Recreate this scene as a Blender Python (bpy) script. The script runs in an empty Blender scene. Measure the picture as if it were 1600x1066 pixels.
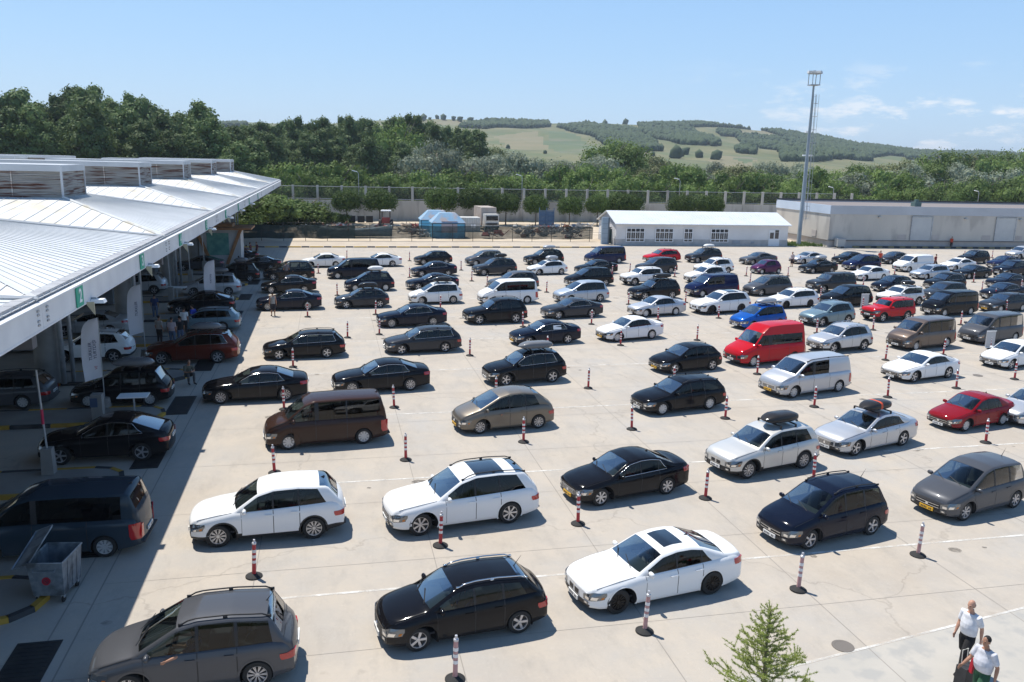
import bpy, bmesh, math, random
import numpy as np
from mathutils import Vector, Matrix
R = math.radians
sc = bpy.context.scene
# ------------------------------------------------------------------ camera
CH = 11.6
FPX, PITCH, AZ, ROLL = 1294.0, 0.21437, 0.21791, 0.023883
fw = np.array([math.sin(AZ)*math.cos(PITCH), math.cos(AZ)*math.cos(PITCH), -math.sin(PITCH)])
rt = np.array([math.cos(AZ), -math.sin(AZ), 0.0]); up = np.cross(rt, fw)
_c, _s = math.cos(ROLL), math.sin(ROLL)
rt, up = _c*rt+_s*up, _c*up-_s*rt
cam = bpy.data.cameras.new("camera"); camo = bpy.data.objects.new("camera", cam)
sc.collection.objects.link(camo); sc.camera = camo
cam.lens = FPX/1600*36; cam.sensor_width = 36; cam.clip_start = 0.1; cam.clip_end = 12000
camo.matrix_world = Matrix(((rt[0], up[0], -fw[0], 0), (rt[1], up[1], -fw[1], 0), (rt[2], up[2], -fw[2], CH), (0, 0, 0, 1)))
def G(x, y, z=0.0):
    d = fw*FPX+rt*(x-800)+up*(533-y); t = (z-CH)/d[2]
    return (d[0]*t, d[1]*t)
# ------------------------------------------------------------------ sun, sky, exposure
sd = Vector((0.25, -0.38, -1)).normalized()
sun = bpy.data.lights.new("sun", 'SUN'); sun.energy = 5.0; sun.angle = R(0.5); sun.color = (1, .955, .88)
suno = bpy.data.objects.new("sun", sun); sc.collection.objects.link(suno)
suno.rotation_euler = sd.to_track_quat('-Z', 'Y').to_euler()
W = bpy.data.worlds.new("World"); sc.world = W; W.use_nodes = True
nt = W.node_tree; nt.nodes.clear()
wo = nt.nodes.new('ShaderNodeOutputWorld'); bg = nt.nodes.new('ShaderNodeBackground')
sky = nt.nodes.new('ShaderNodeTexSky'); sky.sky_type = 'NISHITA'; sky.sun_disc = False
sky.sun_elevation = math.asin(-sd.z); sky.sun_rotation = math.atan2(-sd.x, -sd.y)
sky.altitude = 50; sky.air_density = 1.25; sky.dust_density = 0.25; sky.ozone_density = 3.0
tc = nt.nodes.new('ShaderNodeTexCoord'); mp = nt.nodes.new('ShaderNodeMapping'); mp.inputs['Scale'].default_value = (1, 1, 3.2)
n1 = nt.nodes.new('ShaderNodeTexNoise'); n1.inputs['Scale'].default_value = 17; n1.inputs['Detail'].default_value = 7; n1.inputs['Roughness'].default_value = .62
cr = nt.nodes.new('ShaderNodeValToRGB'); cr.color_ramp.elements[0].position = .53; cr.color_ramp.elements[1].position = .66
sx = nt.nodes.new('ShaderNodeSeparateXYZ')
# small cumulus low in the sky towards +X of the lot
m1 = nt.nodes.new('ShaderNodeMapRange'); m1.inputs[1].default_value = .36; m1.inputs[2].default_value = .6
m2 = nt.nodes.new('ShaderNodeMapRange'); m2.inputs[1].default_value = .12; m2.inputs[2].default_value = .06
m3 = nt.nodes.new('ShaderNodeMapRange'); m3.inputs[1].default_value = .0; m3.inputs[2].default_value = .03
mu = [nt.nodes.new('ShaderNodeMath') for _ in range(4)]
for m in mu: m.operation = 'MULTIPLY'
mx = nt.nodes.new('ShaderNodeMix'); mx.data_type = 'RGBA'
L = nt.links.new
L(tc.outputs['Generated'], mp.inputs[0]); L(mp.outputs[0], n1.inputs['Vector']); L(n1.outputs['Fac'], cr.inputs[0])
L(tc.outputs['Generated'], sx.inputs[0]); L(sx.outputs[0], m1.inputs[0]); L(sx.outputs[2], m2.inputs[0]); L(sx.outputs[2], m3.inputs[0])
L(cr.outputs[0], mu[0].inputs[0]); L(m1.outputs[0], mu[0].inputs[1]); L(mu[0].outputs[0], mu[1].inputs[0]); L(m2.outputs[0], mu[1].inputs[1])
L(mu[1].outputs[0], mu[2].inputs[0]); L(m3.outputs[0], mu[2].inputs[1]); L(mu[2].outputs[0], mu[3].inputs[0]); mu[3].inputs[1].default_value = .95
gr_ = nt.nodes.new('ShaderNodeValToRGB'); ge = gr_.color_ramp.elements; ge[0].position = 0; ge[0].color = (.56, .755, .985, 1); ge[1].position = 1; ge[1].color = (.07, .15, .33, 1)
for p_, c_ in ((.12, (.43, .665, .985)), (.30, (.29, .535, .94)), (.6, (.125, .26, .53))): e_ = ge.new(p_); e_.color = (*c_, 1)
gm_ = nt.nodes.new('ShaderNodeVectorMath'); gm_.operation = 'SCALE'; gm_.inputs['Scale'].default_value = 7.0
gx = nt.nodes.new('ShaderNodeMix'); gx.data_type = 'RGBA'; gx.inputs[0].default_value = .82
hs = nt.nodes.new('ShaderNodeHueSaturation'); hs.inputs['Saturation'].default_value = 1.05; hs.inputs['Value'].default_value = 1.0
L(sx.outputs[2], gr_.inputs[0]); L(gr_.outputs[0], gm_.inputs[0]); L(sky.outputs[0], gx.inputs[6]); L(gm_.outputs[0], gx.inputs[7]); L(gx.outputs[2], hs.inputs['Color'])
L(mu[3].outputs[0], mx.inputs[0]); L(hs.outputs[0], mx.inputs[6]); mx.inputs[7].default_value = (6.6, 6.9, 7.3, 1)
L(mx.outputs[2], bg.inputs[0]); bg.inputs[1].default_value = 0.13; L(bg.outputs[0], wo.inputs[0])
sc.view_settings.view_transform = 'Standard'; sc.view_settings.look = 'None'; sc.view_settings.exposure = 0.18; sc.view_settings.gamma = 1
sc.render.resolution_x = 1024; sc.render.resolution_y = 682
sc.cycles.max_bounces = 6; sc.cycles.transparent_max_bounces = 12
# ------------------------------------------------------------------ materials
MT = {}
def mat(name, col, rough=.6, metal=0.0, coat=0.0, spec=None):
    if name in MT: return MT[name]
    m = bpy.data.materials.new(name); m.use_nodes = True
    b = m.node_tree.nodes['Principled BSDF']
    b.inputs['Base Color'].default_value = (*col, 1); b.inputs['Roughness'].default_value = rough
    b.inputs['Metallic'].default_value = metal; b.inputs['Coat Weight'].default_value = coat; b.inputs['Coat Roughness'].default_value = .04
    if spec is not None: b.inputs['Specular IOR Level'].default_value = spec
    MT[name] = m; return m
def noisy(name, c1, c2, scale=4, rough=.8, detail=6, lo=.35, hi=.65, bump=0, coords='Object', stretch=None, c3=None, s3=.3, spec=None, metal=0):
    """two-tone procedural material, noise in object or world coordinates"""
    if name in MT: return MT[name]
    m = mat(name, c1, rough, metal, spec=spec); t = m.node_tree; b = t.nodes['Principled BSDF']; l = t.links.new
    if coords == 'World':
        g = t.nodes.new('ShaderNodeNewGeometry'); src = g.outputs['Position']
    else:
        g = t.nodes.new('ShaderNodeTexCoord'); src = g.outputs['Object']
    if stretch:
        q = t.nodes.new('ShaderNodeMapping'); q.inputs['Scale'].default_value = stretch; l(src, q.inputs[0]); src = q.outputs[0]
    n = t.nodes.new('ShaderNodeTexNoise'); n.inputs['Scale'].default_value = scale; n.inputs['Detail'].default_value = detail; l(src, n.inputs['Vector'])
    r = t.nodes.new('ShaderNodeValToRGB'); r.color_ramp.elements[0].position = lo; r.color_ramp.elements[1].position = hi
    r.color_ramp.elements[0].color = (*c1, 1); r.color_ramp.elements[1].color = (*c2, 1); l(n.outputs['Fac'], r.inputs[0]); out = r.outputs[0]
    if c3:
        n2 = t.nodes.new('ShaderNodeTexNoise'); n2.inputs['Scale'].default_value = s3; n2.inputs['Detail'].default_value = 5; l(src, n2.inputs['Vector'])
        r2 = t.nodes.new('ShaderNodeValToRGB'); r2.color_ramp.elements[0].position = .5; r2.color_ramp.elements[1].position = .62; l(n2.outputs['Fac'], r2.inputs[0])
        x = t.nodes.new('ShaderNodeMix'); x.data_type = 'RGBA'; l(r2.outputs[0], x.inputs[0]); l(out, x.inputs[6]); x.inputs[7].default_value = (*c3, 1); out = x.outputs[2]
    l(out, b.inputs['Base Color'])
    if bump:
        bp = t.nodes.new('ShaderNodeBump'); bp.inputs['Strength'].default_value = bump; bp.inputs['Distance'].default_value = .02
        l(n.outputs['Fac'], bp.inputs['Height']); l(bp.outputs[0], b.inputs['Normal'])
    return m
def glassmat(name, tint, ior=1.3, k=.75, k0=.01):
    m = bpy.data.materials.new(name); m.use_nodes = True; t = m.node_tree; t.nodes.clear(); l = t.links.new
    o = t.nodes.new('ShaderNodeOutputMaterial'); tr = t.nodes.new('ShaderNodeBsdfTransparent'); tr.inputs[0].default_value = (*tint, 1)
    gl = t.nodes.new('ShaderNodeBsdfGlossy'); gl.inputs['Roughness'].default_value = .02; gl.inputs[0].default_value = (1, 1, 1, 1)
    f = t.nodes.new('ShaderNodeFresnel'); f.inputs[0].default_value = ior
    a = t.nodes.new('ShaderNodeMath'); a.operation = 'MULTIPLY_ADD'; a.inputs[1].default_value = k; a.inputs[2].default_value = k0
    x = t.nodes.new('ShaderNodeMixShader'); l(f.outputs[0], a.inputs[0]); l(a.outputs[0], x.inputs[0]); l(tr.outputs[0], x.inputs[1]); l(gl.outputs[0], x.inputs[2]); l(x.outputs[0], o.inputs[0])
    MT[name] = m; return m
def addcolor(m, fac_fn): pass
GL_W = glassmat('windscreen_glass', (.46, .56, .56), 1.3, .42, .012); GL_S = glassmat('side_glass', (.26, .30, .30), 1.16, .45, .03); GL_D = glassmat('privacy_glass', (.05, .055, .06), 1.16, .45, .035)
BLK = mat('black_plastic', (.018, .018, .02), .55); LIN = mat('cabin_lining', (.05, .05, .053), .85)
RUB = mat('tyre_rubber', (.02, .02, .02), .8); ALU = mat('alloy_rim', (.55, .55, .57), .3, .7); ALK = mat('black_rim', (.02, .02, .022), .3, .5)
STL = mat('steel_rim', (.30, .30, .31), .4, .6); HUBC = mat('hubcap_silver', (.55, .55, .55), .35, .3)
CHR = mat('chrome', (.75, .75, .76), .12, 1.0); RED = mat('tail_lamp_red', (.42, .01, .012), .15, 0, 1); 
HDL = mat('headlamp_lens', (.16, .17, .18), .08, .6, 1); PLW = mat('plate_white', (.75, .75, .73), .5); PLY = mat('plate_yellow', (.75, .42, .03), .5)
INK = mat('plate_ink', (.03, .03, .04), .6); SEATM = mat('seat_fabric', (.10, .10, .105), .9); SEATB = mat('seat_beige', (.28, .22, .16), .9)
def paint(name, col, metal=.0, rough=.35):
    m = mat(name, col, rough, metal, .75, .0 if metal < .35 else .4); t = m.node_tree; b = t.nodes['Principled BSDF']; l = t.links.new
    b.inputs['Coat IOR'].default_value = 1.38; b.inputs['Roughness'].default_value = max(rough, .42)
    g = t.nodes.new('ShaderNodeTexCoord'); n = t.nodes.new('ShaderNodeTexNoise'); n.inputs['Scale'].default_value = 1.7; n.inputs['Detail'].default_value = 5; l(g.outputs['Object'], n.inputs['Vector'])
    r = t.nodes.new('ShaderNodeMapRange'); r.inputs[3].default_value = .03; r.inputs[4].default_value = .16; l(n.outputs['Fac'], r.inputs[0]); l(r.outputs[0], b.inputs['Coat Roughness'])
    # thin film of road dust, heavier low on the body
    sp = t.nodes.new('ShaderNodeSeparateXYZ'); l(g.outputs['Object'], sp.inputs[0])
    mr = t.nodes.new('ShaderNodeMapRange'); mr.inputs[1].default_value = .75; mr.inputs[2].default_value = .15; mr.inputs[3].default_value = .0; mr.inputs[4].default_value = .12; l(sp.outputs[2], mr.inputs[0])
    mm = t.nodes.new('ShaderNodeMath'); mm.operation = 'MULTIPLY'; l(mr.outputs[0], mm.inputs[0]); l(n.outputs['Fac'], mm.inputs[1])
    x = t.nodes.new('ShaderNodeMix'); x.data_type = 'RGBA'; l(mm.outputs[0], x.inputs[0]); x.inputs[6].default_value = (*col, 1); x.inputs[7].default_value = (.30, .26, .21, 1); l(x.outputs[2], b.inputs['Base Color'])
    return m
PNT = dict(white=paint('paint_white', (.80, .80, .79)), black=paint('paint_black', (.008, .008, .010)), navy=paint('paint_navy', (.007, .010, .022)),
    anth=paint('paint_anthracite', (.035, .038, .045), .3), silver=paint('paint_silver', (.52, .53, .55), .55, .4), grey=paint('paint_grey', (.085, .088, .097), .3),
    bronze=paint('paint_bronze', (.17, .145, .115), .5), brown=paint('paint_brown', (.045, .024, .018), .2), mocha=paint('paint_mocha', (.12, .085, .065), .4), red=paint('paint_red', (.50, .012, .02)),
    darkred=paint('paint_dark_red', (.23, .008, .014)), copper=paint('paint_copper', (.11, .018, .009), .3), blue=paint('paint_blue', (.01, .09, .38), .2), vanblue=paint('paint_dull_blue', (.028, .045, .062)),
    ice=paint('paint_ice_blue', (.17, .25, .29), .4), paleblue=paint('paint_pale_blue', (.42, .47, .53), .5), purple=paint('paint_purple', (.08, .018, .07), .2), dblue=paint('paint_deep_blue', (.008, .013, .055)), sand=paint('paint_light_silver', (.60, .59, .56), .4, .4))
# ------------------------------------------------------------------ mesh helpers
COL = sc.collection
def mesh(name, V, F, mats, mi=None, smooth=False, auto=None):
    me = bpy.data.meshes.new(name); me.from_pydata([tuple(map(float, v)) for v in V], [], F)
    for m in (mats if isinstance(mats, (list, tuple)) else [mats]): me.materials.append(m)
    if mi is not None: me.polygons.foreach_set('material_index', mi)
    if smooth: me.polygons.foreach_set('use_smooth', [True]*len(me.polygons))
    me.update()
    if smooth and auto: 
        try: me.set_sharp_from_angle(angle=R(auto))
        except Exception: pass
    return me
class MB:
    def __init__(s): s.V = []; s.F = []; s.I = []; s.mats = []; s.cur = 0
    def m(s, mt):
        if mt not in s.mats: s.mats.append(mt)
        s.cur = s.mats.index(mt); return s
    def add(s, V, F):
        o = len(s.V); s.V += [tuple(v) for v in V]; s.F += [tuple(i+o for i in f) for f in F]; s.I += [s.cur]*len(F); return s
    def box(s, c, d, rz=0, M=None, taper=1.0):
        x, y, z = d[0]/2, d[1]/2, d[2]/2; P = []
        for sz in (-1, 1):
            k = taper if sz > 0 else 1
            for a, b in ((-1, -1), (1, -1), (1, 1), (-1, 1)):
                p = (a*x*k, b*y*k, sz*z)
                if rz: p = (p[0]*math.cos(rz)-p[1]*math.sin(rz), p[0]*math.sin(rz)+p[1]*math.cos(rz), p[2])
                if M is not None: p = tuple(M @ Vector(p))
                P.append((p[0]+c[0], p[1]+c[1], p[2]+c[2]))
        return s.add(P, [(3, 2, 1, 0), (4, 5, 6, 7), (0, 1, 5, 4), (1, 2, 6, 5), (2, 3, 7, 6), (3, 0, 4, 7)])
    def tube(s, pts, r, n=8, cap=True, r2=None):
        pts = [Vector(p) for p in pts]; rr = r if isinstance(r, (list, tuple)) else [r]*len(pts)
        if r2 is not None: rr = [r+(r2-r)*i/(len(pts)-1) for i in range(len(pts))]
        V = []; ref = None
        for i, p in enumerate(pts):
            d = (pts[min(i+1, len(pts)-1)]-pts[max(i-1, 0)]).normalized()
            if ref is None: ref = Vector((0, 0, 1)) if abs(d.z) < .9 else Vector((1, 0, 0))
            a = d.cross(ref).normalized(); b = a.cross(d).normalized(); ref = b
            for k in range(n):
                t = 2*math.pi*k/n; V.append(p+a*math.cos(t)*rr[i]+b*math.sin(t)*rr[i])
        F = [(i*n+k, i*n+(k+1) % n, (i+1)*n+(k+1) % n, (i+1)*n+k) for i in range(len(pts)-1) for k in range(n)]
        if cap: F += [tuple(range(n))[::-1], tuple((len(pts)-1)*n+k for k in range(n))]
        return s.add(V, F)
    def lathe(s, prof, c=(0, 0, 0), n=16, axis='z'):
        V = []
        for r, h in prof:
            for k in range(n):
                t = 2*math.pi*k/n; p = (r*math.cos(t), r*math.sin(t), h)
                if axis == 'y': p = (p[0], p[2], p[1])
                if axis == 'x': p = (p[2], p[0], p[1])
                V.append((p[0]+c[0], p[1]+c[1], p[2]+c[2]))
        F = [(i*n+k, i*n+(k+1) % n, (i+1)*n+(k+1) % n, (i+1)*n+k) for i in range(len(prof)-1) for k in range(n)]
        if axis == 'y': F = [f[::-1] for f in F]
        return s.add(V, F)
    def quad(s, a, b, c, d): return s.add([a, b, c, d], [(0, 1, 2, 3)])
    def me(s, name, smooth=False, auto=None): return mesh(name, s.V, s.F, s.mats, s.I, smooth, auto)
def link(name, me, parent=None, loc=(0, 0, 0), rz=0, label=None, cat=None, group=None, kind=None):
    o = bpy.data.objects.new(name, me); COL.objects.link(o); o.location = loc
    if rz: o.rotation_euler = (0, 0, rz)
    if parent is not None: o.parent = parent
    if label: o['label'] = label
    if cat: o['category'] = cat
    if group: o['group'] = group
    if kind: o['kind'] = kind
    return o
def thing(name, label, cat, loc=(0, 0, 0), rz=0, group=None): return link(name, None, None, loc, rz, label, cat, group)
def lerp(a, b, t): return a+(b-a)*t
# ------------------------------------------------------------------ vehicles
def poly(pts, blur=.05):
    X = np.array([p[0] for p in pts]); Z = np.array([p[1] for p in pts])
    off = np.linspace(-blur, blur, 7)
    def f(x):
        x = np.asarray(x, float); k = np.minimum(1, np.minimum(np.abs(x-X[0]), np.abs(X[-1]-x))/blur)
        return sum(np.interp(x+o*k, X, Z) for o in off)/len(off)
    return f
class Spec: pass
def spec(**k):
    s = Spec(); s.tum = .25; s.zb = .19; s.R = .33; s.rim = 'five'; s.shear = 0; s.crown = .045; s.clad = False; s.trim = 'none'; s.rails = None
    s.bow = .15; s.gr = 'bars'; s.plate = 'white'; s.sun = None; s.pano = None; s.nosew = .80; s.priv = False; s.ant = 'fin'; s.gq = 0; s.glz = None; s.panel = None; s.handles = True
    s.__dict__.update(k); return s
CAR = {}
# top: centre-line profile; i0,i1 windscreen foot/top; r1,r0 rear-glass top/foot (indices into top)
CAR['saloon'] = spec(L=4.66, W=1.80, wb=2.77, fo=.84, top=[(0,.60),(.05,.70),(.25,.77),(.7,.87),(1.22,.945),(2.0,1.36),(2.5,1.44),(2.95,1.435),(3.3,1.38),(4.0,1.10),(4.3,1.09),(4.6,1.04),(4.66,.90)],
    ws=(4,5), rg=(8,9), belt=[(0,.58),(.3,.74),(1.2,.90),(2.2,.93),(3.9,1.0),(4.4,1.02),(4.66,.86)], win=[(1.52,2.42),(2.48,3.22),(3.26,3.6)], wsh=[0,-.02,-.28], trim='chrome')
CAR['big_saloon'] = spec(L=4.92, W=1.87, wb=2.96, fo=.87, R=.345, top=[(0,.60),(.05,.71),(.25,.79),(.8,.90),(1.38,.965),(2.2,1.38),(2.7,1.465),(3.15,1.46),(3.55,1.40),(4.28,1.13),(4.55,1.11),(4.86,1.05),(4.92,.9)],
    ws=(4,5), rg=(8,9), belt=[(0,.58),(.3,.76),(1.4,.92),(2.4,.95),(4.2,1.02),(4.65,1.03),(4.92,.86)], win=[(1.68,2.6),(2.66,3.45),(3.49,3.85)], wsh=[0,-.02,-.3], trim='chrome', rim='ten')
CAR['sport_saloon'] = spec(L=4.90, W=1.87, wb=2.96, fo=.86, R=.35, top=[(0,.60),(.05,.71),(.25,.79),(.8,.90),(1.38,.96),(2.2,1.37),(2.7,1.45),(3.15,1.45),(3.55,1.385),(4.26,1.12),(4.55,1.10),(4.84,1.07),(4.90,.9)],
    ws=(4,5), rg=(8,9), belt=[(0,.58),(.3,.76),(1.4,.92),(2.4,.95),(4.2,1.02),(4.65,1.03),(4.90,.86)], win=[(1.68,2.6),(2.66,3.45),(3.49,3.82)], wsh=[0,-.02,-.3], trim='none', rim='black', gr='twin', sun=(2.45,3.1), priv=True)
CAR['fastback'] = spec(L=4.78, W=1.86, wb=2.81, fo=.88, R=.34, top=[(0,.58),(.05,.69),(.25,.76),(.75,.86),(1.35,.93),(2.15,1.31),(2.6,1.395),(3.0,1.39),(3.35,1.34),(4.35,1.04),(4.5,1.02),(4.72,.98),(4.78,.85)],
    ws=(4,5), rg=(8,9), belt=[(0,.56),(.3,.73),(1.3,.89),(2.3,.92),(4.2,.99),(4.5,.98),(4.78,.82)], win=[(1.65,2.5),(2.56,3.3),(3.34,3.75)], wsh=[0,-.02,-.35], trim='chrome')
CAR['old_saloon'] = spec(L=4.35, W=1.69, wb=2.54, fo=.84, R=.30, top=[(0,.56),(.05,.66),(.3,.72),(.75,.82),(1.1,.89),(1.9,1.34),(2.35,1.42),(2.8,1.41),(3.15,1.36),(3.8,1.04),(4.05,1.04),(4.3,1.03),(4.35,.86)],
    ws=(4,5), rg=(8,9), belt=[(0,.54),(.3,.69),(1.1,.85),(2.2,.88),(3.7,.95),(4.1,.97),(4.35,.82)], win=[(1.4,2.25),(2.31,3.0),(3.04,3.3)], wsh=[0,-.02,-.25], rim='cap')
CAR['hatch'] = spec(L=4.27, W=1.79, wb=2.63, fo=.83, top=[(0,.60),(.05,.70),(.25,.78),(.65,.88),(1.08,.95),(1.85,1.37),(2.4,1.455),(3.0,1.45),(3.6,1.39),(4.05,1.0),(4.2,.97),(4.27,.72)],
    ws=(4,5), rg=(8,9), belt=[(0,.58),(.3,.74),(1.1,.90),(2.1,.93),(3.9,1.0),(4.1,.96),(4.27,.68)], win=[(1.38,2.3),(2.36,3.1),(3.2,3.62)], wsh=[0,-.02,-.18], rim='five')
CAR['small_hatch'] = spec(L=3.44, W=1.63, wb=2.34, fo=.62, R=.29, top=[(0,.58),(.05,.70),(.2,.79),(.45,.88),(.75,.96),(1.4,1.38),(1.85,1.465),(2.4,1.46),(2.95,1.40),(3.3,1.0),(3.4,.95),(3.44,.7)],
    ws=(4,5), rg=(8,9), belt=[(0,.56),(.2,.74),(.75,.90),(1.5,.92),(3.1,1.02),(3.3,.96),(3.44,.68)], win=[(1.0,1.75),(1.82,2.55)], wsh=[0,-.06], rim='cap', ant='rod')
CAR['estate'] = spec(L=4.72, W=1.82, wb=2.72, fo=.88, top=[(0,.60),(.05,.70),(.25,.78),(.75,.88),(1.25,.95),(2.05,1.37),(2.55,1.46),(3.2,1.475),(4.15,1.43),(4.56,1.04),(4.67,.98),(4.72,.70)],
    ws=(4,5), rg=(8,9), belt=[(0,.58),(.3,.74),(1.2,.90),(2.2,.93),(4.3,.99),(4.55,.96),(4.72,.68)], win=[(1.55,2.45),(2.51,3.25),(3.31,4.15)], wsh=[0,-.02,-.16], trim='chrome', rails='black')
CAR['small_estate'] = spec(L=4.27, W=1.73, wb=2.60, fo=.83, R=.315, top=[(0,.60),(.05,.71),(.2,.79),(.6,.89),(1.0,.97),(1.75,1.36),(2.3,1.44),(2.9,1.445),(3.65,1.39),(4.05,1.02),(4.2,.98),(4.27,.70)],
    ws=(4,5), rg=(8,9), belt=[(0,.58),(.25,.75),(1.0,.92),(2.0,.95),(3.9,1.04),(4.1,.97),(4.27,.68)], win=[(1.3,2.2),(2.26,2.98),(3.04,3.65)], wsh=[0,-.02,-.2], rails='silver', gr='open', ant='rod')
CAR['suv'] = spec(L=4.65, W=1.88, wb=2.81, fo=.86, R=.36, zb=.24, top=[(0,.70),(.05,.82),(.25,.91),(.75,1.01),(1.25,1.075),(2.0,1.54),(2.5,1.67),(3.2,1.69),(4.12,1.63),(4.50,1.20),(4.60,1.12),(4.65,.80)],
    ws=(4,5), rg=(8,9), belt=[(0,.68),(.3,.86),(1.2,1.03),(2.2,1.06),(4.2,1.16),(4.45,1.1),(4.65,.78)], win=[(1.55,2.42),(2.48,3.22),(3.27,4.08)], wsh=[0,-.02,-.26], clad=True, gr='twin', rim='ten', tum=.21)
CAR['plain_suv'] = spec(L=4.48, W=1.84, wb=2.68, fo=.88, R=.355, zb=.24, top=[(0,.68),(.05,.80),(.25,.90),(.75,1.0),(1.2,1.06),(1.95,1.52),(2.45,1.65),(3.1,1.66),(3.92,1.60),(4.30,1.18),(4.42,1.09),(4.48,.78)],
    ws=(4,5), rg=(8,9), belt=[(0,.66),(.3,.84),(1.2,1.01),(2.1,1.04),(4.0,1.13),(4.25,1.08),(4.48,.76)], win=[(1.5,2.36),(2.42,3.12),(3.18,3.85)], wsh=[0,-.02,-.24], clad=True, gr='bars', rim='five', rails='silver')
CAR['large_suv'] = spec(L=5.03, W=1.97, wb=2.99, fo=.92, R=.38, zb=.24, top=[(0,.68),(.05,.82),(.25,.92),(.85,1.02),(1.45,1.09),(2.25,1.56),(2.8,1.70),(3.6,1.71),(4.48,1.65),(4.86,1.20),(4.97,1.10),(5.03,.80)],
    ws=(4,5), rg=(8,9), belt=[(0,.66),(.3,.86),(1.4,1.04),(2.4,1.07),(4.55,1.14),(4.8,1.08),(5.03,.78)], win=[(1.75,2.68),(2.74,3.55),(3.6,4.50)], wsh=[0,-.02,-.32], clad=False, gr='frame', rim='seven', pano=(2.8,3.9), rails='black', priv=True)
CAR['coupe_suv'] = spec(L=4.75, W=1.90, wb=2.87, fo=.86, R=.37, zb=.24, top=[(0,.68),(.05,.80),(.25,.89),(.75,.99),(1.3,1.05),(2.1,1.49),(2.6,1.60),(3.1,1.59),(3.45,1.53),(4.4,1.17),(4.55,1.14),(4.7,1.08),(4.75,.85)],
    ws=(4,5), rg=(8,9), belt=[(0,.66),(.3,.84),(1.3,1.01),(2.3,1.04),(4.3,1.12),(4.55,1.1),(4.75,.82)], win=[(1.6,2.5),(2.56,3.3),(3.34,3.85)], wsh=[0,-.03,-.4], trim='chrome', clad=False, rim='five')
CAR['mpv'] = spec(L=4.40, W=1.79, wb=2.68, fo=.86, tum=.2, top=[(0,.62),(.05,.74),(.2,.83),(.55,.94),(.95,1.04),(1.85,1.54),(2.3,1.64),(3.0,1.655),(3.85,1.60),(4.2,1.06),(4.34,1.0),(4.40,.72)],
    ws=(4,5), rg=(8,9), belt=[(0,.60),(.25,.78),(.95,.97),(2.0,1.0),(3.9,1.06),(4.2,1.0),(4.40,.70)], win=[(1.2,2.25),(2.32,3.1),(3.17,3.92)], wsh=[0,-.02,-.1], rails='black', ant='rod')
CAR['grand_mpv'] = spec(L=4.80, W=1.88, wb=2.88, fo=.92, R=.34, tum=.2, top=[(0,.62),(.05,.75),(.2,.84),(.6,.96),(1.05,1.07),(2.05,1.60),(2.55,1.71),(3.3,1.73),(4.2,1.67),(4.6,1.08),(4.74,1.0),(4.80,.72)],
    ws=(4,5), rg=(8,9), belt=[(0,.60),(.25,.79),(1.05,.99),(2.1,1.02),(4.3,1.07),(4.6,1.0),(4.80,.70)], win=[(1.35,2.5),(2.57,3.4),(3.47,4.3)], wsh=[0,-.02,-.1], rails='black', rim='five')
CAR['round_mpv'] = spec(L=4.47, W=1.83, wb=2.73, fo=.90, R=.325, tum=.22, top=[(0,.60),(.05,.73),(.2,.83),(.5,.95),(.82,1.05),(1.8,1.53),(2.3,1.65),(2.9,1.67),(3.65,1.58),(4.2,1.15),(4.38,1.02),(4.47,.72)],
    ws=(4,5), rg=(8,9), belt=[(0,.58),(.25,.78),(.9,.98),(2.0,1.02),(3.9,1.1),(4.25,1.02),(4.47,.70)], win=[(1.1,2.2),(2.27,3.0),(3.06,3.7)], wsh=[0,-.02,-.25], rim='ten', gr='open', ant='rod')
CAR['van'] = spec(L=4.99, W=1.90, wb=3.0, fo=.92, R=.335, tum=.09, zb=.2, top=[(0,.66),(.05,.84),(.15,.94),(.45,1.09),(.80,1.20),(1.55,1.78),(1.95,1.92),(3.2,1.95),(4.7,1.92),(4.88,1.30),(4.95,1.10),(4.99,.62)],
    ws=(4,5), rg=(8,9), belt=[(0,.64),(.2,.88),(.8,1.12),(1.6,1.14),(4.7,1.16),(4.9,1.08),(4.99,.6)], win=[(1.05,1.95),(2.12,3.22),(3.28,4.62)], wsh=[0,0,0], crown=.04, bow=.13, rim='cap', priv=True, nosew=.84)
CAR['long_van'] = spec(L=5.14, W=1.92, wb=3.2, fo=.90, R=.335, tum=.09, zb=.2, top=[(0,.66),(.05,.84),(.15,.94),(.5,1.08),(.92,1.18),(1.75,1.76),(2.15,1.87),(3.4,1.90),(4.8,1.87),(5.03,1.30),(5.10,1.10),(5.14,.62)],
    ws=(4,5), rg=(8,9), belt=[(0,.64),(.2,.88),(.9,1.09),(1.7,1.11),(4.8,1.13),(5.05,1.06),(5.14,.6)], win=[(1.2,2.15),(2.32,3.3),(3.4,4.75)], wsh=[0,0,0], crown=.04, bow=.13, rim='cap', priv=True, nosew=.84, rails='low')
CAR['panel_van'] = spec(**{**CAR['long_van'].__dict__, 'win': [(1.2,2.15)], 'rails': None})
CAR['half_van'] = spec(**{**CAR['long_van'].__dict__, 'win': [(1.2,2.15),(2.32,3.3)], 'gr': 'star'})
CAR['long_window_van'] = spec(**{**CAR['long_van'].__dict__, 'win': [(1.2,2.15),(2.32,4.6)], 'rails': None})
CAR['high_van'] = spec(L=5.1, W=1.97, wb=3.1, fo=.95, R=.34, tum=.12, zb=.22, top=[(0,.68),(.05,.86),(.2,.97),(.6,1.12),(.95,1.25),(1.6,1.93),(2.15,2.30),(3.2,2.36),(4.85,2.34),(5.0,1.40),(5.06,1.15),(5.1,.65)],
    ws=(4,5), rg=(8,9), belt=[(0,.66),(.2,.9),(.95,1.18),(1.7,1.22),(4.85,1.24),(5.0,1.1),(5.1,.62)], win=[(1.15,2.0),(2.3,4.7)], wsh=[0,0], crown=.05, bow=.13, rim='cap', priv=False, nosew=.84, gr='open', glz=1.82)
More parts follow.
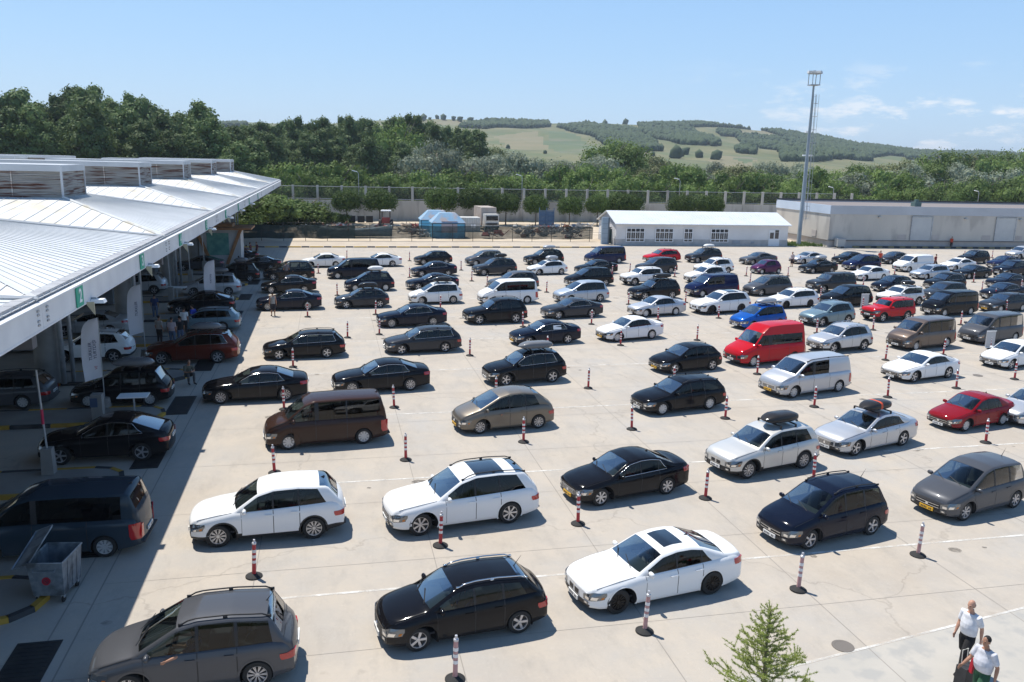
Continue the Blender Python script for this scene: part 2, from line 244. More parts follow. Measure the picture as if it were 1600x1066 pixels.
CAR['pickup'] = spec(L=5.15, W=1.80, wb=3.0, fo=.90, R=.38, zb=.34, tum=.2, top=[(0,.86),(.05,1.0),(.25,1.06),(.8,1.13),(1.35,1.18),(2.0,1.64),(2.4,1.76),(3.5,1.78),(4.85,1.76),(5.02,1.2),(5.1,1.1),(5.15,.8)],
    ws=(4,5), rg=(8,9), belt=[(0,.84),(.3,1.02),(1.3,1.14),(2.2,1.15),(4.85,1.17),(5.05,1.08),(5.15,.78)], win=[(1.6,2.45),(2.52,3.3),(3.55,4.8)], wsh=[0,0,0], clad=True, rim='five', gr='bars', rails='black')
CAR['boxy_suv'] = spec(L=4.50, W=1.77, wb=2.65, fo=.80, R=.37, zb=.32, tum=.16, top=[(0,.86),(.04,1.0),(.2,1.05),(.8,1.09),(1.38,1.12),(1.85,1.56),(2.2,1.67),(3.2,1.68),(4.15,1.66),(4.4,1.14),(4.46,1.05),(4.50,.75)],
    ws=(4,5), rg=(8,9), belt=[(0,.84),(.2,1.0),(1.3,1.05),(2.2,1.06),(4.2,1.08),(4.4,1.05),(4.50,.73)], win=[(1.65,2.4),(2.46,3.15),(3.22,4.1)], wsh=[0,0,0], clad=True, rim='five', gr='slots', rails='black', bow=.07)
CAR['open_box_suv'] = spec(**{**CAR['boxy_suv'].__dict__, 'gr': 'bars', 'L': 4.31, 'wb': 2.67, 'fo': .82, 'W': 1.82})
CAR['open_box_suv'].top = [(0,.78),(.04,.92),(.2,1.0),(.75,1.07),(1.2,1.12),(1.8,1.52),(2.2,1.63),(3.0,1.64),(3.9,1.60),(4.2,1.14),(4.27,1.05),(4.31,.75)]
CAR['open_box_suv'].belt = [(0,.76),(.2,.94),(1.2,1.06),(2.2,1.07),(4.0,1.1),(4.2,1.05),(4.31,.73)]; CAR['open_box_suv'].win = [(1.45,2.25),(2.31,3.0),(3.1,3.8)]
def variant(n, base, **k): CAR[n] = spec(**{**CAR[base].__dict__, **k})
variant('dark_glass_saloon', 'saloon', gr='star', rim='seven')
variant('plain_saloon', 'saloon', trim='none', rim='cap', gr='bars')
variant('cap_estate', 'estate', trim='none', rim='cap')
variant('white_estate', 'estate', trim='none', rim='black', rails='silver')
variant('star_saloon', 'big_saloon', gr='star', rim='five')
variant('black_wheel_suv', 'large_suv', rim='black', gr='twin', pano=(2.75,3.8))
variant('five_spoke_suv', 'large_suv', rim='five', gr='twin', pano=None, L=4.67, wb=2.82)
CAR['five_spoke_suv'].top = [(x*4.67/5.03, z) for x, z in CAR['large_suv'].top]; CAR['five_spoke_suv'].belt = [(x*4.67/5.03, z) for x, z in CAR['large_suv'].belt]; CAR['five_spoke_suv'].win = [(a*4.67/5.03, b*4.67/5.03) for a, b in CAR['large_suv'].win]; CAR['five_spoke_suv'].fo = .85
variant('chrome_suv', 'plain_suv', trim='chrome', clad=True, rails=None, rim='five', gr='frame')
variant('red_family_suv', 'large_suv', trim='chrome', pano=None, gr='frame')
variant('yellow_plate_mpv', 'mpv', rails=None, plate='yellow', gr='bars', rim='seven')
variant('plain_mpv', 'mpv', rim='cap', rails=None)
variant('rail_mpv', 'mpv', rim='ten', trim='none')
variant('alloy_mpv', 'mpv', rim='five', ant='rod')
variant('plain_grand_mpv', 'grand_mpv', rails=None)
def build_car(T):
    L_, Wd, R_ = T.L, T.W, T.R; hw = Wd/2; xf = T.fo; xr = T.fo+T.wb
    zt = poly(T.top, .05); zdraw = poly(T.belt, .08); zd = lambda x: np.minimum(zdraw(x), zt(x)-.012)
    x_ws0, x_ws1 = T.top[T.ws[0]][0], T.top[T.ws[1]][0]; x_r1, x_r0 = T.top[T.rg[0]][0], T.top[T.rg[1]][0]
    plan = poly([(0, T.nosew), (.06, T.nosew+.05), (.18, .925), (.4, .965), (.8, .992), (1.3, 1), (L_-1.0, 1), (L_-.5, .975), (L_-.2, .94), (L_-.06, .89), (L_, .84)], .03)
    bowf = poly([(0, T.bow), (.6, T.bow*.95), (x_ws0, T.bow*.95), (x_ws1, T.bow*.45), (x_ws1+.9, 0), (L_, 0)], .05); bowr = poly([(0, 0), (x_r1-.7, 0), (x_r1, .03), (x_r0, .07), (L_, .10)], .05)
    zbt = poly([(0, T.zb+.05), (.3, T.zb), (L_-.6, T.zb), (L_, T.zb+.10)], .05)
    prof_t = [0, .1, .2, .3, .6, .7, .8, .9, 1]; prof_y = [.95, .985, .998, .988, .995, 1.0, .996, .966, .925]
    NS = 11
    def rows(x):
        w = hw*plan(x); b = zbt(x); d = zd(x); t_ = zt(x)
        y = np.zeros(21); z = np.zeros(21)
        z[0] = z[1] = b; y[1] = .55*w
        tt = np.linspace(0, 1, NS); y[2:13] = w*np.interp(tt, prof_t, prof_y); z[2:13] = b+.02+tt*(d-b-.02)
        h = max(0.0, t_-d-.012); y[13] = .905*w; z[13] = d+.008
        y[16] = w*.875-T.tum*h*1.0; z[16] = t_-.012
        k = min(1, h/.2); y[15] = min(y[13], y[16]+.028*k+.006); z[15] = max(z[13]+.001, z[16]-.05*k)
        if T.glz and z[15] > T.glz: q_ = (z[15]-T.glz)/max(.01, z[15]-z[13]); y[15] = y[15]+(y[13]-y[15])*q_*.9; z[15] = T.glz
        y[14] = (y[13]+y[15])/2+.018*k; z[14] = (z[13]+z[15])/2
        y[17] = y[16]*.93; z[17] = t_; y[18] = y[16]*.64; z[18] = t_+.7*T.crown; y[19] = y[16]*.32; z[19] = t_+.93*T.crown; z[20] = t_+T.crown
        return y, z
    def dfm(p):
        x, y, z = p; q = min(1.2, abs(y)/hw); return (x+float(bowf(x))*q**2.3-float(bowr(x))*q**2.3, y, z)
    def side_y(x, z):
        y, zz = rows(x); return float(np.interp(z, zz[2:13], y[2:13]))
    # stations
    keys = sorted(set([p[0] for p in T.top]+[a for w in T.win for a in w]+[L_]))
    wk = {}
    for (a, b), s in zip(T.win, T.wsh): wk.setdefault(a, 0.0); wk[b] = s
    for (a, b), s in zip(T.win[1:], T.wsh[:-1]): wk[a] = s
    shx = [0]+sorted(wk)+[min(L_-.2, T.win[-1][1]+.5), L_]; shv = [0]+[wk[k] for k in sorted(wk)]+[0, 0]
    if T.win[-1][1]+.5 >= L_-.2: shx = [0]+sorted(wk)+[L_]; shv = [0]+[wk[k] for k in sorted(wk)]+[0]
    st = []
    for a, b in zip(keys[:-1], keys[1:]):
        seg = math.hypot(b-a, float(zt(b)-zt(a))); n = max(1, int(math.ceil(seg/.1)))
        st += [a+(b-a)*i/n for i in range(n)]
    st.append(keys[-1]); st = np.array(st); N = len(st)
    P = np.zeros((N, 41, 3))
    for i, x in enumerate(st):
        y0, z0 = rows(x); s = float(np.interp(x, shx, shv)); xx = np.full(21, x)
        if abs(s) > 1e-3:
            for fr, js in ((.5, [14]), (1, [15, 16, 17, 18, 19, 20])):
                x2 = x+s*fr; y2, z2 = rows(x2)
                for j in js: y0[j], z0[j], xx[j] = y2[j], z2[j], x2
        for j in range(21):
            P[i, j] = dfm((xx[j], -y0[j], z0[j])); P[i, 40-j] = dfm((xx[j], y0[j], z0[j]))
    Ra = R_+.043
    inside = np.zeros((N, 41), bool)
    for cx in (xf, xr):
        for i in range(N):
            for j in list(range(1, 13))+list(range(28, 40)):
                dx = st[i]-cx; dz = P[i, j, 2]-R_; r = math.hypot(dx, dz)
                if j in (1, 39): 
                    if abs(dx) < Ra*.9: inside[i, j] = True
                elif r < Ra: inside[i, j] = True
    P2 = P.copy()
    for cx in (xf, xr):
        for i in range(1, N-1):
            for j in list(range(2, 13))+list(range(28, 39)):
                if inside[i, j] and abs(st[i]-cx) < Ra+.01:
                    nb = [inside[i+a, j+b] for a, b in ((1, 0), (-1, 0), (0, 1), (0, -1), (1, 1), (1, -1), (-1, 1), (-1, -1)) if 2 <= j+b <= 38]
                    if not all(nb):
                        dx = st[i]-cx; dz = P[i, j, 2]-R_; r = max(.05, math.hypot(dx, dz)); P2[i, j, 0] += dx*(Ra/r-1); P2[i, j, 2] += dz*(Ra/r-1)
    def face_kind(i, j):      # i station cell, j ring cell
        jj = j if j < 20 else 39-j; xm = (st[i]+st[i+1])/2
        if 13 <= jj <= 14:
            for w, (a, b) in enumerate(T.win):
                if a-1e-6 <= xm <= b+1e-6: return 'side%d%s' % (w, 'L' if j < 20 else 'R')
            if T.win[0][0] < xm < T.win[-1][1]: return 'pillar'
        if jj >= 17:
            if x_ws0+.05 < xm < x_ws1-.02: return 'ws'
            if x_r1+.03 < xm < x_r0-.03: return 'rg'
            if T.pano and T.pano[0] < xm < T.pano[1] and jj >= 17: return 'pano'
            if T.sun and T.sun[0] < xm < T.sun[1] and jj >= 18: return 'pano'
        if jj <= 1: return 'under'
        if jj <= 2: return 'sill'
        if jj <= 3 and T.clad: return 'sill'
        return 'body'
    V = [tuple(p) for p in P2.reshape(-1, 3)]; F = []; I = []; glass = {}
    PB, BK, LI = 0, 1, 2
    nrm = np.zeros((N, 41, 3))
    di = np.gradient(P, axis=0); dj = np.gradient(P, axis=1); nrm = np.cross(dj, di)
    ln = np.linalg.norm(nrm, axis=2, keepdims=True); nrm = nrm/np.maximum(ln, 1e-9)
    cen = P.mean(axis=(0, 1)); 
    if np.mean(np.sum(nrm[:, 5:36]*(P[:, 5:36]-np.array([0, 0, .6])-np.stack([P[:, 5:36, 0], 0*P[:, 5:36, 0], 0*P[:, 5:36, 0]], -1)), axis=2)) < 0: nrm = -nrm
    o = len(V); V += [tuple(p) for p in (P-nrm*.03).reshape(-1, 3)]
    flip = None
    for i in range(N-1):
        for j in range(40):
            a, b, c, d = i*41+j, i*41+j+1, (i+1)*41+j+1, (i+1)*41+j
            if inside[i, j] and inside[i, j+1] and inside[i+1, j] and inside[i+1, j+1]: continue
            k = face_kind(i, j)
            if k.startswith('side') or k in ('ws', 'rg', 'pano'): glass.setdefault(k, []).append((i, j)); 
            if k.startswith('side') or k in ('ws', 'rg'): continue
            F.append((a, b, c, d)); I.append({'pillar': BK, 'under': BK, 'sill': BK if T.clad else PB}.get(k, PB))
            jj = j if j < 20 else 39-j
            if jj >= 9 and x_ws0-.1 < st[i] < x_r0+.1 and not k == 'under': F.append((a+o, d+o, c+o, b+o)); I.append(LI)
    # cabin floor deck (dark) closes the view through the glass
    # nose and tail caps
    M = 11
    for end, sgn in ((0, 1), (N-1, -1)):
        y, z = rows(st[end]); base = len(V)
        js = list(range(2, 21))
        for j in js:
            for k in range(M):
                yy = -y[j]+2*y[j]*k/(M-1); V.append(dfm((st[end]+0.0, yy, z[j])))
        for a in range(len(js)-1):
            for k in range(M-1):
                p = base+a*M+k; f = (p, p+1, p+M+1, p+M)
                F.append(f if sgn < 0 else f[::-1]); I.append(BK if (z[js[a]] < T.zb+(.22 if T.clad else .12)) else PB)
    # wheel arches: liner drum and lip
    for cx in (xf, xr):
        for s in (-1, 1):
            n = 20; th = [R(-20)+R(220)*k/n for k in range(n+1)]; base = len(V)
            for t_ in th:
                x = cx+Ra*math.cos(t_); z = R_+Ra*math.sin(t_); ys = side_y(x, max(z, float(zbt(x))+.03))
                V.append(dfm((x, s*(ys+.004), z))); V.append(dfm((x, s*.5*hw, z))); 
                x2 = cx+(Ra+.05)*math.cos(t_); z2 = R_+(Ra+.05)*math.sin(t_); ys2 = side_y(x2, max(z2, float(zbt(x2))+.03)); V.append(dfm((x2, s*(ys2+.006), z2)))
            for k in range(n):
                p = base+3*k; F.append((p, p+1, p+4, p+3) if s > 0 else (p+3, p+4, p+1, p)); I.append(BK)
                F.append((p+3, p+5, p+2, p) if s > 0 else (p, p+2, p+5, p+3)); I.append(BK if T.clad else PB)
            b2 = len(V); V.append(dfm((cx, s*.5*hw, R_)))
            for k in range(n): 
                p = base+3*k; F.append((b2, p+1, p+4)); I.append(BK)
    me_body = mesh('body', V, F, [PNT['white'], BLK, LIN], I, True, 50)
    bm = bmesh.new(); bm.from_mesh(me_body); bmesh.ops.remove_doubles(bm, verts=bm.verts, dist=.0008)
    bm.to_mesh(me_body); bm.free(); me_body.set_sharp_from_angle(angle=R(48))
    parts = [('body', me_body, -1, True)]
    def gm(name, keys_, m, off=.0, par=0):
        cells = [c for k in keys_ for c in glass.get(k, [])]
        if not cells: return
        idx = {}; v = []; f = []
        for i, j in cells:
            q = []
            for a, b in ((i, j), (i, j+1), (i+1, j+1), (i+1, j)):
                if (a, b) not in idx: idx[(a, b)] = len(v); v.append(P[a, b]+nrm[a, b]*off)
                q.append(idx[(a, b)])
            f.append(q)
        parts.append((name, mesh(name, v, f, m, None, True), par, False))
    gm('windscreen', ['ws'], GL_W, -.004); 
    gm('rear_window', ['rg'], GL_D if T.priv else GL_S, -.004)
    for w in range(len(T.win)):
        for sd_ in 'LR': gm('side_window', ['side%d%s' % (w, sd_)], (GL_D if T.priv and w > 0 else GL_S), -.004)
    gm('sunroof', ['pano'], GLROOF, .006)
    # perimeter patches -------------------------------------------------
    def per(s, z, end=0):      # s: signed arclength from centre line around the nose (end 0) or tail (end 1)
        sg = 1 if s > 0 else -1; a = abs(s)
        x0 = 0.0 if end == 0 else L_
        y, zz = rows(x0); w0 = float(np.interp(z, zz[2:13], y[2:13])) if z < zz[12] else float(y[12])
        if a <= w0: return dfm((x0, sg*a, z))
        x = (a-w0) if end == 0 else L_-(a-w0); return dfm((x, sg*side_y(x, z), z))
    def patch(name, m, s0, s1, zf0, zf1, end=0, off=.01, n=12, mm=4, par=0, mb=None):
        pts = np.zeros((n+1, mm+1, 3))
        for a in range(n+1):
            s = s0+(s1-s0)*a/n; za, zb2 = zf0(a/n), zf1(a/n)
            for b in range(mm+1): pts[a, b] = per(s, za+(zb2-za)*b/mm, end)
        g0 = np.gradient(pts, axis=0); g1 = np.gradient(pts, axis=1); nn = np.cross(g0, g1); nn /= np.maximum(np.linalg.norm(nn, axis=2, keepdims=True), 1e-9)
        c = np.array([L_/2, 0, .7]); 
        if np.sum((pts-c)*nn) < 0: nn = -nn; fl = True
        else: fl = False
        top_ = pts+nn*off; v = [tuple(p) for p in top_.reshape(-1, 3)]+[tuple(p) for p in (pts-nn*.01).reshape(-1, 3)]; f = []; K = (n+1)*(mm+1)
        for a in range(n):
            for b in range(mm):
                p = a*(mm+1)+b; q = (p, p+mm+1, p+mm+2, p+1); f.append(q[::-1] if fl else q)
        for a in range(n):
            for b in (0, mm): p = a*(mm+1)+b; f.append((p, p+mm+1, p+mm+1+K, p+K))
        for b in range(mm):
            for a in (0, n): p = a*(mm+1)+b; f.append((p, p+1, p+1+K, p+K))
        if mb is not None: mb.m(m).add(v, f); return
        parts.append((name, mesh(name, v, f, m, None, True, 40), par, False))
    y_, z_ = rows(0.0); znose = float(z_[12]); w0 = float(y_[10])
    tall = T.R > .355 or T.tum < .15
    hl_h = .16 if not tall else .18
    for s in (-1, 1):
        hb = MB(); zl0 = lambda t: znose-hl_h+.07*t; zl1 = lambda t: znose-.015+(.10 if t > .5 else .2*t)
        patch('', HDL, s*(w0*.66), s*(w0+.32), zl0, zl1, 0, .012, mb=hb)
        for t0, t1 in ((.14, .38), (.46, .68)): patch('', CHR, s*lerp(w0*.66, w0+.32, t0), s*lerp(w0*.66, w0+.32, t1), lambda t: zl0(t0)+.03, lambda t: zl0(t0)+.105, 0, .016, 4, 2, mb=hb)
        patch('', mat('indicator_amber', (.5, .16, .02), .2), s*lerp(w0*.66, w0+.32, .82), s*lerp(w0*.66, w0+.32, .95), lambda t: zl0(.85)+.02, lambda t: zl0(.85)+.08, 0, .016, 3, 2, mb=hb)
        parts.append(('headlight', hb.me('headlight', True, 40), 0, False))
        patch('tail_light', RED, s*(float(rows(L_)[0][9])*.72), s*(float(rows(L_)[0][9])+.26), lambda t: T.belt[-1][1]-(.06 if T.tum > .15 else .1), lambda t: T.belt[-1][1]+(.09 if T.tum > .15 else .38)*(1 if t > .3 else .8), 1, .015)
    # grille, intake
    mb = MB(); gz0, gz1 = znose-.20, znose-.03
    if T.gr == 'twin':
        p = per(0, gz1+.045, 0); mb.m(CHR).lathe([(0, -.03), (.032, -.03), (.036, -.01)], (p[0]+.03, 0, p[2]), 12, 'x')
        for s in (-1, 1): patch('', CHR, s*.035, s*.27, lambda t: gz0+.02, lambda t: gz1+.015, 0, .010, 6, 3, mb=mb); patch('', BLK, s*.05, s*.255, lambda t: gz0+.035, lambda t: gz1, 0, .016, 6, 3, mb=mb)
    else:
        gw = {'frame': .42, 'star': .40, 'open': .46, 'slots': .5}.get(T.gr, .45)
        if T.gr == 'frame': gz0 -= .16
        if T.gr in ('frame', 'star'): patch('', CHR, -gw-.025, gw+.025, lambda t: gz0-.02, lambda t: gz1+.02, 0, .009, 10, 3, mb=mb)
        patch('', BLK, -gw, gw, lambda t: gz0, lambda t: gz1, 0, .014, 10, 3, mb=mb)
        nb = {'frame': 5, 'star': 3, 'bars': 2, 'open': 0, 'slots': 0}[T.gr]
        for k in range(nb): zc = gz0+(gz1-gz0)*(k+.5)/nb; patch('', CHR, -gw+.02, gw-.02, lambda t: zc-.008, lambda t: zc+.008, 0, .021, 10, 1, mb=mb)
        if T.gr in ('bars', 'star', 'open'):
            p = per(0, (gz0+gz1)/2, 0); mb.m(CHR).lathe([(0, -.028), (.05, -.028), (.055, -.01), (.055, 0)], (p[0], 0, p[2]), 14, 'x')
    parts.append(('grille', mb.me('grille'), 0, False))
    if not T.clad: patch('air_intake', BLK, -.6*hw, .6*hw, lambda t: T.zb+.10, lambda t: T.zb+.19, 0, .012)
    for s in (-1, 1):
        fb = MB(); patch('', HDL, s*w0*.70, s*w0*.92, lambda t: T.zb+.13, lambda t: T.zb+.21, 0, .016, 4, 2, mb=fb); patch('', CHR, s*w0*.76, s*w0*.86, lambda t: T.zb+.15, lambda t: T.zb+.19, 0, .02, 3, 2, mb=fb)
        parts.append(('fog_lamp', fb.me('fog_lamp', True, 40), 0, False))
    # plates
    for end in (0, 1):
        zc = znose-.27 if end == 0 else (.88 if T.tum < .15 or T.clad else .80)
        if end == 1: zc = min(zc, T.belt[-1][1]-.02)
        if end == 0 and T.clad: zc = znose-.27
        p = per(0, zc, end); sg = -1 if end == 0 else 1; mb = MB().m(PLY if T.plate == 'yellow' else PLW).box((p[0]+sg*.02, 0, zc), (.03, .52, .115))
        mb.m(INK)
        for k in range(7): 
            if k != 2: mb.box((p[0]+sg*.0365, -.18+.06*k, zc), (.002, .035, .06))
        parts.append(('number_plate', mb.me('number_plate'), 0, False))
    # doors: proud panels over dark seams, handle on each
    def door(x0, x1, s):
        n, mm = 8, 8; pts = np.zeros((n+1, mm+1, 3))
        for a in range(n+1):
            x = x0+.007+(x1-x0-.014)*a/n
            for b in range(mm+1):
                y, z = rows(x); t = b/mm; jf = 2+ (.10+.88*t)*10; yy = float(np.interp(jf, range(21), y)); zz = float(np.interp(jf, range(21), z))
                for cx in (xf, xr):
                    dx, dz = x-cx, zz-R_; r = math.hypot(dx, dz)
                    if r < Ra+.06: k = (Ra+.06)/max(r, .05); xn = cx+dx*k; zz2 = R_+dz*k; pts[a, b] = dfm((xn, s*side_y(min(max(xn, x0), x1), zz2), zz2)); break
                else: pts[a, b] = dfm((x, s*yy, zz))
        v = [(p[0], p[1]+s*.006, p[2]) for p in pts.reshape(-1, 3)]+[(p[0], p[1]-s*.004, p[2]) for p in pts.reshape(-1, 3)]; K = (n+1)*(mm+1); f = []
        for a in range(n):
            for b in range(mm): p = a*(mm+1)+b; q = (p, p+mm+1, p+mm+2, p+1); f.append(q if s < 0 else q[::-1])
        for a in range(n):
            for b in (0, mm): p = a*(mm+1)+b; f.append((p, p+mm+1, p+mm+1+K, p+K))
        for b in range(mm):
            for a in (0, n): p = a*(mm+1)+b; f.append((p, p+1, p+1+K, p+K))
        parts.append(('door', mesh('door', v, f, [PNT['white'], BLK], None, True, 40), 0, True)); di_ = len(parts)-1
        # dark seam sheet
        xh = x1-.16; y, z = rows(xh); zh = float(zd(xh))-.13; yh = side_y(xh, zh)
        q = dfm((xh, s*yh, zh)); mb = MB().m(PNT['white']).box((q[0], s*(yh+.03), zh), (.2, .022, .028)).box((q[0]-.09, s*(yh+.015), zh), (.02, .03, .025)).box((q[0]+.09, s*(yh+.015), zh), (.02, .03, .025))
        parts.append(('door_handle', mb.me('door_handle'), di_, True))
    ds = [(T.win[0][0]-.12, T.win[0][1]+.02)]
    if len(T.win) > 1: ds.append((T.win[0][1]+.03, T.win[1][1]+.03 if T.win[1][1] < xr+.15 else xr-Ra-.07))
    for a, b in ds:
        for s in (-1, 1): door(a, b, s)
    # seams drawn as dark body strips just under the door edges
    mb = MB().m(BLK)
    for s in (-1, 1):
        for x in sorted(set([ds[0][0]]+[b for a, b in ds])):
            vv = []
            for k in range(9):
                y, z = rows(x); jf = 3+k*9/8; yy = float(np.interp(jf, range(21), y)); zz = float(np.interp(jf, range(21), z))
                if math.hypot(x-xr, zz-R_) < Ra+.05: continue
                for dx in (-.011, .011): vv.append(dfm((x+.005+dx, s*(yy+.0025), zz)))
            ff = [(2*k, 2*k+1, 2*k+3, 2*k+2) for k in range(len(vv)//2-1)]; mb.add(vv, [f if s > 0 else f[::-1] for f in ff])
    for s in (-1, 1):       # bonnet and tailgate shut lines
        J = 40 if s > 0 else 0; ii = [i for i in range(N) if .16 < st[i] < x_ws0-.02]
        mb.tube([P[i, abs(J-15)]+nrm[i, abs(J-15)]*.001 for i in ii], .008, 4)
        k_ = [i for i in range(N) if st[i] >= x_r0-.02][:1]
        if k_: mb.tube([P[k_[0], abs(J-j)]+nrm[k_[0], abs(J-j)]*.001 for j in range(16, 20)], .008, 4)
    parts.append(('panel_gap', mb.me('panel_gap'), 0, False))
    # window trim
    if T.trim == 'chrome':
        mb = MB().m(CHR)
        for s in (-1, 1):
            i0 = int(np.argmin(abs(st-T.win[0][0]))); i1 = int(np.argmin(abs(st-T.win[-1][1]))); J = 40 if s > 0 else 0
            lo = [P[i, abs(J-13)]+nrm[i, abs(J-13)]*.006 for i in range(i0, i1+1)]; hi_ = [P[i, abs(J-15)]+nrm[i, abs(J-15)]*.006 for i in range(i0, i1+1)]
            mb.tube(lo+[P[i1, abs(J-14)]+nrm[i1, abs(J-14)]*.006]+hi_[::-1], .011, 4)
        parts.append(('window_trim', mb.me('window_trim', True), 0, False))
    # mirrors
    xm = T.win[0][0]+.02
    for s in (-1, 1):
        y, z = rows(xm); p = dfm((xm, s*(float(y[13])+.02), float(z[13])+.03)); mb = MB().m(PNT['white']); n = 10
        sc_ = 1.25 if T.tum < .15 else 1.0
        prof = [(0.001, -.10), (.05, -.095), (.075, -.06), (.082, 0), (.075, .07), (.05, .105), (.001, .11)]
        vs = []; 
        for r, h in prof:
            for k in range(n):
                t = 2*math.pi*k/n; vs.append((p[0]-.02+r*.75*math.cos(t)*sc_, p[1]+s*(.11+h)*sc_, p[2]+.035+r*.95*math.sin(t)*sc_))
        mb.add(vs, [(a*n+k, a*n+(k+1) % n, (a+1)*n+(k+1) % n, (a+1)*n+k) for a in range(len(prof)-1) for k in range(n)])
        mb.m(BLK).box((p[0], p[1]+s*.01, p[2]-.005), (.09, .1, .035))
        parts.append(('wing_mirror', mb.me('wing_mirror', True, 60), 0, True))
    # wipers, aerial, rails
    mb = MB().m(BLK)
    for yy, yb in ((-.45, .1), (.2, .62)):
        xx = x_ws0+.06; mb.tube([dfm((xx-.03, yy, float(zt(xx))+.03)), dfm((xx+.16, yb, float(zt(xx+.16))+T.crown+.012))], .012, 4)
    parts.append(('windscreen_wiper', mb.me('windscreen_wiper'), 0, False))
    xa = x_r1-.12; za = float(zt(xa))+T.crown
    mb = MB().m(BLK)
    if T.ant == 'rod': mb.tube([(xa, 0, za-.01), (xa+.02, 0, za+.02), (xa+.2, 0, za+.26)], [.022, .012, .003], 5)
    else: mb.add([(xa-.09, -.02, za-.01), (xa-.09, .02, za-.01), (xa+.06, .025, za-.01), (xa+.06, -.025, za-.01), (xa+.05, 0, za+.055)], [(0, 1, 4), (1, 2, 4), (2, 3, 4), (3, 0, 4)])
    parts.append(('aerial', mb.me('aerial'), 0, False))
    if T.rails:
        for s in (-1, 1):
            pts = []
            for k in range(13):
                x = lerp(x_ws1+.12, x_r1-.02, k/12); y, z = rows(x); lift = .055 if T.rails != 'low' else .02
                if k in (0, 12): lift = .004
                pts.append((x, s*float(y[17])*.99, float(z[17])+.01+lift))
            mb = MB().m({'silver': CHR, 'black': BLK, 'low': BLK}[T.rails]).tube(pts, .018, 6)
            for k in (0, 6, 12): q = pts[k]; mb.box((q[0], q[1], float(zt(q[0]))+.02), (.09, .03, .06))
            parts.append(('roof_rail', mb.me('roof_rail', True), 0, False))
    # cabin: seats, dashboard, wheel, floor
    fl = .42+(T.zb-.19); ds_x = T.win[0][1]; sm = SEATM; bz = float(zd(ds_x)); mb = MB().m(sm)
    for sx_ in (ds_x-.42, ds_x+.42, ds_x+1.2 if T.L > 4.75 and T.tum < .22 else None):
        if sx_ is None: continue
        for yy in (-.36, .36)+(() if sx_ < ds_x else (0,)):
            mb.box((sx_, yy, bz-.36), (.5, .46, .14)); Mx = Matrix.Rotation(R(16), 3, 'Y'); mb.box((sx_+.33, yy, bz-.08), (.13, .44, .62), M=Mx, taper=.8)
            mb.box((sx_+.44, yy, bz+.28), (.09, .25, .17))
    parts.append(('seat', mb.me('seat'), 0, False))
    mb = MB().m(LIN); yw = .8*hw
    mb.box((x_ws0+.42, 0, float(zd(x_ws0))-.10), (.62, 2*yw, .16)); mb.box(((x_ws0+x_r0)/2, 0, fl-.06), (x_r0-x_ws0+.3, 2*yw, .05))
    if T.tum > .15 or not T.priv: mb.box((x_r0-.35, 0, bz-.08), (.75, 2*yw*.95, .06))
    ring = [(x_ws0+.78+.05*math.sin(t)*.6, -.36+.18*math.cos(t), bz-.02+.17*math.sin(t)) for t in [2*math.pi*k/14 for k in range(15)]]
    mb.tube(ring, .015, 5, False)
    parts.append(('dashboard', mb.me('dashboard'), 0, False))
    # undertray
    # wheels
    tw = .215 if R_ < .35 else .25
    tyre = MB().m(RUB); tyre.lathe([(R_*.66, -tw/2), (R_*.70, -tw/2), (R_*.93, -tw/2+.005), (R_, -tw/2+.035), (R_, tw/2-.035), (R_*.93, tw/2-.005), (R_*.70, tw/2), (R_*.66, tw/2)], n=28, axis='y')
    tyre_me = tyre.me('wheel', True, 40)
    rim = MB(); r0 = R_*.70; style = T.rim
    dm = {'black': ALK}.get(style, ALU if style not in ('cap',) else HUBC)
    yo = -tw/2
    rim.m(dm).lathe([(r0, yo-.002), (r0*1.0, yo+.002), (r0*.90, yo+.008), (r0*.88, yo+.05)], n=28, axis='y')
    rim.m(BLK if style != 'cap' else STL).lathe([(r0*.90, yo+.05), (.001, yo+.06)], n=28, axis='y')
    rim.m(dm)
    ns = {'five': 5, 'ten': 10, 'seven': 7, 'black': 12, 'cap': 9}[style]
    for k in range(ns):
        a = 2*math.pi*k/ns; wid = {'five': .034, 'ten': .015, 'seven': .026, 'black': .014, 'cap': .03}[style]
        ca, sa = math.cos(a), math.sin(a)
        sets = [(a-.09, .6), (a+.09, .6)] if style in ('ten', 'black') else [(a, 1)]
        for aa, kk in sets:
            P4 = []
            for rr, ww, dy in ((.04, wid*.8, .022), (r0*.93, wid*(1.25 if style != 'five' else 1.0), .014)):
                for sg in (-1, 1):
                    P4.append((rr*math.cos(a if rr < .1 else aa)-sg*ww*math.sin(a)*kk, yo+dy, rr*math.sin(a if rr < .1 else aa)+sg*ww*math.cos(a)*kk))
            back = [(p[0], p[1]+.03, p[2]) for p in P4]; rim.add(P4+back, [(0, 1, 3, 2), (0, 2, 6, 4), (1, 5, 7, 3)])
    rim.lathe([(.045, yo+.03), (.05, yo+.012), (.001, yo+.010)], n=12, axis='y')
    rim_me = rim.me('rim', True, 30)
    for cx in (xf, xr):
        for s in (-1, 1):
            yc = hw-.03-tw/2
            parts.append(('wheel', tyre_me, 0, False, (cx, s*yc, R_), s)); wi = len(parts)-1
            parts.append(('rim', rim_me, wi, False, (0, 0, 0), 1))
    # flat underbody slab, dark
    T.parts = parts; T.mid = (xf+xr)/2
    return parts
GLROOF = mat('roof_glass', (.01, .012, .015), .04, 0, 1.0)
mb = MB()
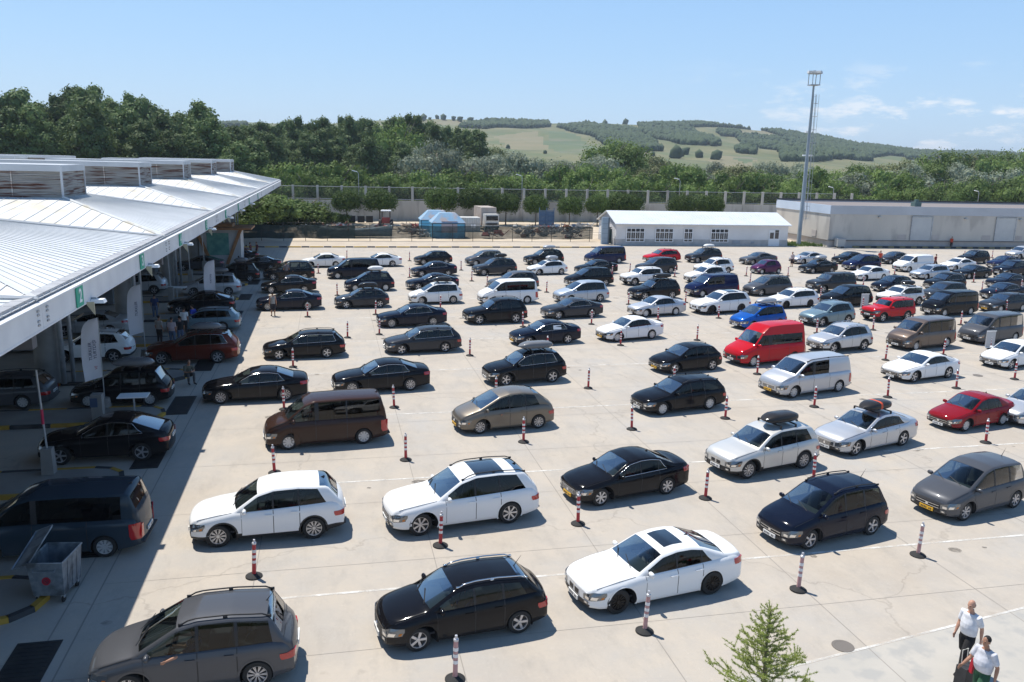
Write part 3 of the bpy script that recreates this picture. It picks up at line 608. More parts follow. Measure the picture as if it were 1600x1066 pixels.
def box_mesh(length=1.95, wid=.8, hgt=.36, m=None, straps=None, round_=1.0):
    N, M = 14, 16; V = []; F = []; I = []
    for i in range(N+1):
        t = i/N; x = -length/2+length*t; e = max(0, 1-abs(2*t-1)**(3.5)); k = (max(.02, e))**.5; hh = hgt*min(1, .35+1.1*min(t*1.7, 1)**.7)*(1 if t < .9 else 1-.8*(t-.9))
        for j in range(M):
            a = 2*math.pi*j/M; ca, sa = math.cos(a), math.sin(a); px = abs(ca)**.55*(1 if ca > 0 else -1); pz = abs(sa)**.6*(1 if sa > 0 else -1)
            V.append((x, px*wid/2*k, hh/2*0+(pz*hh*.62*k if pz > 0 else pz*hgt*.38*k)))
    for i in range(N):
        for j in range(M):
            F.append((i*M+j, i*M+(j+1) % M, (i+1)*M+(j+1) % M, (i+1)*M+j)); I.append(1 if straps and i in straps else 0)
    F += [tuple(range(M))[::-1], tuple(N*M+j for j in range(M))]; I += [0, 0]
    return mesh('roof_box', V, F, [m or BLK, straps and MT['strap'] or BLK], I, True, 45)
mat('strap', (.65, .08, .02), .6); STRAPR = mat('strap_red', (.35, .02, .03), .6)
BOXM = dict(black=paint('box_black', (.02, .02, .022), .1, .4), grey=paint('box_grey', (.16, .165, .175), .1, .45), silver=paint('box_silver', (.42, .43, .45), .3, .4), white=paint('box_white', (.72, .72, .70)))
_bm = {}
def get_box(col, ln, straps=None):
    k = (col, ln, bool(straps))
    if k not in _bm: _bm[k] = box_mesh(ln, .78, .36, BOXM[col], straps)
    return _bm[k]
bars_me = None
CARPLACE = []
def car(kind, pcol, f, r, label, category='car', name=None, box=None, dark=False, plate=None, group=None, ang=None, far=0):
    T = CAR[kind]
    if not hasattr(T, 'parts'): build_car(T)
    a = np.array(G(*f)); b = np.array(G(*r)); m = (a+b)/2
    th = math.atan2(b[1]-a[1], b[0]-a[0])
    model = R(float(np.interp(m[0], [-6, -2, 3, 8, 15, 22, 40], [1.5, 3, 6, 8.5, 11.5, 14, 14])))
    if m[1] > 55: model *= .75
    if m[0] < -7: model = 0
    wgt = .6 if m[1] < 45 else .15
    if m[0] < -7: wgt = .3
    th = ang if ang is not None else model+(th-model)*wgt
    hw = T.W/2-.03; c = (m[0]-math.sin(th)*hw, m[1]+math.cos(th)*hw)
    root = thing(name or category.replace(' ', '_'), label, category, (c[0], c[1], 0), th, group)
    obs = []
    for p in T.parts:
        o = bpy.data.objects.new(p[0], p[1]); COL.objects.link(o)
        if len(p) > 4:
            if p[2] == 0: o.location = (p[4][0]-T.mid, p[4][1], p[4][2]); 
            if p[5] > 0 and p[0] == 'wheel': o.rotation_euler = (0, 0, math.pi)
            o.parent = root if p[2] <= 0 else obs[p[2]]
            if p[0] == 'wheel': o.location = (p[4][0]-T.mid, p[4][1], p[4][2])
        else:
            o.parent = root if p[2] <= 0 else obs[p[2]]
            if o.parent == root: o.location = (-T.mid, 0, 0)
        if p[3]: o.material_slots[0].link = 'OBJECT'; o.material_slots[0].material = PNT[pcol]
        if plate and p[0] == 'number_plate': o.material_slots[0].link = 'OBJECT'; o.material_slots[0].material = PLY
        obs.append(o)
    if box:
        col, ln, *rest = box
        x1, xr1 = T.top[T.ws[1]][0], T.top[T.rg[0]][0]; cx = (x1+xr1)/2-T.mid+(rest[1] if len(rest) > 1 else -.1); zt_ = max(z for _, z in T.top)+T.crown
        o = link('roof_box', get_box(col, ln, rest[0] if rest and rest[0] else None), root, (cx, -.12, zt_+.24))
        mb = MB().m(BLK)
        for dx in (-.38, .38):
            mb.box((cx+dx, 0, zt_+.055), (.07, T.W*.66, .035))
            for s in (-1, 1): mb.box((cx+dx, s*T.W*.33, zt_), (.08, .04, .12))
        link('roof_bar', mb.me('roof_bar'), root)
    CARPLACE.append((label, c, m)); return root
# ------------------------------------------------------------------ ground
def concrete():
    m = bpy.data.materials.new('lot_concrete'); m.use_nodes = True; t = m.node_tree; b = t.nodes['Principled BSDF']; l = t.links.new
    b.inputs['Roughness'].default_value = .9; b.inputs['Specular IOR Level'].default_value = .25
    g = t.nodes.new('ShaderNodeNewGeometry')
    def noise(s, d=6, rough=.6, stretch=None):
        n = t.nodes.new('ShaderNodeTexNoise'); n.inputs['Scale'].default_value = s; n.inputs['Detail'].default_value = d; n.inputs['Roughness'].default_value = rough
        src = g.outputs['Position']
        if stretch: q = t.nodes.new('ShaderNodeMapping'); q.inputs['Scale'].default_value = stretch; l(src, q.inputs[0]); src = q.outputs[0]
        l(src, n.inputs['Vector']); return n.outputs['Fac']
    def ramp(src, p0, p1, c0, c1):
        r = t.nodes.new('ShaderNodeValToRGB'); r.color_ramp.elements[0].position = p0; r.color_ramp.elements[1].position = p1
        r.color_ramp.elements[0].color = (*c0, 1); r.color_ramp.elements[1].color = (*c1, 1); l(src, r.inputs[0]); return r.outputs[0]
    def mix(fac, a, c, mode='MIX'):
        x = t.nodes.new('ShaderNodeMix'); x.data_type = 'RGBA'; x.blend_type = mode
        if isinstance(fac, float): x.inputs[0].default_value = fac
        else: l(fac, x.inputs[0])
        l(a, x.inputs[6]); 
        if isinstance(c, tuple): x.inputs[7].default_value = (*c, 1)
        else: l(c, x.inputs[7])
        return x.outputs[2]
    c = ramp(noise(.16, 5), .35, .65, (.42, .365, .30), (.415, .39, .355))
    c = mix(ramp(noise(.45, 8, .7), .42, .62, (0, 0, 0), (.8, .8, .8)), c, (.48, .42, .345))
    c = mix(ramp(noise(1.4, 8, .75, (1, .35, 1)), .50, .72, (0, 0, 0), (.65, .65, .65)), c, (.335, .305, .265))   # tyre-worn bands along the lanes
    c = mix(ramp(noise(9, 6, .8), .56, .70, (0, 0, 0), (.55, .55, .55)), c, (.55, .50, .43))
    c = mix(ramp(noise(3.3, 7, .8), .64, .70, (0, 0, 0), (.5, .5, .5)), c, (.22, .195, .165))                # small pits and oil marks
    c = mix(ramp(noise(.9, 4, .5), .68, .76, (0, 0, 0), (.40, .40, .40)), c, (.24, .21, .18))
    v = t.nodes.new('ShaderNodeTexVoronoi'); v.feature = 'DISTANCE_TO_EDGE'; v.inputs['Scale'].default_value = .07
    w = t.nodes.new('ShaderNodeVectorMath'); w.operation = 'ADD'; n3 = t.nodes.new('ShaderNodeTexNoise'); n3.inputs['Scale'].default_value = .8; n3.inputs['Detail'].default_value = 8
    l(g.outputs['Position'], n3.inputs['Vector']); sc3 = t.nodes.new('ShaderNodeVectorMath'); sc3.operation = 'SCALE'; sc3.inputs['Scale'].default_value = 2.2; l(n3.outputs['Color'], sc3.inputs[0])
    l(g.outputs['Position'], w.inputs[0]); l(sc3.outputs[0], w.inputs[1]); l(w.outputs[0], v.inputs['Vector'])
    c = mix(ramp(v.outputs['Distance'], .0, .0025, (.28, .28, .28), (0, 0, 0)), c, (.16, .14, .12))
    l(c, b.inputs['Base Color'])
    bp = t.nodes.new('ShaderNodeBump'); bp.inputs['Strength'].default_value = .25; bp.inputs['Distance'].default_value = .01; l(noise(22, 6), bp.inputs['Height']); l(bp.outputs[0], b.inputs['Normal'])
    return m
CONC = concrete()
GRASSG = noisy('river_meadow', (.07, .09, .03), (.12, .12, .05), .05, .9, coords='World')
def sheet(name, x0, y0, x1, y1, z, m): return link(name, mesh(name, [(x0, y0, z), (x1, y0, z), (x1, y1, z), (x0, y1, z)], [(0, 1, 2, 3)], m), kind='structure')
sheet('ground', -4000, -600, 5000, 6000, -.05, GRASSG)
sheet('concrete_lot', -60, -20, 170, 119, 0, CONC)
SAND = noisy('yard_sand', (.50, .41, .30), (.58, .49, .37), .4, .95, coords='World', c3=(.44, .36, .26), s3=.12)
sheet('yard_ground', -60, 119, 170, 158, .0, SAND)
# joints and painted lines
def worn(name, col, lo=.42, hi=.56):
    m = bpy.data.materials.new(name); m.use_nodes = True; t = m.node_tree; b = t.nodes['Principled BSDF']; l = t.links.new; b.inputs['Base Color'].default_value = (*col, 1); b.inputs['Roughness'].default_value = .8
    g = t.nodes.new('ShaderNodeNewGeometry'); n = t.nodes.new('ShaderNodeTexNoise'); n.inputs['Scale'].default_value = 1.3; n.inputs['Detail'].default_value = 10; n.inputs['Roughness'].default_value = .75; l(g.outputs['Position'], n.inputs['Vector'])
    r = t.nodes.new('ShaderNodeMapRange'); r.inputs[1].default_value = lo; r.inputs[2].default_value = hi; r.inputs[3].default_value = .95; r.inputs[4].default_value = .12; l(n.outputs['Fac'], r.inputs[0]); l(r.outputs[0], b.inputs['Alpha']); return m
JM = mat('joint_sealant', (.27, .245, .215), .9)
jb = MB().m(JM)
for x in [-2.3, 2.8, 7.75, 12.8, 17.7, 22.8, 27.9, 33, 38, 43, 48, 53, 58, 63, 68, 73, 78, 83, 88, 93, 98, 103]: jb.add([(x-.012, 4, .004), (x+.012, 4, .004), (x+.012, 110, .004), (x-.012, 110, .004)], [(0, 1, 2, 3)])
for k in range(24): y = 5+4.4*k; jb.add([(-6.3, y-.006, .004), (110, y-.006, .004), (110, y+.006, .004), (-6.3, y+.006, .004)], [(0, 1, 2, 3)])
for x in (-6.9, -6.3): jb.add([(x-.02, 4, .004), (x+.02, 4, .004), (x+.02, 108, .004), (x-.02, 108, .004)], [(0, 1, 2, 3)])
st_ = MB().m(worn('oil_drips', (.17, .15, .125), .36, .56)); ro = random.Random(4)
for k in range(170):
    x, y = ro.uniform(-6, 95), 17+8*ro.randrange(11)+ro.gauss(3.6, .5); rr = ro.uniform(.06, .26); n_ = 14; base_ = [(x+rr*(1+.4*ro.random())*math.cos(2*math.pi*i/n_), y+rr*.8*(1+.4*ro.random())*math.sin(2*math.pi*i/n_), .006) for i in range(n_)]
    st_.add(base_, [tuple(range(n_))])
link('oil_stains', st_.me('oil_stains'), kind='structure')
link('lot_joints', jb.me('lot_joints'), kind='structure')
WL = worn('worn_white_line', (.72, .70, .65), .40, .62); lb = MB().m(WL)
for k in range(-1, 11): y = 21+8*k; lb.add([(-2.6, y-.05, .008), (108, y-.05, .008), (108, y+.05, .008), (-2.6, y+.05, .008)], [(0, 1, 2, 3)])
a_, b_ = G(1245, 1040), G(1600, 950); dx, dy = b_[0]-a_[0], b_[1]-a_[1]
lb.add([(a_[0]-dx, a_[1]-dy-.04, .008), (b_[0]+dx, b_[1]+dy-.04, .008), (b_[0]+dx, b_[1]+dy+.04, .008), (a_[0]-dx, a_[1]-dy+.04, .008)], [(0, 1, 2, 3)])
link('grey_slab', mesh('grey_slab', [(a_[0]-dx, a_[1]-dy-.05, .003), (a_[0]-dx, 2, .003), (b_[0]+dx, 2, .003), (b_[0]+dx, b_[1]+dy-.05, .003)], [(0, 1, 2, 3)], noisy('slab_grey', (.41, .385, .34), (.465, .43, .375), .5, .9, 8, coords='World', c3=(.37, .355, .325), s3=1.6, bump=.2)), kind='structure')
link('painted_lines', lb.me('painted_lines'), kind='structure')
# cast iron drainage grates in a channel along the canopy mouth, manholes
DRN = noisy('drain_iron', (.018, .018, .02), (.035, .033, .03), 3, .6); gcount = 0
for y0 in (17.2, 24.6, 31.8, 38.6, 46.6, 54.5, 62.0, 70.0, 78.5):
    mb = MB().m(DRN).box((-7.05, y0+1.2, .006), (1.0, 3.0, .02))
    for k in range(18): mb.box((-7.05, y0-.2+k*.166, .02), (.86, .05, .014))
    link('drain_grate', mb.me('drain_grate'), label='dark iron drain grate set in the shaded lane at the canopy mouth', cat='drain grate', group='drain grates along the canopy mouth')
for p, lb_ in (((1317, 1010), 'round manhole cover in the concrete near the two walking men'), ((1002, 496), 'round manhole cover by the silver saloon in the middle rows'), ((1528, 587), 'round manhole cover between the white cars at the right')):
    x, y = G(*p); mb = MB().m(mat('manhole_iron', (.16, .14, .12), .7)).lathe([(.27, .002), (.27, .014), (.20, .014), (.19, .010), (.001, .010)], n=24)
    link('manhole_cover', mb.me('manhole_cover'), loc=(x, y, 0), label=lb_, cat='manhole cover')
# ------------------------------------------------------------------ canopy
ROOFM = noisy('roof_white_metal', (.80, .80, .79), (.70, .70, .67), .5, .45, coords='World', c3=(.66, .61, .50), s3=.7)
ROOFG = noisy('roof_grey_metal', (.74, .745, .74), (.63, .64, .63), .6, .4, coords='World')
SEAM = mat('roof_seam', (.56, .57, .57), .5); FASC = noisy('fascia_white', (.74, .75, .76), (.64, .65, .67), .8, .5, coords='World')
GUT = noisy('gutter_zinc', (.33, .33, .34), (.45, .45, .45), 1.2, .5, coords='World'); STEEL = mat('painted_steel_grey', (.30, .33, .36), .5)
RX, RZ = -7.35, 7.86; TIPS = [5.6, 22.9, 40.1, 57.6, 76.2, 95.5, 115.0, 134.0]
canopy = thing('canopy', 'long white standing-seam metal roof over the border control lanes', 'canopy', (RX, 70, 0))
def cpart(n, me): o = link(n, me, canopy); o.location = (-RX, -70, 0); return o
MXR, MXL = -13.3, -25.0; MZ = 9.2; VX, VZ = -13.85, 8.5
def seams(mb, A, B, C_, D, n, rib=.045):      # ribs between edges A->B (eave) and D->C (ridge)
    A, B, C_, D = map(Vector, (A, B, C_, D))
    for k in range(1, n):
        t = k/n; p = A.lerp(B, t); q = D.lerp(C_, t); nn = (B-A).cross(D-A).normalized(); nn = nn if nn.z > 0 else -nn
        w = (B-A).normalized()*.014; h = nn*rib; mb.add([p-w, p+w, q+w, q-w, p-w+h, p+w+h, q+w+h, q-w+h], [(4, 5, 6, 7), (0, 4, 7, 3), (1, 2, 6, 5), (0, 1, 5, 4)])
for i in range(len(TIPS)-1):
    y0, y1 = TIPS[i], TIPS[i+1]; yc = (y0+y1)/2; ya, yb = yc-2.05, yc+2.05
    mb = MB(); mb.m(ROOFG)
    E0, E1 = (RX, y0, RZ), (RX, y1, RZ); Ma, Mb_ = (MXR, ya, MZ), (MXR, yb, MZ)
    mb.quad(E0, E1, Mb_, Ma)                       # slope facing the lot
    mb.m(ROOFM)
    V0, V1 = (VX-1, y0, VZ), (VX-1, y1, VZ); La, Lb = (MXL, ya, MZ), (MXL, yb, MZ); VL0, VL1 = (MXL-4, y0, VZ), (MXL-4, y1, VZ)
    mb.add([E0, Ma, V0], [(0, 1, 2)]); mb.add([E1, Mb_, V1], [(0, 2, 1)])
    mb.quad(V0, Ma, La, VL0); mb.quad(V1, VL1, Lb, Mb_)
    mb.quad((MXL-4, y0, VZ), La, Lb, (MXL-4, y1, VZ))
    cpart('roof_plane', mb.me('roof_plane'))
    mb = MB().m(SEAM); seams(mb, E0, E1, Mb_, Ma, 30, .02)
    xs = RX-.4
    while xs > MXL:
        zv = RZ+(VZ-RZ)*min(1, (RX-xs)/(RX-VX+1)); tq = (RX-xs)/(RX-MXR)
        q = Vector((xs, y0+(ya-y0)*tq, RZ+(MZ-RZ)*tq)) if tq < 1 else Vector((xs, ya, MZ)); p = Vector((xs, y0, zv)); w = Vector((.018, 0, 0)); h = Vector((0, 0, .03))
        mb.add([p-w, p+w, q+w, q-w, p-w+h, p+w+h, q+w+h, q-w+h], [(4, 5, 6, 7), (0, 4, 7, 3), (1, 2, 6, 5)]); xs -= .62
    mb.m(ROOFM); mb.tube([Vector(E0)+Vector((0, 0, .03)), Vector(Ma)+Vector((0, 0, .03))], .07, 4); mb.m(SEAM).tube([Vector(E0)+Vector((0, 0, .01)), Vector(V0)+Vector((0, 0, .01))], .06, 4); mb.tube([Vector(E1)+Vector((0, 0, .03)), Vector(Mb_)+Vector((0, 0, .03))], .06, 4)
    cpart('roof_seams', mb.me('roof_seams'))
# far strip of the roof beyond the first row of monitors
mb = MB().m(ROOFM).box((-38.5, 70, 8.45), (19, 129, .12)); cpart('rear_roof', mb.me('rear_roof'))
# ceiling inside so the underside reads as a dark soffit
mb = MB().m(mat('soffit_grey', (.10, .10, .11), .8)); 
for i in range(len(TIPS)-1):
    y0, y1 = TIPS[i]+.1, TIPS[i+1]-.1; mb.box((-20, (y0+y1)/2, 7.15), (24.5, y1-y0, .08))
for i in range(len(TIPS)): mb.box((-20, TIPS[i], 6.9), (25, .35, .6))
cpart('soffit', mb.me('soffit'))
# fascia panels
for i in range(len(TIPS)-1):
    y0, y1 = TIPS[i], TIPS[i+1]; m_ = (y0+y1)/2
    for a, b in ((y0, m_), (m_, y1)):
        mb = MB().m(FASC).box((RX+.02, (a+b)/2, RZ-.43), (.16, b-a-.012, .62)).box((RX+.05, (a+b)/2, RZ-.10), (.24, b-a-.012, .05)).box((RX-.02, (a+b)/2, RZ-.76), (.26, b-a-.012, .05))
        cpart('fascia', mb.me('fascia'))
    mb = MB().m(GUT)
    for k in range(24):
        a = y0+(y1-y0)*k/24; b = y0+(y1-y0)*(k+1)/24; mb.box((RX-.22, (a+b)/2, RZ+.015), (.36, b-a-.03, .14))
    cpart('gutter', mb.me('gutter'))
    mb = MB().m(GUT)
    for yy in (y0-.35, y0+.35):
        for zz in (.24, .34, .50, .60): mb.box((RX+.115, yy, RZ-zz), (.04, .13, .05))
    cpart('bolt_plate', mb.me('bolt_plate'))
# fascia end
mb = MB().m(FASC).box((-20, 134.1, RZ-.5), (25.2, .16, .9)).box((-20, 5.5, RZ-.5), (25.2, .16, .9)); cpart('end_fascia', mb.me('end_fascia'))
# louvred roof monitors
LOUV = noisy('rusty_louvre', (.50, .465, .42), (.36, .32, .275), 1.0, .7, 8, .45, .6, coords='World', stretch=(.6, .6, 10), c3=(.16, .065, .04), s3=.9)
CAPM = noisy('monitor_cap', (.52, .54, .56), (.42, .44, .46), .4, .5, coords='World')
for row, (xr_, xl_) in enumerate(((MXR, MXL), (-34.0, -46.0))):
    for i in range(len(TIPS)-1):
        if row == 1 and i < 2: continue
        yc = (TIPS[i]+TIPS[i+1])/2
        mo = link('roof_monitor', None, canopy, (0, 0, 0)); mo.location = ((xr_+xl_)/2-RX, yc-70, MZ-.15)
        wx = xr_-xl_; hy = 4.1
        mb = MB().m(LIN).box((0, 0, .7), (wx-.3, hy-.3, 1.3)).m(LOUV)
        for k in range(16):
            z = .10+k*.088
            for s in (-1, 1): mb.box((0, s*(hy/2-.06), z), (wx-.06, .11, .022), M=Matrix.Rotation(R(-42*s), 3, 'X')); mb.box((s*(wx/2-.06), 0, z), (.11, hy-.06, .022), M=Matrix.Rotation(R(42*s), 3, 'Y'))
        for q in range(1, 5):
            for s in (-1, 1): mb.box((-wx/2+wx*q/5, s*(hy/2-.02), .75), (.06, .05, 1.4))
        link('louvre', mb.me('louvre'), mo)
        mb = MB().m(CAPM)
        for sx_ in (-1, 1):
            for sy_ in (-1, 1): mb.box((sx_*(wx/2-.01), sy_*(hy/2-.01), .76), (.09, .09, 1.46))
        link('corner_post', mb.me('corner_post'), mo)
        mb = MB().m(CAPM).box((0, 0, 1.62), (wx+.10, hy+.10, .30))
        for k in range(3): mb.box((-wx/2+wx*(k+.5)/3, 0, 1.785), (wx/3-.06, hy, .03))
        link('cap', mb.me('cap'), mo)
        mb = MB().m(GUT).box((0, 0, .04), (wx+.08, hy+.08, .14)); link('base_flashing', mb.me('base_flashing'), mo)
# lane number signs, floodlights under the fascia
SG = mat('sign_green', (.03, .36, .24), .5); WHT = mat('sign_white', (.85, .86, .86), .5); GALV = noisy('galvanised', (.34, .36, .38), (.45, .47, .49), 3, .45, metal=.4)
def text_mesh(s, size, m, depth=.01, bold=False):
    cu = bpy.data.curves.new('t', 'FONT'); cu.body = s; cu.size = size; cu.align_x = 'CENTER'; cu.align_y = 'CENTER'; cu.extrude = depth/2; cu.resolution_u = 3
    if bold: cu.offset = size*.018
    o = bpy.data.objects.new('t', cu); TX = bpy.data.scenes.new('x'); TX.collection.objects.link(o); TX.view_layers[0].update()
    me = bpy.data.meshes.new_from_object(o.evaluated_get(TX.view_layers[0].depsgraph)); bpy.data.scenes.remove(TX); bpy.data.objects.remove(o); me.materials.clear(); me.materials.append(m); return me
for n_, yy in zip('123456789', (17.4, 26.1, 34.6, 43.4, 52.5, 62.3, 70.9, 80.5, 90.3)):
    t = thing('lane_sign', 'green lane sign %s' % dict(zip('123456789', ('reading one, cut off nearest the camera', 'reading two, the largest one in view', 'reading three, above the middle feather flag', 'reading four, above the big concrete column', 'reading five, left of the timber kiosk', 'reading six, over the timber kiosk roof', 'reading seven, over the yard sand', 'reading eight, before the leafy yard trees', 'reading nine, last and smallest')))[n_], 'sign', (RX+.13, yy, RZ-.43))
    link('sign_panel', MB().m(SG).box((0, 0, 0), (.03, .66, .60)).me('sign_panel'), t)
    o = link('sign_number', text_mesh(n_, .56, WHT, .012, True), t, (.024, 0, 0)); o.rotation_euler = (math.pi/2, 0, math.pi/2)
    if n_ in '2345678':
        f = thing('floodlight', 'white box floodlight under the canopy edge, %s' % dict(zip('2345678', ('nearest and largest', 'second from the camera beside sign three', 'third beside sign four', 'fourth beside sign five', 'fifth beside sign six', 'sixth, over the yard sand', 'farthest and smallest')))[n_], 'floodlight', (RX+.30, yy+1.25, RZ-.78))
        link('lamp_housing', MB().m(WHT).box((0, 0, 0), (.42, .36, .11), taper=.8).me('lamp_housing'), f); link('bracket', MB().m(GALV).box((-.3, 0, .06), (.5, .06, .1)).me('bracket'), f)
        link('sign_bracket', MB().m(mat('bracket_cream', (.45, .42, .30), .6)).add([(-.25, -.55, .05), (.02, -.55, .05), (.02, -.55, -.35), (-.25, -.5, .05), (.02, -.5, .05), (.02, -.5, -.35)], [(0, 1, 2), (5, 4, 3), (0, 3, 4, 1), (1, 4, 5, 2), (0, 2, 5, 3)]).me('sign_bracket'), f)
# columns with downpipes
CCOL = noisy('column_concrete', (.22, .21, .20), (.30, .29, .27), 1.1, .85)
for i, yy in enumerate((12.0, 28.3, 44.3, 60.6, 76.6, 92.5, 108.5, 124.5)):
    t = thing('canopy_column', 'thick round concrete canopy column with steel downpipes, %s' % ['off the near lanes', 'by the blue van', 'beside the white and grey estate cars', 'behind the second feather flag', 'behind the white car at lane four', 'near the timber kiosk', 'behind the timber kiosk', 'last at the far end'][i], 'column', (-14.0, yy, 0))
    link('shaft', MB().m(CCOL).lathe([(.62, .15), (.58, .3), (.58, 7.0), (.9, 7.15)], n=24).me('shaft', True, 40), t)
    link('downpipe', MB().m(GALV).tube([(.78, -.35, .15), (.78, -.35, 7.1)], .13, 10).me('downpipe', True), t)
    link('downpipe', MB().m(GALV).tube([(1.1, .1, .15), (1.1, .1, 7.1)], .10, 10).me('downpipe', True), t)
    for dx in (-9.5,):
        link('rear_shaft', MB().m(CCOL).lathe([(.62, .15), (.58, .3), (.58, 7.0)], (dx, 0, 0), n=20).me('rear_shaft', True, 40), t)
# square booths deep in the shade
BOOTH = noisy('booth_panel', (.10, .11, .12), (.14, .15, .16), 1, .6)
for i, yy in enumerate((52.5, 68.5, 84.5)):
    t = thing('control_booth', 'dark control booth in the canopy shade, %s' % ['beyond the first feather flags', 'behind the silver estate', 'nearest the timber kiosk'][i], 'booth', (-18, yy, 0))
    link('wall', MB().m(BOOTH).box((0, 0, 1.4), (3.2, 1.6, 2.5)).me('wall'), t); link('roof', MB().m(GALV).box((0, 0, 2.74), (3.6, 2.0, .14)).me('roof'), t)
    link('window', MB().m(GLROOF).box((1.61, 0, 1.7), (.03, 1.2, .9)).box((0, -.815, 1.7), (2.6, .03, .9)).me('window'), t)
# kerbed islands with yellow and black kerb stones
KY = noisy('kerb_yellow', (.50, .30, .04), (.38, .22, .04), 2, .75); KB = noisy('kerb_black', (.035, .035, .038), (.07, .07, .07), 2, .75); ISL = noisy('island_paving', (.24, .22, .20), (.30, .28, .25), .8, .9, coords='World')
for i, yy in enumerate((22.0, 30.4, 38.3, 45.3, 54.0, 62.0, 70.0, 78.0, 86.0)):
    t = thing('lane_island', 'yellow and black kerbed island %s' % ('beside the dumpster at the bottom left', 'between the blue van and the black coupe SUV', 'between the black coupe SUV and the strapped people carrier', 'where a person sits on the kerb', 'beside the waiting group', 'below the farthest feather flag', 'beside the silver people carrier with a grey box', 'behind the dark people carrier at lane six', 'nearest the timber kiosk')[i], 'traffic island', (-10, yy, 0))
    x0, x1, hw_ = -24.0, 2.55, 1.25
    path = [(x0, -hw_)]+[(x0+(x1-hw_-x0)*k/16, -hw_) for k in range(1, 17)]+[(x1-hw_+hw_*math.sin(a), -hw_*math.cos(a)) for a in [math.pi*k/6 for k in range(1, 6)]]+[(x0+(x1-hw_-x0)*k/16, hw_) for k in range(16, -1, -1)]
    fl = MB().m(ISL).add([(x, y*.93, .13) for x, y in path], [tuple(range(len(path)))]); link('paving', fl.me('paving'), t)
    for cidx, mm_ in ((0, KY), (1, KB)):
        mb = MB().m(mm_)
        for k in range(len(path)-1):
            if k % 2 != cidx: continue
            (xa, ya), (xb, yb) = path[k], path[k+1]; d = Vector((xb-xa, yb-ya, 0)); n = Vector((-d.y, d.x, 0)).normalized()*.17; a = Vector((xa, ya, 0))+d*.01; b = Vector((xb, yb, 0))-d*.01
            z = Vector((0, 0, .15)); mb.add([a, b, b+n, a+n, a+z, b+z, b+n+z, a+n+z], [(4, 5, 6, 7), (0, 1, 5, 4), (1, 2, 6, 5), (2, 3, 7, 6), (3, 0, 4, 7)])
        link('kerb', mb.me('kerb'), t)
# ------------------------------------------------------------------ far side of the lot
KY2 = noisy('far_kerb_yellow', (.62, .42, .12), (.50, .34, .12), 2, .8)
t = thing('kerb_line', 'yellow and black painted kerb along the far side of the lot', 'kerb', (14, 110.6, 0))
for ci, mm_ in ((0, KY2), (1, KB)):
    mb = MB().m(mm_)
    for k in range(38):
        w = 1.7 if k % 2 == 0 else 1.0; x = -27+1.4*k
        if k % 2 == ci: mb.box((x, 0, .075), (w-.02, .35, .15))
    link('kerb_stone', mb.me('kerb_stone'), t)
sheet('far_pavement', -40, 110.8, 40, 119, .02, noisy('pavement_tan', (.44, .37, .29), (.50, .43, .34), .5, .9, coords='World'))
# shade-netted fence
def netmat(name, alpha):
    m = mat(name, (.018, .035, .032), .9); b = m.node_tree.nodes['Principled BSDF']; tt = m.node_tree; g = tt.nodes.new('ShaderNodeNewGeometry'); n = tt.nodes.new('ShaderNodeTexNoise'); n.inputs['Scale'].default_value = 1.1; n.inputs['Detail'].default_value = 6
    tt.links.new(g.outputs['Position'], n.inputs['Vector']); r = tt.nodes.new('ShaderNodeMapRange'); r.inputs[1].default_value = .3; r.inputs[2].default_value = .75; r.inputs[3].default_value = alpha+.08; r.inputs[4].default_value = alpha-.12; tt.links.new(n.outputs['Fac'], r.inputs[0]); tt.links.new(r.outputs[0], b.inputs['Alpha']); return m
f = thing('netted_fence', 'mesh fence hung with dark green shade netting along the yard', 'fence', (14, 119.2, 0))
n1_, n2_ = netmat('shade_net_dense', .97), netmat('shade_net_thin', .76)
for (xa, xb, m_) in ((-27, 3.4, n1_), (3.4, 38.4, n2_)):
    mb = MB().m(m_); k = int((xb-xa)/1.1); V = []
    for i in range(k+1):
        x = xa+(xb-xa)*i/k; bulge = .06*math.sin(i*2.1); V += [(x-14, bulge, .35+.05*math.sin(i*1.3)), (x-14, -bulge, 2.2+.05*math.sin(i*.9+1))]
    mb.add(V, [(2*i, 2*i+2, 2*i+3, 2*i+1) for i in range(k)]); link('shade_net', mb.me('shade_net'), f)
for k in range(24):
    x = -27+2.95*k; link('fence_post', MB().m(BLK).tube([(x-14, 0, 0), (x-14, 0, 2.55)], .04, 6).me('fence_post'), f)
link('rail', MB().m(BLK).tube([(-41, 0, 2.5), (26, 0, 2.5)], .025, 5).tube([(-41, 0, 1.4), (26, 0, 1.4)], .02, 5).me('rail'), f)
# perimeter wall with posts and mesh
WALLC = noisy('wall_concrete', (.46, .44, .40), (.55, .52, .48), .35, .9, coords='World', stretch=(1, 1, .3), c3=(.36, .34, .31), s3=.5)
w_ = thing('perimeter_wall', 'long grey concrete perimeter wall topped by posts and wire mesh', 'wall', (40, 158, 0))
def wy(x): return (x-5)*.045 if x > 5 else 0
mb = MB().m(WALLC)
for k in range(17): x0 = -55+10.2*k; x1 = x0+10.17; mb.add([(x-40, wy(x)+d, z) for z in (0, 3.75) for x, d in ((x0, 0), (x1, 0), (x1, .3), (x0, .3))], [(4, 5, 6, 7), (0, 1, 5, 4), (1, 2, 6, 5), (2, 3, 7, 6), (3, 0, 4, 7)])
link('wall_panel', mb.me('wall_panel'), w_)
for k in range(38):
    x = -50+4.35*k; link('wall_post', MB().m(WALLC).box((x-40, wy(x)+.1, 3.2), (.42, .42, 6.4 if k % 2 else 6.4)).me('wall_post'), w_)
NETW = mat('wire_mesh', (.10, .10, .09), .8); NETW.node_tree.nodes['Principled BSDF'].inputs['Alpha'].default_value = .30
mb = MB().m(NETW)
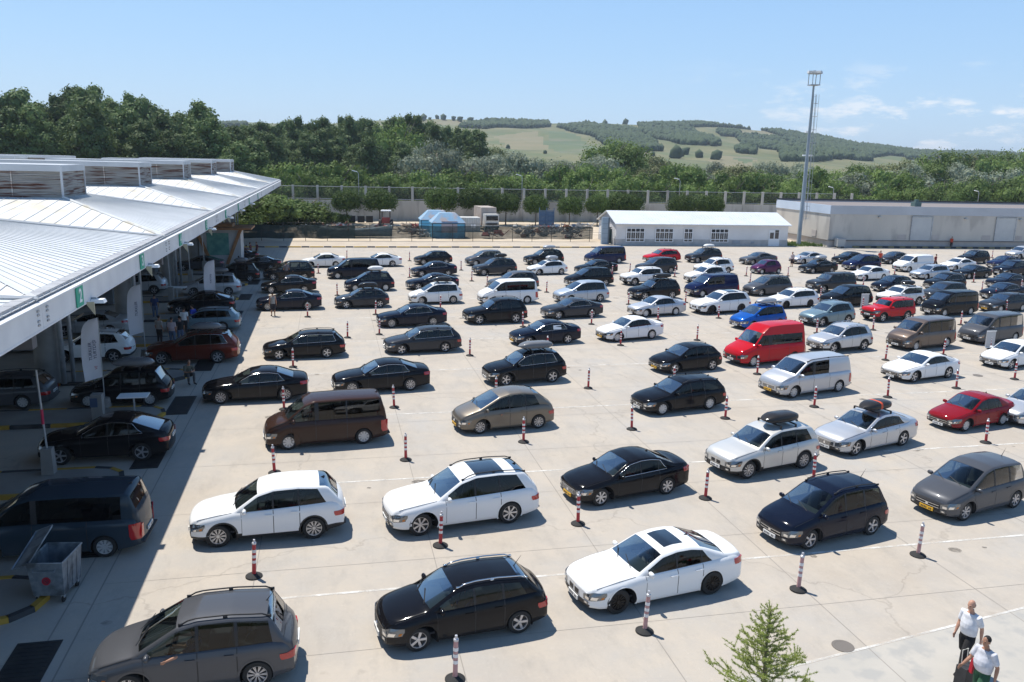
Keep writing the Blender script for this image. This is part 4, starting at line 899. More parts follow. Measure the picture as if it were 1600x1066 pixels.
for k in range(37): x = -50+4.35*k; mb.add([(x-40, wy(x)+.1, 3.9), (x+4.35-40, wy(x+4.35)+.1, 3.9), (x+4.35-40, wy(x+4.35)+.1, 6.2), (x-40, wy(x)+.1, 6.2)], [(0, 1, 2, 3)])
link('mesh_panel', mb.me('mesh_panel'), w_)
mb = MB().m(GALV)
for z in (4.0, 6.2): mb.tube([(-90, 0, z), (-35, 0, z), (66, wy(106), z)], .05, 5)
link('mesh_rail', mb.me('mesh_rail'), w_)
# white office building
WB = noisy('render_white', (.74, .72, .70), (.66, .64, .62), .5, .8, coords='World'); STB = noisy('stone_base', (.42, .40, .38), (.52, .50, .48), 1.2, .9); WGL = mat('dark_window_glass', (.03, .035, .04), .08, 0, .5); WFR = mat('white_frame', (.78, .78, .78), .5)
RFB = noisy('roof_pale_blue', (.68, .71, .73), (.62, .65, .67), .6, .45, coords='World'); GBL = noisy('gable_grey', (.30, .32, .35), (.35, .37, .40), 1, .7)
t = thing('office_building', 'long low white building with pale metal roof and white framed windows', 'building', (40.3, 114.2, 0), R(-2.0))
BLn, BD = 26.8, 9.0
link('wall', MB().m(WB).box((BLn/2, BD/2, 1.55), (BLn, BD, 3.1)).me('wall'), t)
link('plinth', MB().m(STB).box((BLn/2, BD/2, .45), (BLn+.06, BD+.06, .9)).me('plinth'), t)
mb = MB().m(RFB); e = .45; x0, x1 = -.3, BLn+.3
mb.add([(x0, -e, 3.0), (x1, -e, 3.0), (x1, BD/2, 4.6), (x0, BD/2, 4.6), (x1, BD+e, 3.0), (x0, BD+e, 3.0), (x0, -e, 3.12), (x1, -e, 3.12), (x1, BD/2, 4.72), (x0, BD/2, 4.72), (x1, BD+e, 3.12), (x0, BD+e, 3.12)], [(0, 3, 2, 1), (3, 5, 4, 2), (6, 7, 8, 9), (9, 8, 10, 11), (0, 1, 7, 6), (4, 5, 11, 10), (0, 6, 9, 3), (3, 9, 11, 5), (1, 2, 8, 7), (2, 4, 10, 8)])
for k in range(60): x = x0+.25+.452*k; mb.box((x, BD/4-.2, 3.93), (.03, 5.15, .04), M=Matrix.Rotation(math.atan2(1.6, BD/2+e), 3, 'X'))
link('roof', mb.me('roof'), t)
link('gable', MB().m(GBL).add([(-.04, 0, 3.0), (-.04, BD, 3.0), (-.04, BD/2, 4.58), (.04, 0, 3.0), (.04, BD, 3.0), (.04, BD/2, 4.58)], [(0, 2, 1), (3, 4, 5), (0, 3, 5, 2), (2, 5, 4, 1)]).me('gable'), t)
def window(t, xc, wd, z0, z1, cols, rows_=(.0, .32, .62, 1)):
    fo = link('window', MB().m(WGL).box((xc, -.05, (z0+z1)/2), (wd, .02, z1-z0)).me('window'), t); mb = MB().m(WFR)
    for k in range(cols+1): mb.box((xc-wd/2+wd*k/cols, -.075, (z0+z1)/2), (.09 if k not in (0, cols) else .13, .05, z1-z0+.1))
    for k in range(4): mb.box((xc, -.08, z0+(z1-z0)*(0, .2, .72, 1)[k]), (wd+.1, .055, .1))
    for k in range(cols): mb.box((xc-wd/2+wd*(k+.5)/cols, -.07, z0+(z1-z0)*.45), (.035, .04, (z1-z0)*.5))
    link('window_frame', mb.me('window_frame'), fo)
for xc, wd, c in ((2.9, 2.7, 4), (7.3, 2.7, 4), (11.0, 1.3, 2), (15.9, 2.7, 4)): window(t, xc, wd, .55, 2.45, c)
mb = MB().m(WFR).box((24.6, -.05, 1.2), (1.75, .05, 2.4)); d_ = link('door', mb.me('door'), t)
link('pane', MB().m(WGL).box((24.2, -.085, 1.55), (.6, .02, .9)).box((25.0, -.085, 1.55), (.6, .02, .9)).box((25.0, -.085, 2.2), (.6, .02, .35)).me('pane'), d_)
link('side_window', MB().m(WGL).box((-.03, 3.0, 2.0), (.04, .6, .6)).box((-.03, 3.9, 2.0), (.04, .6, .6)).me('side_window'), t)
link('low_vent', MB().m(GBL).box((21.2, -.07, .5), (.5, .1, .3)).box((18.6, -.06, .55), (1.2, .06, .45)).me('low_vent'), t)
t = thing('totem_pylon', 'tall blue-grey metal pylon at the yard gate beside the white building', 'pylon', (39.0, 115.6, 0))
link('post', MB().m(mat('pylon_blue_grey', (.28, .36, .43), .5)).box((0, 0, 1.95), (.9, .45, 3.9)).me('post'), t); link('edge_strip', MB().m(mat('pylon_dark', (.10, .13, .16), .5)).box((.56, 0, 1.95), (.22, .42, 3.85)).me('edge_strip'), t)
link('panel_joint', MB().m(mat('pylon_dark2', (.12, .15, .18), .5)).box((0, -.23, .9), (.9, .01, .03)).box((0, -.23, 1.6), (.9, .01, .03)).box((0, -.23, 2.3), (.9, .01, .03)).box((0, -.23, 3.0), (.9, .01, .03)).me('panel_joint'), t)
t = thing('gate', 'dark green sheet gate between the pylon and the white building', 'gate', (40.6, 117.2, 0))
link('leaf', MB().m(mat('gate_green', (.02, .05, .045), .6)).box((-.1, -.8, 1.1), (1.9, .06, 2.1)).me('leaf'), t); link('gate_frame', MB().m(BLK).box((-1.1, -.8, 1.2), (.1, .1, 2.4)).box((.9, -.8, 1.2), (.1, .1, 2.4)).box((-.1, -.8, 2.35), (2.1, .1, .1)).me('gate_frame'), t)
# warehouse
WH = noisy('warehouse_render', (.50, .47, .42), (.57, .53, .47), .35, .9, coords='World', stretch=(1, 1, .4), c3=(.42, .39, .35), s3=.4); WHB = noisy('warehouse_band', (.47, .49, .52), (.42, .44, .47), .3, .7, coords='World'); WHL = noisy('warehouse_band_light', (.58, .66, .76), (.52, .60, .70), .3, .6, coords='World')
WLOW = noisy('warehouse_base', (.50, .46, .43), (.43, .39, .36), .8, .9, coords='World'); ROLL_ = noisy('roller_door', (.50, .51, .50), (.45, .46, .46), .8, .6, coords='World')
t = thing('warehouse', 'long beige warehouse with blue-grey parapet band and two loading doors', 'warehouse', (73.2, 112.2, 0), R(-3.0))
link('wall', MB().m(WH).box((40, 8.6, 2.95), (80, 17.2, 3.9)).me('wall'), t); link('base_wall', MB().m(WLOW).box((40, 8.6, .5), (80.1, 17.3, 1.0)).me('base_wall'), t)
link('ledge', MB().m(mat('ledge_dark', (.16, .15, .14), .8)).box((40, -.12, 1.02), (80.3, .3, .08)).box((-.1, 8.6, 1.02), (.3, 17.4, .08)).me('ledge'), t)
link('parapet', MB().m(WHB).box((40, -.02, 5.55), (80.1, .14, 1.3)).me('parapet'), t); link('side_parapet', MB().m(WHL).box((-.05, 8.6, 5.55), (.14, 17.3, 1.3)).me('side_parapet'), t)
link('roof', MB().m(mat('bitumen_roof', (.22, .19, .18), .9)).box((40, 8.7, 5.98), (79.8, 17.0, .1)).me('roof'), t); link('coping', MB().m(mat('coping_dark', (.04, .04, .045), .6)).box((40, 17.2, 6.35), (80.4, .3, .22)).me('coping'), t)
link('rear_parapet', MB().m(WHB).box((40, 17.25, 5.9), (80, .2, .8)).me('rear_parapet'), t)
for i, xc in enumerate((15.2, 29.6, 46)):
    d_ = link('loading_door', MB().m(ROLL_).box((xc, -.06, 2.85), (3.3, .1, 3.5)).me('loading_door'), t)
    mb = MB().m(GALV).box((xc-1.72, -.1, 2.9), (.16, .16, 3.7)).box((xc+1.72, -.1, 2.9), (.16, .16, 3.7)).box((xc, -.1, 4.68), (3.6, .18, .14)); link('door_frame', mb.me('door_frame'), d_)
    link('patch', MB().m(WLOW).box((xc-3.1, -.012, 1.6), (1.5, .06, .7)).box((xc+2.6, -.012, 1.6), (1.2, .06, .7)).me('patch'), t)
link('roof_vent', MB().m(mat('vent_green', (.10, .16, .15), .6)).box((17, 4.5, 6.4), (1.1, 1.1, .7)).box((17, 4.5, 6.9), (.5, .5, .4)).me('roof_vent'), t)
link('wall_lamp', MB().m(GALV).box((8, -.2, 4.6), (.5, .3, .12)).box((22.5, -.2, 4.5), (.5, .3, .12)).box((32, -.2, 4.5), (.5, .3, .12)).me('wall_lamp'), t)
link('side_hatch', MB().m(WLOW).box((-.05, 4.2, 1.75), (.1, 1.3, 1.0)).me('side_hatch'), t)
t = thing('warehouse_kerb', 'black and dull yellow kerb edge at the foot of the warehouse', 'kerb', (73.2, 111.0, 0), R(-3.0))
for ci, mm_ in ((0, noisy('dull_yellow', (.30, .24, .12), (.22, .18, .10), 2, .8)), (1, KB)):
    mb = MB().m(mm_)
    for k in range(48):
        if k % 2 == ci: mb.box((4+.95*k, .2, .14), (.93, .4, .28))
    link('kerb_stone', mb.me('kerb_stone'), t)
t = thing('rubbish_container', 'pale wheeled rubbish container standing at the warehouse corner', 'waste container', (74.6, 111.2, 0))
link('body', MB().m(mat('container_grey', (.42, .42, .40), .6)).box((0, 0, .75), (1.3, .9, 1.1)).me('body'), t); link('lid', MB().m(GBL).box((0, .05, 1.36), (1.35, 1.0, .14)).me('lid'), t)
link('foot', MB().m(BLK).box((-.5, 0, .1), (.12, .6, .2)).box((.5, 0, .1), (.12, .6, .2)).me('foot'), t)
# high mast with ladder
t = thing('light_mast', 'very tall grey lattice-laddered floodlight mast beside the white building', 'light mast', (70.0, 114.9, 0))
MG = noisy('mast_grey', (.22, .27, .30), (.30, .34, .37), .6, .5)
link('shaft', MB().m(MG).lathe([(.36, 0), (.36, .4), (.32, .5), (.14, 23.4)], n=12).me('shaft', True, 50), t)
mb = MB().m(GALV)
for s in (-1, 1): mb.tube([(.62, s*.28, 3.8), (.34, s*.28, 22.2)], .045, 5)
for k in range(20):
    z = 4+k*.94; x = .62-.28*(z-3.8)/18.4; mb.tube([(x, -.28, z), (x, .28, z)], .02, 4)
    if k % 2 == 0: mb.tube([(x, -.3, z), (x+.5, -.3, z), (x+.5, .3, z), (x, .3, z)], .025, 4); mb.tube([(.5-.2*z/24, 0, z), (x, 0, z)], .02, 4)
mb.tube([(1.12, -.3, 4), (.84, -.3, 22.2)], .03, 4).tube([(1.12, .3, 4), (.84, .3, 22.2)], .03, 4)
link('ladder', mb.me('ladder'), t)
mb = MB().m(GALV).box((0, 0, 23.5), (1.3, 1.3, .15)).box((0, 0, 25.1), (1.6, 1.2, .1))
for sx_ in (-1, 1):
    for sy_ in (-1, 1): mb.tube([(sx_*.58, sy_*.58, 23.5), (sx_*.6, sy_*.55, 25.1)], .06, 5)
link('head_frame', mb.me('head_frame'), t)
for k in range(6): a = 2*math.pi*k/6; link('floodlight', MB().m(mat('lamp_glass', (.62, .62, .60), .3)).box((.78*math.cos(a), .6*math.sin(a), 25.32), (.75, .55, .32), rz=a, taper=.75).me('floodlight'), t)
link('side_lamp', MB().m(WHT).box((.55, 0, 13.4), (.5, .3, .22)).box((-.5, 0, 13.4), (.4, .3, .2)).box((-.45, 0, 16.8), (.3, .3, .25)).me('side_lamp'), t)
# street lamps behind the wall
for i, (px, py) in enumerate(((560, 268), (816, 274), (1063, 280), (1303, 293), (1530, 299))):
    d = fw*FPX+rt*(px-800)+up*(533-py); q = 160.5/d[1]; x, z = d[0]*q, CH+d[2]*q
    t = thing('street_lamp', 'slim street lamp rising above the perimeter wall, %s' % ['above the second round tree', 'behind the middle round trees', 'behind the white building roof', 'above the warehouse left end', 'above the warehouse roof far right'][i], 'street lamp', (x, 160.5, 0))
    link('pole', MB().m(GALV).tube([(0, 0, 0), (0, 0, z-.4), (-.3, 0, z)], [.09, .07, .05], 8).me('pole', True), t); link('lamp_head', MB().m(WHT).box((-.75, 0, z+.06), (.95, .35, .16), M=Matrix.Rotation(R(12), 3, 'Y')).me('lamp_head'), t)
# ------------------------------------------------------------------ vegetation
def leafmat(name, c1, c2, c3, scale=.35):
    m = bpy.data.materials.new(name); m.use_nodes = True; t = m.node_tree; b = t.nodes['Principled BSDF']; l = t.links.new
    b.inputs['Roughness'].default_value = .7; b.inputs['Specular IOR Level'].default_value = .25
    g = t.nodes.new('ShaderNodeNewGeometry'); n = t.nodes.new('ShaderNodeTexNoise'); n.inputs['Scale'].default_value = scale; n.inputs['Detail'].default_value = 4; l(g.outputs['Position'], n.inputs['Vector'])
    r = t.nodes.new('ShaderNodeValToRGB'); r.color_ramp.elements[0].position = .32; r.color_ramp.elements[1].position = .7; r.color_ramp.elements[0].color = (*c1, 1); r.color_ramp.elements[1].color = (*c2, 1); l(n.outputs['Fac'], r.inputs[0])
    x = t.nodes.new('ShaderNodeMix'); x.data_type = 'RGBA'; q = t.nodes.new('ShaderNodeMath'); q.operation = 'MULTIPLY'; q.inputs[1].default_value = .6; l(g.outputs['Random Per Island'], q.inputs[0]); l(q.outputs[0], x.inputs[0]); l(r.outputs[0], x.inputs[6]); x.inputs[7].default_value = (*c3, 1)
    oi = t.nodes.new('ShaderNodeObjectInfo'); h = t.nodes.new('ShaderNodeHueSaturation'); mr = t.nodes.new('ShaderNodeMapRange'); mr.inputs[3].default_value = .75; mr.inputs[4].default_value = 1.3; l(oi.outputs['Random'], mr.inputs[0]); l(mr.outputs[0], h.inputs['Value']); l(x.outputs[2], h.inputs['Color']); l(h.outputs[0], b.inputs['Base Color'])
    tr = t.nodes.new('ShaderNodeBsdfTranslucent'); l(h.outputs[0], tr.inputs[0]); ms = t.nodes.new('ShaderNodeMixShader'); ms.inputs[0].default_value = .25; o = t.nodes['Material Output']; l(b.outputs[0], ms.inputs[1]); l(tr.outputs[0], ms.inputs[2]); l(ms.outputs[0], o.inputs[0]); return m
LM = dict(dark=leafmat('leaves_dark', (0.082, 0.130, 0.046), (0.130, 0.186, 0.065), (0.170, 0.227, 0.082)), green=leafmat('leaves_green', (0.094, 0.155, 0.038), (0.155, 0.222, 0.054), (0.201, 0.268, 0.074)), bright=leafmat('leaves_bright', (0.092, 0.157, 0.032), (0.146, 0.216, 0.049), (0.184, 0.243, 0.076)),
    silver=leafmat('leaves_silver', (0.184, 0.218, 0.138), (0.265, 0.299, 0.207), (0.345, 0.380, 0.287)), olive=leafmat('leaves_olive', (0.132, 0.154, 0.061), (0.209, 0.226, 0.094), (0.253, 0.264, 0.132)), clip=leafmat('leaves_clipped', (.03, .065, .013), (.06, .11, .022), (.14, .20, .04), 1.5))
BARK = noisy('bark', (.10, .085, .07), (.16, .14, .11), 3, .9)
def crown(seed, kind, w, h, n, leaf, mt, base=.18, lobes=9, flat=1.0):
    """leaf clumps on the shells of many lobes; z from base*h to h"""
    rg = np.random.default_rng(seed); V = []; F = []
    lob = []
    for i in range(lobes):
        if kind == 'tall': tt = (i+.5)/lobes; a = i*2.4+rg.uniform(0, .8); zc = lerp(base+.12, .90, tt)*h; rad = w/2*(math.sin(math.pi*(.18+.72*tt))**.8); c = (math.cos(a)*rad*.45, math.sin(a)*rad*.45, zc); s = (rad*rg.uniform(.55, .8), rad*rg.uniform(.55, .8), h*.5/lobes*rg.uniform(2.0, 3.0))
        elif kind == 'dome': a = i*2.4; rr = w/2*math.sqrt((i+.3)/lobes)*.66; c = (math.cos(a)*rr, math.sin(a)*rr, h*(base+(1-base)*(.58-.34*(rr/(w/2))**2))); s = (w*rg.uniform(.18, .25), w*rg.uniform(.18, .25), h*(1-base)*rg.uniform(.34, .44))
        else: a = i*2.4+rg.uniform(0, 1); rr = w/2*math.sqrt((i+.3)/lobes)*.75; top = 1-.45*(rr/(w/2))**1.6; zc = h*(base+(1-base)*rg.uniform(.25, .82)*top); c = (math.cos(a)*rr, math.sin(a)*rr, zc); s = (w*rg.uniform(.16, .27), w*rg.uniform(.16, .27), h*rg.uniform(.13, .22))
        lob.append((c, s))
    wts = np.array([s[0]*s[2]+s[0]**2 for c, s in lob]); wts /= wts.sum()
    idx = rg.choice(len(lob), n, p=wts); d = rg.normal(size=(n, 3)); d /= np.linalg.norm(d, axis=1, keepdims=True)
    rad = rg.uniform(.62, 1.08, n)**.7; cl = np.sin(d[:, 0]*7+idx)*np.sin(d[:, 1]*6+2*idx)*np.cos(d[:, 2]*7); rad *= 1+.2*cl
    C0 = np.array([l_[0] for l_ in lob])[idx]; S0 = np.array([l_[1] for l_ in lob])[idx]; P = C0+d*S0*rad[:, None]
    nn = d+rg.normal(size=(n, 3))*.55+np.array([0, 0, .25]); nn /= np.linalg.norm(nn, axis=1, keepdims=True)
    r_ = rg.normal(size=(n, 3)); u = np.cross(nn, r_); u /= np.linalg.norm(u, axis=1, keepdims=True); v = np.cross(nn, u)
    sz = leaf*rg.uniform(.55, 1.25, n)[:, None]
    A = P+u*sz*.5; B = P+v*sz*.32; C1 = P-u*sz*.5; D = P-v*sz*.32+nn*sz*.12
    Vn = np.stack([A, B, C1, D], 1).reshape(-1, 3)
    cores = []
    for c, s_ in lob:      # dense inner foliage of each lobe: larger overlapping clumps
        m_ = max(30, n//(len(lob)*9)); dd = rg.normal(size=(m_, 3)); dd /= np.linalg.norm(dd, axis=1, keepdims=True); pp = np.array(c)+dd*np.array(s_)*rg.uniform(.55, .72, (m_, 1))
        uu = np.cross(dd, rg.normal(size=(m_, 3))); uu /= np.linalg.norm(uu, axis=1, keepdims=True); vv = np.cross(dd, uu); z_ = leaf*2.1
        cores.append(np.stack([pp+uu*z_*.5, pp+vv*z_*.5, pp-uu*z_*.5, pp-vv*z_*.5], 1).reshape(-1, 3))
    Vn = np.concatenate([Vn]+cores); n = len(Vn)//4; me = bpy.data.meshes.new('crown'); me.vertices.add(len(Vn)); me.vertices.foreach_set('co', Vn.ravel())
    me.loops.add(4*n); me.loops.foreach_set('vertex_index', np.arange(4*n)); me.polygons.add(n); me.polygons.foreach_set('loop_start', np.arange(n)*4); me.polygons.foreach_set('loop_total', np.full(n, 4)); me.materials.append(mt); me.update(calc_edges=True); me.validate(); return me
def trunk(seed, h, r, n=6, sp=2.0):
    rg = random.Random(seed); mb = MB().m(BARK); pts = [(rg.uniform(-.12, .12)*k, rg.uniform(-.12, .12)*k, h*.72*k/5) for k in range(6)]; mb.tube(pts, [r*(1-.15*k) for k in range(6)], 8)
    for k in range(n):
        a = k*2.4; b = Vector(pts[2+k % 3]); q = b+Vector((math.cos(a)*sp*.5, math.sin(a)*sp*.5, h*.10)); e = b+Vector((math.cos(a)*sp, math.sin(a)*sp, h*.26)); mb.tube([b, q, e], [r*.45, r*.3, r*.08], 5)
    return mb.me('trunk', True)
TPL = {}
def tpl(k, *a, **kw):
    TPL[k] = (crown(*a, **kw), trunk(a[0], a[3], a[2]*.028, 6, a[2]*.28))
for v in range(3):
    tpl(('poplar', v), 10+v, 'tall', 10, 22, 5200, .62, LM['dark'], base=.1, lobes=15)
    tpl(('bush', v), 20+v, 'round', 11, 8, 3000, .5, LM['green'], base=.0, lobes=13)
    tpl(('willow', v), 30+v, 'round', 12, 11, 3600, .5, LM['silver'], base=.02, lobes=15)
    tpl(('broad', v), 40+v, 'round', 14, 16, 4600, .6, LM['olive'] if v == 1 else LM['green'], base=.08, lobes=18)
    tpl(('acacia', v), 50+v, 'round', 9, 9, 2800, .45, LM['bright'], base=.0, lobes=12)
WOOD = {'poplar': ('tall dark green poplar in the wood behind the perimeter wall', 'tree', 'dark poplars of the river wood', 'poplar_tree'), 'bush': ('green bushy tree growing up behind the perimeter wall', 'tree', 'green bushy trees behind the wall', 'bushy_tree'),
    'willow': ('silvery grey-green willow standing in the river wood', 'tree', 'silvery willows in the river wood', 'willow_tree'), 'broad': ('broad spreading tree in the river wood', 'tree', 'broad trees of the river wood', 'broadleaf_tree'), 'acacia': ('bright fresh green tree just behind the perimeter wall', 'tree', 'bright green trees behind the wall', 'leafy_tree')}
rg = random.Random(7); H0 = dict(poplar=22, bush=8, willow=11, broad=16, acacia=9); W0 = dict(poplar=10, bush=11, willow=12, broad=14, acacia=9)
def ray_at_Y(px, py, Y):
    d = fw*FPX+rt*(px-800)+up*(533-py); q = Y/d[1]; return d[0]*q, CH+d[2]*q
def tree_px(kind, px, py, Y, wscale=1.0, label=None, hmin=3):
    x, z = ray_at_Y(px, py, Y); z = max(hmin, z); c, tr = TPL[(kind, rg.randrange(3))]; lb_, cat, grp, nm = WOOD[kind]
    t = thing(nm, label or lb_, cat, (x, Y, -.05), rg.uniform(0, 6.28), None if label else grp); sz = z/H0[kind]*1.09; sxy = max(.55, min(1.6, sz**.5))*wscale; t.scale = (sxy, sxy, sz)
    link('crown', c, t); link('trunk', tr, t); return t
TOPY = lambda x: float(np.interp(x, [-100, 0, 40, 75, 110, 150, 190, 225, 255, 285, 318, 330, 345, 372, 385, 440, 520, 600, 622, 650, 675, 700, 745, 765, 800, 860, 920, 950, 990, 1010, 1060, 1120, 1180, 1260, 1340, 1380, 1420, 1470, 1520, 1560, 1600, 1700],
    [150, 150, 142, 165, 140, 134, 150, 150, 172, 175, 156, 190, 203, 203, 188, 188, 184, 190, 180, 184, 196, 196, 200, 212, 238, 242, 236, 212, 212, 232, 246, 250, 250, 250, 262, 252, 236, 232, 234, 222, 226, 226]))
# back layer sets the treetop line, front layers fill down to the wall
for px in range(-80, 400, 19):
    tree_px('poplar', px+rg.uniform(-7, 7), TOPY(px)+rg.uniform(-3, 14), rg.uniform(205, 235), 1.0+rg.uniform(-.1, .2))
for px in range(-60, 400, 24): tree_px('poplar', px+rg.uniform(-7, 7), TOPY(px)+rg.uniform(12, 45), rg.uniform(178, 198), 1.0)
for px in range(380, 765, 17): tree_px('poplar', px+rg.uniform(-7, 7), TOPY(px)+rg.uniform(-3, 10), rg.uniform(255, 290), .95)
for px in range(380, 780, 25): tree_px('poplar' if px < 640 else 'willow', px+rg.uniform(-7, 7), TOPY(px)+rg.uniform(20, 45), rg.uniform(215, 245), 1.0)
tree_px('broad', 622, 178, 250, .9, 'big olive green tree standing above the poplars left of the hills'); tree_px('broad', 955, 211, 240, 1.15, 'large rounded olive tree standing alone before the hill fields')
tree_px('broad', 985, 225, 236, .9); tree_px('willow', 945, 235, 215, 1.0); tree_px('broad', 718, 198, 300, 1.0)
for px in range(770, 1380, 21): tree_px(rg.choice(['bush', 'broad', 'willow', 'bush']), px+rg.uniform(-7, 7), TOPY(px)+rg.uniform(2, 14), rg.uniform(270, 330), 1.05)
for px in range(640, 960, 22): tree_px(rg.choice(['willow', 'willow', 'broad']), px+rg.uniform(-7, 7), 232+(px-640)*.06+rg.uniform(-8, 14), rg.uniform(215, 245))
for px in range(1000, 1400, 24): tree_px(rg.choice(['bush', 'willow', 'broad']), px+rg.uniform(-7, 7), 262+rg.uniform(-8, 10), rg.uniform(215, 250))
for px in range(1385, 1680, 18): tree_px(rg.choice(['broad', 'broad', 'bush']), px+rg.uniform(-7, 7), TOPY(px)+rg.uniform(-2, 16), rg.uniform(235, 280), 1.05)
for px in range(1340, 1680, 24): tree_px(rg.choice(['broad', 'willow', 'broad']), px+rg.uniform(-7, 7), 262+rg.uniform(-10, 16), rg.uniform(200, 225), 1.0)
for px in range(-40, 1660, 19):
    k = 'bush' if px < 760 else rg.choice(['acacia', 'bush', 'acacia']); tree_px(k, px+rg.uniform(-8, 8), 262+max(0, px-300)*.012+rg.uniform(-22, 14), rg.uniform(182, 205), .95)
for px in range(300, 1660, 20):
    k = rg.choice(['bush', 'acacia', 'bush']); tree_px(k, px+rg.uniform(-8, 8), 279+max(0, px-300)*.012+rg.uniform(-18, 10), rg.uniform(167, 174), .8)
tree_px('acacia', 170, 238, 176, .8, 'small yellow-green treetop showing between the roof monitors')
for px, py in ((388, 300), (400, 290), (440, 296), (476, 303)): tree_px('bush', px, py, {388: 140, 400: 146, 440: 148, 476: 150}[px], 1.05, {388: 'dense leafy tree low under the tip of the canopy roof', 400: 'bright leafy tree behind the far corner of the canopy roof', 440: 'leafy yard tree second from the canopy corner', 476: 'leafy yard tree nearest the first round clipped tree'}[px])
for i, (x, y, h_) in enumerate(((-15.5, 146, 3.6), (-12, 148, 4.2), (-8.5, 147, 3.8), (-5, 149, 4.4), (-1.5, 150, 3.6), (1.5, 152, 2.6))):
    c, tr = TPL[('bush', i % 3)]; t = thing('shrub', 'dense dark shrub at the foot of the leafy yard trees', 'shrub', (x, y, -.4), i*1.1, 'shrubs at the foot of the yard trees'); t.scale = (.55, .45, h_/8); link('foliage', c, t).material_slots[0].link = 'OBJECT'; t.children[0].material_slots[0].material = LM['clip']
# round clipped trees in the yard
RT = [(crown(70+v, 'dome', 7.4, 6.0, 11000, .26, LM['clip'], base=.34, lobes=16), MB().m(BARK).tube([(0, 0, 0), (.05, 0, 2.8), (0, .05, 4.2)], [.16, .13, .08], 7).me('trunk', True)) for v in range(2)]
for i, (px, py, w) in enumerate(((541, 298, 44), (593, 298, 48), (690, 294, 52), (743, 293, 54), (791, 303, 46), (838, 305, 38), (891, 308, 40), (935, 306, 40), (978, 303, 56), (1067, 306, 46), (1111, 306, 46))):
    x, z = ray_at_Y(px, py, 150); t = thing('round_tree', 'round clipped dark green tree, %s' % ['left of the lone yard lamp', 'right of the lone yard lamp', 'behind the left of the blue kiosk', 'behind the right of the blue kiosk', 'behind the white truck', 'narrow one right of the white truck', 'above the steel frames in the yard', 'just left of the pylon', 'wide one behind the gable of the white building', 'left one above the white building roof', 'right one above the white building roof'][i], 'tree', (x, 150, 0), i*1.3, 'round clipped trees along the yard wall')
    s = w/1294*150/6.4; t.scale = (s, s, z/5.7); c, tr = RT[i % 2]; link('crown', c, t); link('trunk', tr, t)
# ------------------------------------------------------------------ hills
rdg_u = [-.6, -.3, -.117, .0, .108, .184, .262, .344, .40, .462, .55, .624, .68, .77, .94, 1.3, 2.0]; rdg_z = [58, 60, 63, 66, 81, 80, 80, 82, 84, 86, 79, 70, 58, 48, 47, 50, 40]
def hz(X, Y):
    u = X/Y; dist = Y*math.sqrt(1+u*u*.3); r = float(np.interp(u, rdg_u, rdg_z)); far = 1500
    k = (Y-420)/(1500-420)
    if k <= 0: return -.5
    if k < 1: s = k**1.15*(1-.12*math.sin(math.pi*k))
    else: s = 1-.25*(k-1)
    und = 3.0*math.sin(X*.011+1)*math.sin(Y*.009)+1.6*math.sin(X*.027+Y*.021)
    return r*s*(1 if k < 1 else 1)+und*min(1, k*2)*(1-max(0, min(1, (k-.85)/.15)))+1.0*math.sin(X*.03)*min(1, k)
NU, NV = 420, 150; V = []; ucs = np.linspace(-.75, 2.1, NU+1); yv = 425+np.linspace(0, 1, NV+1)**1.0*1500
for v_ in yv:
    for u in ucs: V.append((u*v_, v_, hz(u*v_, v_)))
def project(P):
    v = np.array(P)-np.array([0, 0, CH]); z = v@fw; return 800+FPX*(v@rt)/z, 533-FPX*(v@up)/z
def inpoly(x, y, pg):
    c = False; j = len(pg)-1
    for i in range(len(pg)):
        if (pg[i][1] > y) != (pg[j][1] > y) and x < (pg[j][0]-pg[i][0])*(y-pg[i][1])/(pg[j][1]-pg[i][1])+pg[i][0]: c = not c
        j = i
    return c
def place(pg): # field corners listed as sight lines; found on the hill surface
    out = []
    for x, y in pg:
        d = fw*FPX+rt*(x-800)+up*(533-y); best = None
        for k in range(300):
            Y = 430+k*6.5; q = Y/d[1]; X, Z = d[0]*q, CH+d[2]*q
            if Z <= hz(X, Y): best = (X/Y, Y); break
        if best is None: X = d[0]/d[1]*1500; best = (d[0]/d[1], 1520)
        out.append(best)
    return out
BROWN = [place(p) for p in ([(765, 213), (838, 206), (868, 232), (802, 234)], [(1105, 250), (1130, 243), (1182, 250), (1168, 264), (1120, 262)], [(1150, 204), (1200, 205), (1245, 214), (1240, 221), (1180, 218)], [(660, 188), (740, 190), (735, 196), (662, 198)])]
GREENF = [place(p) for p in ([(1145, 248), (1170, 243), (1182, 250), (1165, 256)], [(860, 205), (880, 206), (935, 232), (880, 240), (850, 225)])]
WOODS = [place(p) for p in ([(716, 200), (760, 190), (857, 190), (860, 199), (760, 202)], [(868, 199), (915, 195), (985, 204), (1035, 237), (985, 242), (930, 216)], [(998, 196), (1062, 196), (1125, 224), (1118, 230), (1060, 226), (1002, 208)], [(1005, 192), (1172, 197), (1176, 203), (1060, 201)], [(1148, 214), (1262, 222), (1395, 232), (1385, 244), (1270, 242), (1185, 232)], [(1218, 236), (1300, 240), (1362, 252), (1225, 253)], [(1190, 202), (1252, 211), (1330, 224), (1400, 234), (1420, 246), (1300, 236), (1240, 222)], [(1400, 234), (1600, 240), (1600, 252), (1420, 250)], [(1120, 206), (1155, 208), (1158, 215), (1125, 214)], [(1150, 232), (1178, 232), (1180, 242), (1152, 240)], [(325, 196), (385, 196), (385, 199), (325, 199)])]
F = []; I = []
